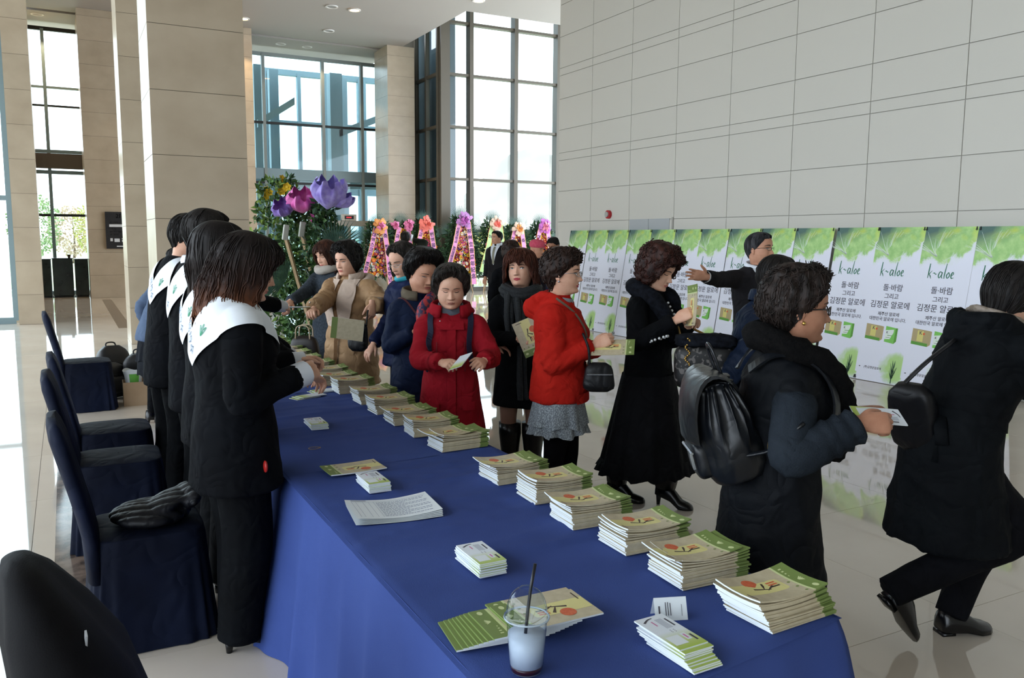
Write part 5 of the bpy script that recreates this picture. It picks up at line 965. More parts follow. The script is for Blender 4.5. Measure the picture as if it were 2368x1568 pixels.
# ---- styles
SHORT_M = dict(end=[(0, .84), (45, .80), (62, .68), (78, .52), (100, .36), (140, .16), (180, .12)], off=.05, groove=.012, gf=9, locks=70, tap=.2, seed=3, vol=[(0, .5), (.5, .9), (.8, 1.2), (1, 1.2)])
PERM = dict(end=[(0, .82), (45, .78), (62, .68), (78, .50), (100, .30), (140, .12), (180, .08)], off=.12, lump=.10, lf=7, curls=140, groove=.01, tap=.3, top=.05, seed=5)
SUIT = fabric('black_suit_wool', '0a0b0e', '0e1014', sheen=.05, bs=700); SUITP = fabric('black_trouser_wool', '090a0c', '0d0f12', sheen=.05); SHOEB = mat('black_shoe_leather', '0c0c0e', .25, spec=.5)
SASH = mat('white_sash_cloth', 'dfe6ee', .6, 'e6ecf3', 4, bump=.1, bscale=500); SHIRT = mat('white_shirt', 'd6dbe4', .7)
SGREEN = mat('sash_green_print', '2f8f6a', .6); SBLUE = mat('sash_grey_blue_print', '5a6f8c', .6)
def sash(p, lo=.68, slope=.80, up=.775, txt='수련원', shift=0):
    """broad white shoulder sash: V at the back (and front) cut cleanly from an offset copy of the jacket"""
    H = p.H; V, F = p.coatVF; N = normals(V, F); bm = bmesh.new(); vs = [bm.verts.new(v) for v in (V+N*.010)]
    for f in F: bm.faces.new([vs[i] for i in f])
    def cut(bm, co, no):
        bmesh.ops.bisect_plane(bm, geom=list(bm.verts)+list(bm.edges)+list(bm.faces), plane_co=co, plane_no=no, clear_outer=True)
    # drop everything beyond the middle of the upper arms
    kill = set()
    for sd in (-1, 1):
        S_, E_, W_ = p.arm[sd]; C = np.array([f.calc_center_median() for f in bm.faces]); u = unit(E_-S_); t = (C-S_)@u/np.linalg.norm(E_-S_); dist = np.linalg.norm(C-(S_+np.clip(t, 0, 1)[:, None]*(E_-S_)), axis=1)
        q = np.clip(((C-E_)@(W_-E_))/((W_-E_)@(W_-E_)), 0, 1); d2 = np.linalg.norm(C-(E_+q[:, None]*(W_-E_)), axis=1)
        kill |= set(np.nonzero(((t > .62) & (dist < .09)) | ((d2 < .085) & (d2 < dist)))[0].tolist())
    bm.faces.ensure_lookup_table(); bmesh.ops.delete(bm, geom=[bm.faces[i] for i in kill], context='FACES')
    out = []
    for sd in (-1, 1):
        b = bm.copy(); cut(b, (0, 0, 0), (-sd, 0, 0)); c = p.bend([A(0, 0, lo)*H])[0]
        nv = Vector((sd*slope, 0, -1)).normalized(); nv.rotate(Matrix.Rotation(-p.lean, 3, 'X')); cut(b, c, tuple(nv))          # lower edge rises outwards
        u = p.bend([A(0, 0, up)*H])[0]; nu = Vector((-sd*1.45, 0, 1)).normalized(); cut(b, u, tuple(nu))     # neck opening
        b.verts.index_update(); out.append(([tuple(v.co) for v in b.verts], [tuple(v.index for v in f.verts) for f in b.faces])); b.free()
    bm.free(); so = obj('sash', cat(out)[:2], SASH, p.root, smooth=True)
    # lettering on the back: along the V, leaf mark above it
    def put(VF, sc, cx, cz, ang, m, nm):
        V2 = np.asarray(VF[0], float); ca, sa = math.cos(ang), math.sin(ang); W_ = []
        for x, y, _ in V2:
            u = cx*H-(ca*x-sa*y)*sc*H; v = cz*H+(sa*x+ca*y)*sc*H; o = p.bend([A(u, 0, v)])[0]; W_.append(p.cast(o+A(0, -.7, 0), (0, 1, 0), .0125))
        obj(nm, (W_, VF[1]), m, so)
    tv = text(txt, 1, 0, 'LEFT'); put(tv, .030, .008, .708, 1.0, SBLUE, 'sash_lettering')
    lf = [stroke([(0, 0), (.25*math.sin(a)+.08, .5*math.cos(a)), (.55*math.sin(a), 1.0*math.cos(a)), (.25*math.sin(a)-.1, .5*math.cos(a)), (0, 0)], .055, n=16) for a in (-.5, .1, .7)]
    put(cat(lf)[:2], .028, .052, .758, .4, SGREEN, 'sash_leaf_mark'); return so
def cuff(p, sd, mt, r=.026, L=.03, name='shirt_cuff'):
    S_, E_, W_ = p.arm[sd]; u = unit(W_-E_); obj(name, tube([W_-u*.02, W_+u*L*p.H], np.array([r, r*.96])*p.H, 14, cap=False), mt, p.root, smooth=True)
# ---- S1: nearest staff woman, chin-length brown hair
BOB = dict(end=[(0, .70), (40, .66), (58, .30), (72, -.12), (95, -.28), (180, -.34)], off=.115, fluff=.03, hang=True, groove=.03, gf=12, locks=150, rag=.06, seed=7, wave=.03, wf=13, n=110, rows=44, flare=[(-1, 1.4), (-.25, 1.36), (.1, 1.16), (.5, 1.03), (1, 1)])
def tip_hair():
    m = hairm('brown_tipped_hair', '17100e', '2b1b15'); 
    return m
p = Person((.56, 3.40), 8, 1.70, 'person with chin-length brown hair, white sash and black suit, nearest behind the table', head=(-14, 16, 0), hs=.137, vox=.011); p.nb = .842
p.ik(1, at(684, 872, 3.32), A(.3, -.5, -1)); p.ik(-1, at(676, 838, 3.75), A(-.6, -.4, -1))
p.make_head(eye=.3); p.coat(SUIT, hem=.395, bulk=1.06, folds=.005, name='suit_jacket', flare=.75, cuff=.033)
def dye(name, c0, c1, c2):
    m = bpy.data.materials.new(name); m.use_nodes = True; nt = m.node_tree; b = nt.nodes['Principled BSDF']; b.inputs['Roughness'].default_value = .55; b.inputs['Specular IOR Level'].default_value = .25; N = nt.nodes.new; L = nt.links.new
    tc = N('ShaderNodeTexCoord'); sp = N('ShaderNodeSeparateXYZ'); L(tc.outputs['Generated'], sp.inputs[0]); mp = N('ShaderNodeMapping'); mp.inputs['Scale'].default_value = (26, 26, 3); L(tc.outputs['Generated'], mp.inputs[0]); nz = N('ShaderNodeTexNoise'); nz.inputs['Scale'].default_value = 1; L(mp.outputs[0], nz.inputs['Vector'])
    ma = N('ShaderNodeMath'); ma.operation = 'MULTIPLY_ADD'; L(nz.outputs[0], ma.inputs[0]); ma.inputs[1].default_value = .35; L(sp.outputs[2], ma.inputs[2]); rp = N('ShaderNodeValToRGB'); e = rp.color_ramp.elements
    e[0].position = .32; e[0].color = (*lin(c2), 1); e[1].position = 1.; e[1].color = (*lin(c0), 1); x = e.new(.68); x.color = (*lin(c1), 1); L(ma.outputs[0], rp.inputs[0]); L(rp.outputs[0], b.inputs['Base Color'])
    bp = N('ShaderNodeBump'); bp.inputs['Strength'].default_value = .35; bp.inputs['Distance'].default_value = .003; L(nz.outputs[0], bp.inputs['Height']); L(bp.outputs[0], b.inputs['Normal']); return m
p.hair(dye('dyed_brown_hair', '16100f', '2c1a14', '6b3f26'), **BOB); sash(p, lo=.685, slope=.72, up=.77)
p.hands(1, 'pinch', dorsal=(.2, -.9, .6)); p.hands(-1, 'pinch', dorsal=(.2, .6, .8)); cuff(p, 1, SHIRT, .031); cuff(p, -1, SHIRT, .028)
p.legs(SUITP, rad=(.066, .058, .05), ank=.03, feet={-1: A(-.05, .03, 0), 1: A(.06, -.01, 0)})
for sd in (-1, 1): p.shoe(sd, SHOEB, heel=.05)
obj('pocket_trinket', xf(ell((0, 0, 0), (.018, .008, .024)), rot(loc=tuple(p.cast(p.bend([A(.3, .03, .47)*1.66])[0]+A(.3, 0, 0), (-1, 0, 0), .004)))), mat('red_trinket', 'a8201c', .4), p.root, smooth=True)
p.finish(); S1 = p
# ---- S2: long dark hair
LONG = dict(end=[(0, .72), (38, .66), (56, .2), (70, -.6), (95, -.95), (180, -1.0)], off=.07, hang=True, groove=.026, gf=12, locks=120, rag=.10, seed=9, wave=.025, wf=9, n=100, rows=46, flare=[(-1.2, 1.05), (-.4, 1.08), (.1, 1.04), (1, 1)])
p = Person((.60, 4.05), 6, 1.72, 'person with long dark wavy hair and white sash, behind the brown-haired one', head=(-10, 6, 0), vox=.014)
p.ik(1, A(1.05, 4.15, .98)); p.ik(-1, A(1.05, 4.4, .98)); p.make_head(eye=.3); p.coat(SUIT, hem=.41, bulk=1.04, folds=.005, name='suit_jacket', flare=.7); p.hair(dye('long_dark_hair', '120e0e', '231916', '3c2a20'), **LONG); sash(p)
p.hands(1, 'grip'); p.hands(-1, 'grip'); p.legs(SUITP, rad=(.064, .054, .046), ank=.03)
for sd in (-1, 1): p.shoe(sd, SHOEB, heel=.045)
p.finish()
# ---- S3, S4: men
for pos, H_, lab, face, hd, txt in (((.60, 4.72), 1.80, 'person with short black hair, white collar and sash, second from the pillar among the staff', 4, (-12, 10, 0), '수'), ((.545, 5.55), 1.80, 'person with shaggy black hair and sash, reaching an arm out to the visitors', 14, (-20, 14, 0), '수련원')):
    p = Person(pos, face, H_, lab, head=hd, vox=.015, lean=(3 if txt == '수' else 9)); far = txt != '수'
    p.ik(1, A(1.1, 4.9, 1.0) if not far else at(640, 706, 5.75), A(.4, -.3, -1)); p.ik(-1, A(1.1, 5.2, 1.0) if not far else A(1.1, 6.0, .95)); p.make_head(eye=.3, brow=1.3); p.coat(SUIT, hem=.41, prof='M', bulk=1.03, folds=.005, name='suit_jacket', flare=.6)
    if not far: p.neckring('shirt_collar', SHIRT, .842, .866, .05, .047, .006, tilt=-.004)
    p.hair(HB, **{**SHORT_M, 'seed': 4 if far else 6, 'off': .075 if far else .055, 'groove': .03 if far else .012, 'locks': 130 if far else 60}); sash(p, txt=txt)
    p.hands(1, 'pinch' if far else 'grip', dorsal=(0, -.6, .8)); p.hands(-1, 'grip'); cuff(p, 1, SHIRT, .024, .04); p.legs(SUITP, rad=(.06, .05, .044), ank=.03)
    for sd in (-1, 1): p.shoe(sd, SHOEB)
    p.finish()
    if far: S4 = p
# ---- S5: partly hidden colleague in a blue-grey jacket
BGJ = fabric('blue_grey_jacket', '4a5870', '55647c')
p = Person((.66, 7.92), 20, 1.60, 'person in a blue-grey jacket and dark tiered skirt, mostly hidden behind the staff', head=(0, 10, 0), vox=.018, lean=20)
p.make_head(); p.arms_down(1, .0, .15, .47); p.arms_down(-1); p.coat(BGJ, hem=.47, folds=.006, name='jacket'); p.hair(HB, **{**SHORT_M, 'locks': 40}); p.hands(1); p.hands(-1)
def skirt(p, mt, z0, z1, a0, a1, ruf, nf=16, b=.8, name='skirt', seed=0):
    H = p.H; t = np.linspace(0, 2*math.pi, 120, endpoint=False); R = []
    for k in np.linspace(0, 1, 14):
        z = z0+(z1-z0)*k; a = a0+(a1-a0)*k; w = 1+ruf*k*(np.sin(t*nf+seed)+.5*np.sin(t*nf*1.7+1)); R.append(np.stack([a*w*np.cos(t), a*b*w*np.sin(t), np.full(120, z)+.006*k*np.sin(t*nf*.5+seed)], 1)*H)
    return obj(name, loft(np.array(R)[:, ::-1], False), mt, p.root, smooth=True)
DSK = fabric('dark_skirt_wool', '16181c', '1e2126'); skirt(p, DSK, .50, .36, .10, .125, .03); skirt(p, DSK, .44, .28, .105, .12, .03, seed=2, name='skirt_tier')
p.legs(SUITP, rad=(.05, .036, .026), ank=.05, name='tights'); [p.shoe(sd, SHOEB, heel=.03) for sd in (-1, 1)]; p.finish()
lf = obj('leaf_fan', xf(ell((0, 0, 0), (.012, .07, .12), 10, 14), rot(x=.5, loc=(.63, 7.70, .98))), mat('lime_green_card', '86b83e', .5), smooth=True, label='lime green rounded fan held at the hip of the half-hidden person', cat_='fan')
# ---- visitors on the other side of the table
def bead_string(p, name, pts, r, m, n=22, parent=None):
    P = smooth_path(pts, n); return obj(name, cat([ell(q, r, 5, 7) for q in P])[:2], m, parent or p.root, smooth=True)
def button(p, name, u, v, m, r=.009, dirv=(0, -1, 0)):
    c = p.cast(p.bend([A(u, 0, v)*p.H])[0]-np.asarray(dirv)*.7*1, dirv, .003); return obj(name, ell(c, (r, r*.5, r), 6, 10), m, p.root, smooth=True)
FR = (0, -1, 0)
def held(name_me, pos, R, label, cat_, group=None):
    o = ob('brochure' if cat_ == 'brochure' else 'ticket', name_me, label=label, cat_=cat_, group=group); o.matrix_world = Matrix.Translation(pos) @ R.to_4x4(); return o
def basis(x, y):
    x = unit(x); z = unit(np.cross(x, y)); y = np.cross(z, x); return Matrix(((x[0], y[0], z[0]), (x[1], y[1], z[1]), (x[2], y[2], z[2])))
def put_held(me, w, h, anchor, x, y, label, cat_, fx=.5, fy=.5):
    """place a w x h card so that its fraction (fx,fy) sits at the anchor point"""
    x = unit(x); z = unit(np.cross(x, y)); y = np.cross(z, x); return held(me, tuple(np.asarray(anchor)-x*w*fx-y*h*fy), basis(x, y), label, cat_)
BLK = fabric('black_coat_wool', '08090b', '0d0e11', sheen=.06); NAVY = fabric('navy_coat_cloth', '141d33', '1a2540', rough=.6, sheen=.05); RED = fabric('red_coat_cloth', '8d1722', '9a1d29', sheen=.12, bs=350); REDH = fabric('red_fleece', 'a31c15', 'b0241b', sheen=.3, bs=250); BEI = fabric('beige_nylon', '9a7b5b', 'a68766', rough=.5, sheen=0, bs=120); CRM = fabric('cream_lining', 'b9a596', 'c4b1a2', rough=.7, bs=200); GREYK = fabric('charcoal_tweed', '2f353c', '3d444c', bs=220, scale=60); BOOT = mat('black_boot_leather', '0b0b0d', .28, spec=.5, bump=.1, bscale=40); PANTS = fabric('black_trousers', '0c0c0f', '121317'); GOLD = mat('gold_metal', 'c9a45a', .3, metal=.9); SIL = mat('silver_metal', 'b8bcc2', .25, metal=.9); PEARL = mat('pearl_white', 'cfd0d2', .25)
SHORT_F = dict(end=[(0, .84), (40, .80), (58, .70), (70, .55), (82, .42), (100, .2), (140, .05), (180, .02)], off=.085, groove=.022, gf=10, locks=110, tap=.25, seed=8, top=.03)
# V5 red coat, facing the camera
p = Person((2.03, 4.59), 246, 1.46, 'person in a red hooded coat with navy rucksack straps, looking down at a card', head=(2, 12, 0), hs=.148, vox=.012, skin='light', lips='nude')
p.ik(1, at(1020, 838, 4.72), A(.8, -.2, -1)); p.ik(-1, at(1118, 836, 4.72), A(-.8, -.2, -1))
p.make_head(eye=.18, fat=.10, nose=1.05, brow=.8); p.coat(RED, hem=.28, bulk=1.13, folds=.009, flare=.9, sleeve=1.05, cuff=.034)
p.hair(HG, **{**SHORT_F, 'off': .16, 'top': .04, 'lump': .05, 'fluff': .03, 'end': [(0, .88), (25, .86), (45, .80), (60, .71), (72, .55), (84, .36), (96, .18), (130, .05), (180, .02)], 'groove': .03, 'locks': 150, 'seed': 12, 'vol': [(0, .7), (.4, 1.1), (1, 1)]}); p.hands(1, 'pinch', dorsal=(-.3, -.6, .6)); p.hands(-1, 'pinch', dorsal=(.3, -.6, .6))
p.neckring('collar', RED, .825, .872, .080, .072, .012, open_=.55, noise=.002); p.neckring('turtleneck', fabric('grey_ribbed_knit', '5a5f68', '6b7079'), .835, .868, .050, .046, .006); p.roll('hood', RED, [(-.07, .03, .835), (-.085, -.03, .835), (-.05, -.085, .82), (0, -.095, .81), (.05, -.085, .82), (.085, -.03, .835), (.07, .03, .835)], [.006, .016, .024, .028, .024, .016, .006], .006, 14)
for v, n in ((.80, 3),): p.patch('storm_flap', -.055, .05, .765, .795, FR, RED, .010, 6, 3)
p.patch('placket', -.014, .02, .33, .77, FR, RED, .007, 3, 16); 
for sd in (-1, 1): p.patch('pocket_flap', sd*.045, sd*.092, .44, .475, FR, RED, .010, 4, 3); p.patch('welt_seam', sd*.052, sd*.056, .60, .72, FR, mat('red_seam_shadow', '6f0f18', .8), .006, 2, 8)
for u, v in ((-.045, .785), (.0, .782), (.042, .80)): button(p, 'snap', u, v, SIL, .006)
for sd in (-1, 1):
    S_, E_, W_ = p.arm[sd]; c = E_*.3+W_*.7; q = p.near(c+A(0, .2, .04), .004); obj('sleeve_button', ell(q, (.009, .009, .009), 6, 8), RED, p.root, smooth=True); obj('sleeve_strap', tube([E_*.32+W_*.68, E_*.27+W_*.73], .0375*p.H*1.12, 16, cap=False), RED, p.root, smooth=True)
NVS = mat('navy_webbing', '131a35', .7, bump=.3, bscale=400)
for sd in (-1, 1): p.strap('rucksack_strap', np.array([(sd*.078, -.03, .85), (sd*.082, .06, .80), (sd*.084, .11, .74), (sd*.088, .11, .67), (sd*.105, .06, .60)])*p.H, .034, NVS, .012)
p.legs(PANTS, rad=(.06, .045, .036)); [p.shoe(sd, SHOEB) for sd in (-1, 1)]; p.finish(); V5 = p
put_held(TKB, CW, CL, at(1066, 836, 4.60), A(.55, -.8, .35), A(.8, .5, .4), 'pale card pinched between the hands of the red-coated person', 'card', .5, .5)
# rucksack behind V5
def rounded_bag(w, d, h, e=.55, n=10, taper=.9, m=28):
    t = np.linspace(0, 2*math.pi, m, endpoint=False); R = []
    for k in np.linspace(0, 1, n):
        s = (1-abs(2*k-1)**5)**.3 if 0 < k < 1 else .55; s = max(s, .5); q = 1-(1-taper)*k; R.append(np.stack([w/2*s*q*np.sign(np.cos(t))*np.abs(np.cos(t))**e, d/2*s*q*np.sign(np.sin(t))*np.abs(np.sin(t))**e, np.full(m, h*k)], 1))
    return loft(np.array(R)[:, ::-1])
def at_back(p, z, dist): q = p.bend([A(0, -dist, z)*p.H])[0]; return p.world(q)
r = empty('rucksack', at_back(p, .58, .16), p.th, label='navy rucksack on the back of the red-coated person', cat_='rucksack'); obj('bag_body', rounded_bag(.26, .12, .36), NVS, r, smooth=True); obj('front_pocket', move(rounded_bag(.2, .06, .18), (0, -.075, .03)), NVS, r, smooth=True)
# V4 navy coat, scarf
p = Person((2.10, 5.26), 272, 1.52, 'person with a bouffant black perm, navy coat and patterned scarf', head=(6, 12, -4), hs=.148, vox=.013, skin='mid', lips='pink')
p.ik(1, at(958, 768, 5.45), A(.5, -.8, -.8)); p.ik(-1, A(2.55, 5.0, .95)); p.make_head(eye=.28, fat=.14, nose=1.1, mouth=1, brow=.8); p.coat(NAVY, hem=.36, bulk=1.18, folds=.008, flare=.7)
p.hair(HB, **{**PERM, 'off': .24, 'top': .08, 'lump': .06, 'curls': 150, 'cr': .03, 'locks': 160, 'fluff': .03, 'groove': .02, 'end': [(0, .86), (45, .83), (60, .77), (74, .64), (85, .48), (100, .32), (140, .14), (180, .10)]}); p.hands(1, 'relax'); p.hands(-1, 'relax'); p.neckring('collar', fabric('taupe_collar', '5c5448', '6a6152'), .828, .866, .074, .070, .012, open_=.5)
SCF = mat('patterned_scarf', '2b2f52', .6, 'b23a3a', 45, detail=1, lo=.42, hi=.58); p.roll('scarf', SCF, [(-.055, -.02, .862), (-.05, .03, .85), (-.01, .075, .825), (.03, .10, .79), (.04, .11, .74), (.035, .112, .70)], [.016, .020, .022, .024, .026, .016], .004, 30)
p.strap('bag_strap', np.array([(.09, -.04, .84), (.06, .08, .77), (.0, .11, .70), (-.07, .10, .60)])*p.H, .012, mat('burgundy_strap', '4a1d26', .5), .006); p.legs(PANTS); [p.shoe(sd, SHOEB) for sd in (-1, 1)]; p.finish()
# V3 glasses, navy padded jacket, profile to the left
p = Person((2.30, 6.02), 195, 1.61, 'person with swept-back greying hair and thin glasses in a navy padded jacket', head=(8, 22, 0), hs=.146, vox=.015, skin='light', lips='nude')
p.make_head(eye=.25, nose=1.1); p.arms_down(1, .10, .14, .52); p.arms_down(-1, .10, .14, .52); p.coat(fabric('navy_padded_nylon', '151d38', '1b2545', rough=.5, sheen=0), hem=.42, bulk=1.15, folds=.010, quilt=.5); p.hair(HG, **{**SHORT_F, 'end': [(0, .88), (40, .86), (58, .74), (74, .52), (95, .26), (140, .1), (180, .06)], 'off': .09, 'seed': 15}); p.hands(1); p.hands(-1); p.glasses(SIL, r=.07, thick=.005)
p.roll('neck_scarf', mat('turquoise_scarf', '2fa3b5', .6), [(-.05, .0, .845), (0, .055, .838), (.05, .0, .845)], .014); p.legs(PANTS); [p.shoe(sd, SHOEB) for sd in (-1, 1)]; p.finish()
# V2 beige padded coat
p = Person((2.02, 6.58), 214, 1.59, 'person in a beige padded coat with cream lining, reaching out for a card', head=(-4, 10, 0), hs=.142, vox=.013, skin='light', lips='pink')
p.ik(1, at(725, 716, 6.22), A(.6, .2, -1)); p.ik(-1, at(862, 705, 6.3), A(-.9, -.2, -.6)); p.make_head(eye=.3, fat=.06, brow=1.3); p.coat(BEI, hem=.30, bulk=1.22, folds=.010, quilt=.75, flare=.6, sleeve=1.12, cuff=.036)
p.hair(HB, **{**PERM, 'off': .17, 'curls': 120, 'cr': .03, 'locks': 90, 'end': [(0, .82), (35, .78), (52, .68), (66, .45), (85, .14), (120, -.02), (180, -.05)], 'seed': 17}); p.hands(1, 'pinch', dorsal=(-.5, -.5, .7)); p.hands(-1, 'pinch', dorsal=(.3, -.7, .2), dirv=(-.2, -.35, -1))
p.roll('hood', CRM, [(-.085, .05, .80), (-.10, -.02, .83), (-.06, -.08, .835), (0, -.10, .83), (.06, -.08, .835), (.10, -.02, .83), (.085, .05, .80)], [.012, .02, .028, .032, .028, .02, .012], .008, 10)
for sd in (-1, 1):
    p.decal('lapel_lining', [[(-sd*(.012+.085*w*(1-.45*abs(v-.76)/.15)), v) for w in (0, .5, 1)] for v in np.linspace(.60, .825, 9)], FR, CRM, .016)
    for v in (.66, .74): button(p, 'snap', sd*.06, v, SIL, .006)
p.patch('zip_band', -.010, .010, .32, .80, FR, fabric('brown_zip_band', '5c432c', '6a4f36'), .012, 3, 16); p.neckring('collar', CRM, .832, .868, .066, .062, .010, open_=.5); p.legs(PANTS, rad=(.064, .05, .042)); [p.shoe(sd, SHOEB) for sd in (-1, 1)]; p.finish(); V2 = p
put_held(BRO[0], BL, BD, at(815, 758, 6.02), A(-.85, .45, .12), A(.05, -.1, 1), 'brochure hanging from the fingers of the beige-coated person', 'brochure', .35, .6)
put_held(TKB, CW, CL, at(697, 710, 6.18), A(-.2, -.6, .1), A(-.9, .4, 0), 'white ticket passed between the sashed person and the beige-coated one', 'ticket', .5, .4)
LEA = mat('black_bag_leather', '0c0d11', .45, spec=.35, bump=.15, bscale=60, wr=.3, wrs=9)
b = empty('shoulder_bag', tuple(at(828, 812, 6.12)), p.th, label='small black leather bag at the front of the beige-coated person', cat_='bag'); obj('bag_body', rounded_bag(.17, .07, .22), LEA, b, smooth=True); obj('flap', move(rounded_bag(.16, .03, .11), (0, .035, .09)), LEA, b, smooth=True); obj('strap', tube(smooth_path([(-.08, 0, .19), (-.07, -.02, .24), (-.05, -.06, .30)], 14), .006, 6), LEA, b, smooth=True)
# V1 charcoal tweed coat, long wavy brown hair
WAVY = dict(end=[(0, .74), (36, .68), (54, .25), (68, -.4), (95, -.55), (180, -.6)], off=.08, hang=True, groove=.03, gf=11, locks=110, rag=.08, seed=19, wave=.05, wf=12, n=96, rows=40, flare=[(-1, 1.15), (-.3, 1.18), (.1, 1.06), (1, 1)])
p = Person((2.10, 7.42), 202, 1.635, 'person with long wavy brown hair in a charcoal coat and pale scarf', head=(6, 20, 0), vox=.014, skin='light', lips='pink')
p.ik(1, at(672, 698, 7.05), A(.6, 0, -1)); p.arms_down(-1, .06, .14, .5); p.make_head(eye=.22); p.coat(GREYK, hem=.33, bulk=1.06, folds=.007); p.hair(hairm('wavy_brown_hair', '2a1712', '4a2c20'), **WAVY); p.hands(1, 'relax', dorsal=(0, -.4, .9)); p.hands(-1)
p.roll('scarf', fabric('pale_scarf', 'a59d94', 'b5ada4'), [(-.055, -.03, .85), (-.05, .04, .845), (0, .07, .835), (.05, .04, .845), (.055, -.03, .85)], [.018, .022, .024, .022, .018], .004, 25); p.legs(PANTS); [p.shoe(sd, SHOEB, heel=.03) for sd in (-1, 1)]; p.finish()
b = empty('handbag', tuple(at(705, 832, 6.95)), 2.6, label='dark handbag with cream handles beside the charcoal-coated person', cat_='bag'); obj('bag_body', rounded_bag(.28, .10, .20, taper=.72), mat('dark_brown_leather', '1c1513', .4), b, smooth=True)
for y in (-.05, .05): obj('handle', tube(smooth_path([(-.06, y, .18), (-.045, y, .28), (.045, y, .28), (.06, y, .18)], 14), .005, 6), mat('cream_leather', 'b5a48a', .5), b, smooth=True)
obj('clasp', ell((0, -.062, .17), (.02, .008, .012)), GOLD, b, smooth=True)
# V6 black coat, red-brown bob, scarf, boots
BOBF = dict(end=[(0, .65), (34, .63), (50, .48), (62, .22), (90, .0), (180, -.06)], off=.10, hang=True, groove=.022, gf=12, locks=230, rag=.14, seed=21, n=100, rows=38, top=.03, fluff=.05, wave=.03, wf=10, flare=[(-1, 1.35), (0, 1.2), (.35, 1.08), (1, 1)])
p = Person((2.72, 4.96), 236, 1.56, 'person with a reddish-brown bob, black coat, scarf and knee boots, glancing aside', head=(-12, -2, 3), hs=.145, vox=.013, skin='light', lips='red')
p.ik(1, at(1200, 784, 5.40), A(.9, -.3, -.8)); p.arms_down(-1, .06, .13, .5); p.make_head(eye=.85, gaze=-.6, nose=.95, brow=1.05, fat=.03); p.coat(BLK, hem=.335, bulk=1.03, folds=.006, flare=.75); p.hair(HR, **BOBF); p.hands(1, 'pinch', dorsal=(-.2, -.9, .3)); p.hands(-1)
SCB = mat('black_woven_scarf', '0e1012', .8, '23282c', 70, (1, 1, 3), bump=.5, bscale=150)
p.strands('scarf', SCB, [(-.066, -.03, .85), (-.062, .045, .84), (0, .078, .825), (.062, .045, .84), (.066, -.03, .85), (0, -.07, .862), (-.066, -.03, .85)], [.022, .026, .028, .026, .022], 7); p.strands('scarf_tail', SCB, [(.045, .06, .835), (.045, .105, .78), (.04, .11, .70), (.03, .11, .62)], [.022, .020, .018, .018], 5)
p.strands('scarf_tail', SCB, [(.01, .085, .82), (-.004, .115, .74), (-.012, .12, .62), (-.016, .12, .48), (-.02, .125, .38)], [.02, .02, .018, .02, .022], 5, seed=3)
p.legs(mat('skin_tone_stockings', '8f6a58', .6), rad=(.055, .037, .028), ank=.05, name='stockings', feet={-1: A(-.085, .0, 0), 1: A(.075, .0, 0)}); [p.shoe(sd, BOOT, heel=.04, boot=.40, name='knee_boot') for sd in (-1, 1)]; p.finish(); V6 = p
put_held(BRO[0], BL, BD, at(1224, 775, 5.32), A(.35, -.25, -1), A(.85, -.5, .1), 'brochure held upright against the black coat with the scarf', 'brochure', .45, .5)
# V7 red hoodie, glasses, ruffled skirt
p = Person((2.50, 4.10), 318, 1.57, 'person in a red hooded fleece and grey ruffled skirt, standing in profile with glasses', head=(0, 2, 0), hs=.145, vox=.012, skin='light', lips='red')
p.ik(1, at(1372, 800, 4.65), A(.2, -1, -.8)); p.ik(-1, at(1380, 806, 4.85), A(-.5, -.6, -1)); p.make_head(eye=.6, nose=1.05, mouth=.3); p.coat(REDH, hem=.465, bulk=1.14, folds=.012, name='hooded_fleece', flare=.3, sleeve=1.05, extra=[([(-.055, .05, .82), (-.062, .0, .845), (-.045, -.05, .85), (0, -.07, .84), (.045, -.05, .85), (.062, .0, .845), (.055, .05, .82)], [.008, .014, .02, .024, .02, .014, .008]), ([(-.03, -.07, .835), (0, -.092, .80), (.03, -.07, .835)], [.03, .045, .03])])
p.hair(HD, **{**PERM, 'off': .11, 'curls': 380, 'cr': .028, 'lump': .09, 'end': [(0, .74), (38, .71), (56, .63), (70, .53), (90, .40), (110, .2), (130, .05), (180, .0)], 'seed': 23}); p.glasses(SIL, r=.075, thick=.006); p.hands(1, 'pinch', dorsal=(-.2, -.8, .6)); p.hands(-1, 'relax')
obj('earring', ell(p.headpt((.375, .0, .29)), .006, 6, 8), SIL, p.root, smooth=True); p.neckring('tee_collar', fabric('grey_tee', '8e939b', '9aa0a8'), .835, .85, .052, .050, .006)
DOT = mat('grey_dotted_cotton', '6a7077', .8, '9aa3a8', 170, detail=0, lo=.5, hi=.56); skirt(p, DOT, .50, .375, .108, .135, .05, 9, name='skirt'); skirt(p, DOT, .42, .345, .112, .138, .07, 11, seed=1.4, name='skirt_ruffle')
p.patch('waistband', -.09, .09, .465, .50, FR, REDH, .006, 8, 3); p.decal('kangaroo_pocket', [[(u, v) for u in np.linspace(.015, .085, 4)] for v in np.linspace(.505, .60, 4)], FR, REDH, .009)
p.legs(fabric('black_leggings', '08080a', '0d0d10'), rad=(.058, .042, .028), name='leggings', feet={1: A(.05, -.04, 0), -1: A(-.05, .06, 0)}); [p.shoe(sd, SHOEB, heel=.02) for sd in (-1, 1)]
p.strap('bag_strap', np.array([(.075, .0, .845), (.06, .08, .77), (.02, .115, .68), (-.06, .10, .56), (-.10, .02, .5)])*p.H, .012, mat('taupe_strap', '5f5346', .5), .006); p.finish(); V7 = p
put_held(BRO[0], BL, BD, at(1418, 804, 4.62), A(.75, -.62, .05), A(.45, .6, .35), 'brochure held out flat by the person in the red fleece', 'brochure', .5, .5)
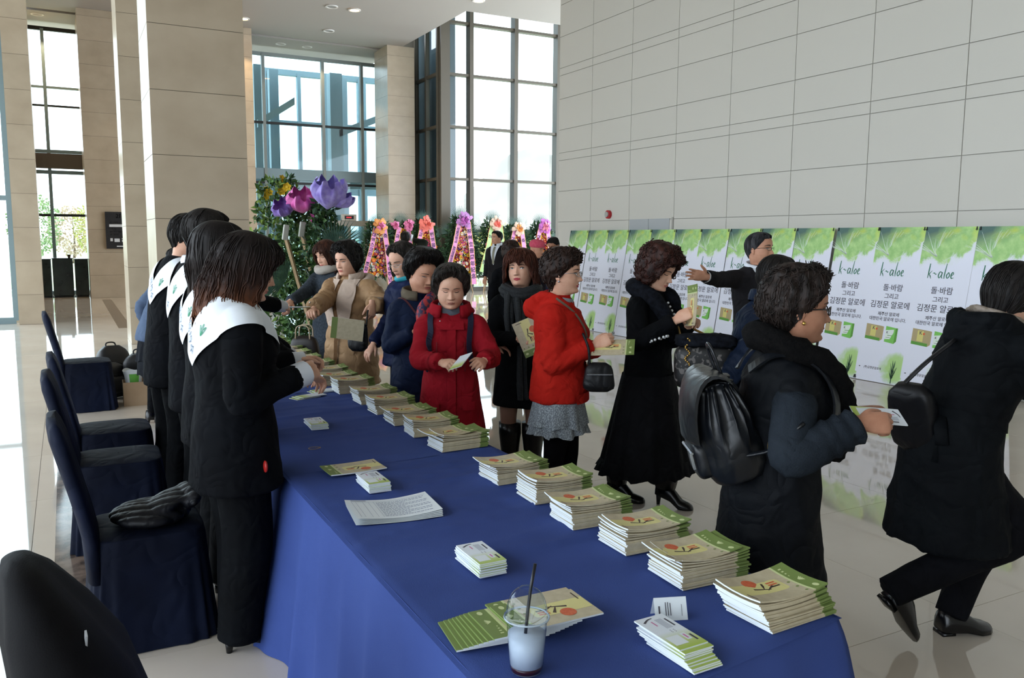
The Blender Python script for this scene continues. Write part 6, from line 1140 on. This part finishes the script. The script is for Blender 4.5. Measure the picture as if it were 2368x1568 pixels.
b = empty('crossbody_bag', tuple(at(1384, 905, 4.60)), -.5, label='small black crossbody bag at the hip of the red fleece', cat_='bag'); obj('bag_body', rounded_bag(.19, .09, .16, taper=.75), LEA, b, smooth=True); obj('zip', tube([(-.07, -.046, .10), (.07, -.046, .10)], .004, 6), SIL, b); obj('strap_end', tube(smooth_path([(-.05, 0, .14), (-.06, 0, .24), (-.09, .02, .32)], 10), .008, 6), LEA, b, smooth=True)
# V8 long black dress coat, curly hair
p = Person((3.17, 4.13), 296, 1.60, 'person with voluminous curly brown hair in a long flowing black outfit, reading', head=(-2, 22, 0), hs=.142, vox=.012, skin='light', lips='pink')
p.ik(1, at(1560, 742, 4.78), A(.5, -.9, -.8)); p.ik(-1, at(1592, 752, 4.9), A(-.6, -.6, -1)); p.make_head(eye=.2, nose=1.0); p.coat(BLK, hem=.40, bulk=1.0, folds=.008, flare=1.3, name='jacket')
p.hair(hairm('curly_dark_auburn', '1f100d', '3d2019'), **{**PERM, 'off': .17, 'curls': 520, 'cr': .05, 'lump': .13, 'lf': 6, 'top': .08, 'end': [(0, .74), (36, .68), (52, .54), (66, .2), (90, -.1), (180, -.2)], 'seed': 25, 'tap': .15}); p.hands(1, 'pinch', dorsal=(.2, -.7, .7)); p.hands(-1, 'pinch', dorsal=(.2, -.2, 1))
FUR = mat('black_ruffle_collar', '0b0c10', .9, '171a21', 40, bump=1, bscale=90, spec=.1); p.roll('ruffle_collar', FUR, [(.035, .12, .66), (.06, .10, .74), (.075, .05, .815), (.065, -.03, .85), (0, -.065, .86), (-.065, -.03, .85), (-.07, .05, .82), (-.05, .10, .76)], [.018, .026, .032, .032, .03, .03, .028, .016], .012, 34)
CHIF = fabric('black_chiffon', '0b0b0d', '131316', rough=.7); skirt(p, CHIF, .52, .165, .115, .205, .03, 11, b=.85, name='long_skirt'); skirt(p, CHIF, .19, .14, .198, .222, .03, 30, b=.85, name='skirt_frill')
bead_string(p, 'bead_necklace', np.array([(.03, .09, .80), (.02, .125, .73), (.0, .14, .67), (-.01, .145, .62)])*p.H, .008, PEARL, 16)
a = np.linspace(0, 6.283, 16); S_, E_, W_ = p.arm[1]; bead_string(p, 'bead_bracelet', np.stack([(E_*.35+W_*.65)[0]+.05*np.cos(a)+.03, (E_*.35+W_*.65)[1]+.05*np.sin(a), (E_*.35+W_*.65)[2]-.06+.02*np.sin(a)], 1), .008, PEARL, 14)
p.legs(PANTS, rad=(.05, .036, .028), feet={1: A(.06, -.16, 0), -1: A(-.02, .14, 0)}); p.shoe(1, BOOT, heel=.07, boot=.26, name='ankle_boot', ang=.25); p.shoe(-1, BOOT, heel=.07, boot=.26, name='ankle_boot', ang=.05); p.finish(); V8 = p
put_held(BRO[2], BL, BD, at(1602, 716, 4.76), A(.12, .1, 1), A(.35, .9, .1), 'brochure held open upright by the curly-haired person in black', 'brochure', .4, .5)
b = empty('patterned_tote', tuple(at(1628, 905, 4.62)), -.65, label='black fur-topped tote with dark leopard pattern and gold chain', cat_='bag'); obj('bag_body', rounded_bag(.33, .14, .27, taper=1.05), mat('leopard_pattern', '101011', .5, '5a5654', 40, detail=1, lo=.55, hi=.6), b, smooth=True)
v, f = rounded_bag(.35, .17, .07); v = v+.010*np.stack([vnoise(v*80, k) for k in (1, 2, 3)], 1); obj('fur_trim', move((v, f), (0, 0, .25)), FUR, b, smooth=True)
obj('chain', cat([ell((-.10+.012*math.sin(t*9), -.075, .30-.03*t*3), .006, 5, 6) for t in np.linspace(0, 1.6, 18)])[:2], GOLD, b, smooth=True)
_w = p.world(p.arm[-1][1]*.35+p.arm[-1][2]*.65)-np.array(b.location); _c, _s = math.cos(.65), math.sin(.65); _e = A(_c*_w[0]-_s*_w[1], _s*_w[0]+_c*_w[1], _w[2])      # forearm that carries the tote, in the bag's frame
obj('carry_strap', tube(smooth_path([(-.12, -.03, .27), _e*.55+A(-.07, 0, .12), _e+A(-.01, 0, .035), _e*.55+A(.09, 0, .12), (.12, .03, .27)], 26), .008, 6), GOLD, b, smooth=True)
# V9 man in dark suit, arm stretched out
DSUIT = fabric('dark_grey_suit', '1c1b1d', '252427', sheen=.05)
p = Person((4.78, 4.88), 258, 1.715, 'person in a dark suit and glasses stretching an arm towards the banners', head=(30, 0, 0), hs=.136, vox=.014, skin='mid', lips='nude')
p.ik(1, at(1632, 640, 6.05), A(.6, -.5, -.45)); p.arms_down(-1, .02, .15, .47); p.make_head(eye=.45, nose=1.1, brow=1.2); p.coat(DSUIT, hem=.40, prof='M', bulk=1.0, folds=.006, name='suit_jacket', flare=.4); p.hair(hairm('grey_black_hair', '17171a', '3b3b3e'), **{**SHORT_M, 'seed': 27, 'off': .04}); p.glasses(mat('dark_frames', '2a2626', .4), r=.07, thick=.006)
p.hands(1, 'open', dirv=tuple(-CR*.9-CF*.3+A(0, 0, .12)), dorsal=(-.3, .9, .35)); p.hands(-1); cuff(p, 1, SHIRT, .025, .012); p.neckring('shirt_collar', SHIRT, .838, .860, .050, .046, .007, open_=.25)
p.decal('shirt_front', [[(u*(v-.66)/.17*.045, v) for u in (-1, -.33, .33, 1)] for v in np.linspace(.665, .835, 8)], FR, SHIRT, .005); p.decal('tie', [[(u*.011, v) for u in (-1, 1)] for v in np.linspace(.67, .825, 8)], FR, mat('grey_tie', '5d6068', .5), .009); p.legs(DSUIT, rad=(.06, .046, .038)); [p.shoe(sd, SHOEB) for sd in (-1, 1)]; p.finish()
# V10 navy coat seen from behind, leaning
NV2 = fabric('dark_navy_nylon', '0f1726', '152034', rough=.5, sheen=0)
p = Person((3.38, 3.44), 342, 1.57, 'person with short black hair and ear ring in a dark navy coat, behind the backpack', head=(0, 8, 0), lean=8, vox=.014, skin='light', lips='pink')
p.ik(1, at(1655, 915, 4.45), A(.6, -1, 0)); p.arms_down(-1, .1, .14, .5); p.make_head(eye=.3); p.coat(NV2, hem=.36, bulk=1.22, folds=.012, flare=.5); p.hair(HB, **{**SHORT_F, 'off': .075, 'end': [(0, .74), (40, .70), (58, .55), (72, .42), (92, .34), (130, .10), (180, .05)], 'seed': 29}); p.hands(1, 'fist', dirv=(0, 0, -1), dorsal=(-.5, -.8, 0)); p.hands(-1); p.neckring('collar', NV2, .828, .866, .07, .066, .01)
obj('earring', ell(p.headpt((.375, .0, .29)), .006, 6, 8), GOLD, p.root, smooth=True); p.legs(PANTS, rad=(.06, .044, .034)); [p.shoe(sd, BOOT, heel=.03, boot=.3, name='quilted_boot') for sd in (-1, 1)]; p.finish()
b = empty('red_patterned_bag', tuple(p.world(p.hd[1])-A(0, 0, .26)), .4, label='orange-red patterned bag peeking out behind the black backpack', cat_='bag'); obj('bag_body', rounded_bag(.12, .08, .17), mat('paisley_red', '8c2a22', .6, 'b08a5a', 30, detail=2), b, smooth=True); obj('handle', tube(smooth_path([(-.03, 0, .16), (0, 0, .24), (.03, 0, .16)], 10), .006, 6), LEA, b, smooth=True)
# V11 backpack woman in profile
p = Person((2.14, 2.08), 331, 1.535, 'person in profile with dark permed hair, fur collar and long dark coat, holding tickets', head=(0, 2, 0), hs=.148, lean=5, vox=.010, skin='tan', lips='red')
p.ik(1, at(1985, 982, 2.62), A(.3, -.9, -.9)); p.ik(-1, at(1985, 955, 2.95), A(-.4, -.8, -1)); p.make_head(eye=.45, nose=1.15, mouth=.8, fat=.08); KN = fabric('charcoal_knit_sleeve', '1a1f25', '262c33', bs=200, bump=.6); BDY = fabric('black_padded_cotton', '0c0e11', '121418', rough=.6); p.coat(BDY, hem=.30, bulk=1.15, folds=.010, flare=.75, sleeve=.84, seed=4)
for sd in (-1, 1):
    S_, E_, W_ = p.arm[sd]; P_ = smooth_path([S_+(E_-S_)*.10, S_+(E_-S_)*.5, E_, E_*.5+W_*.5, W_], 34); v, f = tube(P_, np.interp(np.linspace(0, 1, 34), [0, .15, .5, .8, 1], [.026, .043, .040, .037, .031])*p.H*1.1, 24); N_ = normals(v, f); tt = np.repeat(np.linspace(0, 1, 34), 24); v = v+N_*(.006*fbm(v*A(14, 14, 14), 6)+.007*np.clip((tt-.55)*3, 0, 1)*np.sin(tt*70))[:, None]; obj('knit_sleeve', (v, f), KN, p.root, smooth=True)
p.hair(hairm('permed_black_brown', '14100e', '2b211d'), **{**PERM, 'off': .11, 'curls': 850, 'cr': .022, 'ct': .008, 'lump': .14, 'lf': 6, 'groove': .02, 'locks': 60, 'end': [(0, .84), (38, .80), (55, .69), (70, .54), (85, .44), (100, .28), (130, .02), (180, -.05)], 'seed': 31, 'top': .05}); p.hands(1, 'pinch', dirv=tuple(CR), dorsal=(-.3, -.8, .5)); p.hands(-1, 'pinch', dirv=tuple(CR), dorsal=(-.2, -.3, 1)); p.glasses(mat('tortoise_frames', '1d1718', .3), r=.08, rect_=1, thick=.010)
obj('earring', ell(p.headpt((.37, .02, .29)), .007, 6, 8), GOLD, p.root, smooth=True)
FURB = mat('black_fur', '070708', .95, '0f0e0e', 60, bump=1, bscale=120, spec=.1); p.roll('fur_collar', FURB, [(.02, .125, .60), (.035, .135, .68), (.055, .11, .76), (.075, .05, .825), (.065, -.04, .855), (0, -.075, .865), (-.065, -.04, .855), (-.07, .05, .825), (-.05, .11, .76), (-.03, .13, .68)], [.018, .024, .026, .027, .030, .032, .030, .027, .025, .02], .016, 42, m=20, n=60)
obj('brooch', ell(p.cast(p.bend([A(.072, .0, .755)*1.6])[0]+A(.0, .6, 0), FR, .012), (.008, .006, .016)), GOLD, p.root, smooth=True)
p.legs(PANTS, rad=(.058, .042, .032), feet={1: A(.05, -.02, 0), -1: A(-.05, .1, 0)}); [p.shoe(sd, BOOT, heel=.02, boot=.25, name='ankle_boot') for sd in (-1, 1)]; p.finish(); V11 = p
put_held(TKT, CW, CL, at(2042, 960, 2.74), -(A(0, 0, .5)+CF*.85), CR*.97-A(0, 0, .1), 'white ticket held forward by the person wearing the backpack', 'ticket', .4, .62)
# leather backpack
M_ = Matrix.Rotation(p.th, 4, 'Z'); q = p.bend([A(.03, -.088, .555)*p.H])[0]; b = empty('leather_backpack', tuple(p.world(q)), p.th, label='black leather drawstring backpack with buckle on the person in profile', cat_='backpack'); b.rotation_euler = (.28, 0, p.th)
LB = mat('soft_black_leather', '0d0f13', .34, '14171c', 5, spec=.45, bump=.25, bscale=25, wr=.22, wrs=8)
t = np.linspace(0, 2*math.pi, 64, endpoint=False); R_ = []
for z, w_, d_ in ((0, .10, .05), (.012, .145, .085), (.06, .162, .105), (.15, .165, .105), (.23, .152, .092), (.29, .125, .07), (.325, .105, .055), (.345, .115, .06)):
    g = 1+.10*np.clip((z-.16)*6, 0, 1)*np.sin(t*13+3*np.sin(t*2)); R_.append(np.stack([w_*g*np.sign(np.cos(t))*np.abs(np.cos(t))**.7, d_*g*np.sign(np.sin(t))*np.abs(np.sin(t))**.7, np.full(64, z)], 1))
v, f = loft(np.array(R_)[:, ::-1]); 
bm_ = bmesh.new(); vs_ = [bm_.verts.new(q_) for q_ in v]; [bm_.faces.new([vs_[k] for k in q_]) for q_ in f]; bmesh.ops.subdivide_edges(bm_, edges=[e for e in bm_.edges], cuts=2, use_grid_fill=True, smooth=.4); bm_.verts.index_update(); v = np.array([q_.co[:] for q_ in bm_.verts]); f = [tuple(k.index for k in q_.verts) for q_ in bm_.faces]; bm_.free()
N_ = normals(v, f); v = v+N_*(.012*fbm(v*A(7, 7, 5), 3)+.014*((1-np.abs(vnoise(v*A(9, 9, 5)+A(.3, .2, 0), 8)))**4-.25))[:, None]; obj('bag_body', (v, f), LB, b, smooth=True)
fl_ = [[(x, -.02-.125*math.sin(u*1.35)*(1-.25*(x/.15)**2), .33+.055*math.cos(u*1.7)-.14*u*u*.9) for x in np.linspace(-.135, .135, 12)] for u in np.linspace(-.55, 1.05, 12)]; fl_ = np.array(fl_); lo_ = fl_-A(0, -.006, .012)
obj('flap', cat([loft(fl_, False, False), (lambda q_: (q_[0], [k[::-1] for k in q_[1]]))(loft(lo_, False, False)), loft(np.stack([fl_[-1], lo_[-1]]), False, False), loft(np.stack([fl_[:, 0], lo_[:, 0]]), False, False), loft(np.stack([lo_[:, -1], fl_[:, -1]]), False, False)])[:2], LB, b, smooth=True)
v, f = rounded_bag(.20, .06, .14, .5, 12, .95, 30); obj('front_pocket', move((v, f), (.0, -.105, .03)), LB, b, smooth=True); obj('pocket_zip', tube([(-.08, -.137, .135), (.08, -.137, .135)], .005, 6), SIL, b); obj('zip_puller', bx(.072, .082, -.145, -.137, .08, .135), SIL, b)
obj('top_handle', tube(smooth_path([(-.04, .03, .35), (-.035, .02, .45), (.035, .02, .45), (.04, .03, .35)], 14), .011, 8, flat=.5), LB, b, smooth=True)
for sd in (-1, 1): p.strap('backpack_strap', np.array([(sd*.06, -.09, .80), (sd*.078, -.03, .85), (sd*.085, .05, .81), (sd*.095, .10, .72), (sd*.12, .05, .62)])*p.H, .036, LB, .016, .008)
obj('lower_strap', cat([tube(smooth_path([(.13, .02, .10), (.20, .10, .12), (.25, .20, .19)], 12), .016, 8, flat=.4)])[:2], LB, b, smooth=True); obj('strap_buckle', tube([(.185+.028*math.cos(t), .10+.01*math.sin(t), .125+.022*math.sin(t)) for t in np.linspace(0, 6.283, 14)], .004, 6), GOLD, b, smooth=True)
# V12 hooded black coat, striding off to the right
NC = fabric('black_hooded_coat', '0a0c0f', '0f1215', rough=.7)
p = Person((3.16, 2.10), 341, 1.60, 'person in a black hooded belted coat striding out of view on the right', head=(0, 24, 0), lean=17, hs=.142, vox=.011, skin='light')
p.ik(1, A(3.72, 1.62, .93), A(.4, -.8, -.6)); p.ik(-1, A(3.9, 2.1, .95)); p.make_head(); p.coat(NC, hem=.27, bulk=1.18, folds=.012, flare=.8, seed=6, extra=[([(-.05, .06, .82), (-.07, .0, .845), (-.06, -.06, .84), (0, -.09, .83), (.06, -.06, .84), (.07, .0, .845), (.05, .06, .82)], [.01, .018, .024, .026, .024, .018, .01]), ([(-.05, -.06, .82), (0, -.078, .785), (.05, -.06, .82)], [.025, .038, .025])]); p.hair(HB, **{**SHORT_F, 'off': .09, 'end': [(0, .74), (40, .7), (58, .5), (72, .3), (95, .1), (180, -.05)], 'locks': 140, 'seed': 33}); p.hands(1); p.hands(-1)
p.roll('hood_lining', mat('hood_fur_trim', '6b5f52', .9, '8b8076', 50), [(-.06, .05, .856), (-.07, -.02, .862), (0, -.06, .868), (.07, -.02, .862), (.06, .05, .856)], .009, .006, 60)
R_ = [p.near(p.bend([A(.13*math.cos(t), .11*math.sin(t), .60)*p.H])[0], .004) for t in np.linspace(0, 6.283, 40)]; obj('belt', loft(np.array([[c+A(0, 0, -.03), c+A(0, 0, .03)] for c in R_]), False, False), NC, p.root, smooth=True)
for k, (dx, dz, an) in enumerate(((.05, -.05, .5), (.02, -.09, .15))): c = p.near(p.bend([A(.05+dx*.3, -.12, .595)*p.H])[0], .012); obj('belt_tail', tube([c, c+A(dx*.6, -.015, dz), c+A(dx, -.02, dz*2)], .026, 8, flat=.3), NC, p.root, smooth=True)
H_ = p.H; p.legs(PANTS, rad=(.066, .052, .040), ank=.05, feet={-1: A(-.03, .10, 0), 1: A(.06, -.26, .16)}, knees={1: A(.06, .16, .30)*H_, -1: A(-.05, .16, .27)*H_}); p.shoe(-1, SHOEB, heel=.018, wide=1.15); p.shoe(1, SHOEB, heel=.018, pitch=-.9, wide=1.15); p.finish()
b = empty('shoulder_bag', tuple(at(2122, 1040, 3.42)), p.th+.2, label='black shoulder bag behind the striding person in the hooded coat', cat_='bag'); b.rotation_euler = (.35, 0, p.th+.5); obj('bag_body', rounded_bag(.20, .09, .30), LEA, b, smooth=True); obj('strap', tube(smooth_path([(-.04, 0, .28), (.03, .08, .36), (.10, .2, .42)], 12), .014, 6, flat=.4), LEA, b, smooth=True)
# ---- background figures
def extra(pos, face, H, label, coatm, hair_m, style, head=(0, 0, 0), prof='M', hem=.42, arms=None, lean=0, hat=None, sk='mid', feet_boot=0, bulk=1.05, suit=False):
    p = Person(pos, face, H, label, head=head, lean=lean, vox=.022, skin=sk, lips='nude')
    for sd in (-1, 1):
        if arms and sd in arms: p.ik(sd, arms[sd][0], arms[sd][1], False)
        else: p.arms_down(sd)
    p.make_head(eye=.4, brow=1.2); p.coat(coatm, hem=hem, prof=prof, bulk=bulk, folds=.006)
    if style: p.hair(hair_m, **style)
    p.hands(1); p.hands(-1); p.legs(PANTS); [p.shoe(sd, BOOT if feet_boot else SHOEB, boot=feet_boot) for sd in (-1, 1)]
    if suit:
        p.neckring('shirt_collar', SHIRT, .84, .872, .052, .050, .007, open_=.25); p.decal('shirt_front', [[(u*(v-.62)/.2*.05, v) for u in (-1, 0, 1)] for v in np.linspace(.63, .835, 7)], FR, SHIRT, .006); p.decal('tie', [[(u*.013, v) for u in (-1, 1)] for v in np.linspace(.64, .825, 7)], FR, mat('olive_tie', '7b7a68', .5), .011)
    return p.finish()
extra((4.70, 8.85), 75, 1.60, 'person with dark curly hair in a long black coat, back turned, behind the scarf wearer', BLK, HD, {**PERM, 'curls': 120, 'off': .15, 'end': [(0, .7), (60, .4), (90, .05), (180, -.1)]}, prof='F', hem=.33, feet_boot=.3, arms={1: (A(.2, .1, .95), A(1, -1, 0))})
p = extra((5.96, 10.45), 300, 1.62, 'person in a bright pink knitted hat among the crowd', fabric('dark_plum_coat', '1d1a22', '26222c'), HB, None, prof='F', head=(0, 5, 0)); PK = mat('pink_knit', 'c9455f', .85, 'd45a72', 60, bump=.8, bscale=120)
t = np.linspace(0, 2*math.pi, 40, endpoint=False); R_ = [np.stack([r*np.sin(t)*(1+.02*np.sin(t*12)), r*1.12*np.cos(t)*(1+.02*np.sin(t*12))-.02, np.full(40, z)], 1) for r, z in ((.40, .62), (.44, .68), (.46, .78), (.44, .92), (.36, 1.05), (.2, 1.12), (.06, 1.13))]; v, f = loft(np.array(R_)[:, ::-1]); obj('knitted_hat', (p.head_place(v), f), PK, p.root, smooth=True); obj('hat_knot', ell(p.headpt((0, 0, 1.15)), .02), PK, p.root, smooth=True)
extra((7.25, 12.05), 215, 1.70, 'person with short black hair looking down in a navy jacket before the banners', fabric('navy_suit', '141a2b', '1a2136'), HB, SHORT_M, head=(-10, 30, 0), sk='tan')
extra((7.66, 15.0), 215, 1.80, 'person in a black suit, white shirt and olive tie standing among the wreaths', DSUIT, HB, SHORT_M, head=(-25, 0, 0), suit=True)
extra((6.12, 16.1), 60, 1.78, 'person with back turned holding a phone to the ear near the wreaths', fabric('dark_olive_coat', '22241f', '2b2d27'), HB, SHORT_M, arms={1: (A(.14, .10, 1.62), A(1, 0, -.6))}, sk='tan'); 
obj('mobile_phone', xf(bevbox(-.035, .035, -.006, .006, -.07, .07, .004), rot(z=.6, y=.3, loc=(6.12+.13, 16.1-.02, 1.66))), mat('white_phone', 'cfd2d6', .4), smooth=False, label='white mobile phone held at the ear near the wreaths', cat_='phone')
extra((5.85, 19.7), 240, 1.72, 'person with black hair far away by the glass entrance doors', DSUIT, HB, SHORT_M)
bpy.data.scenes.remove(WS)
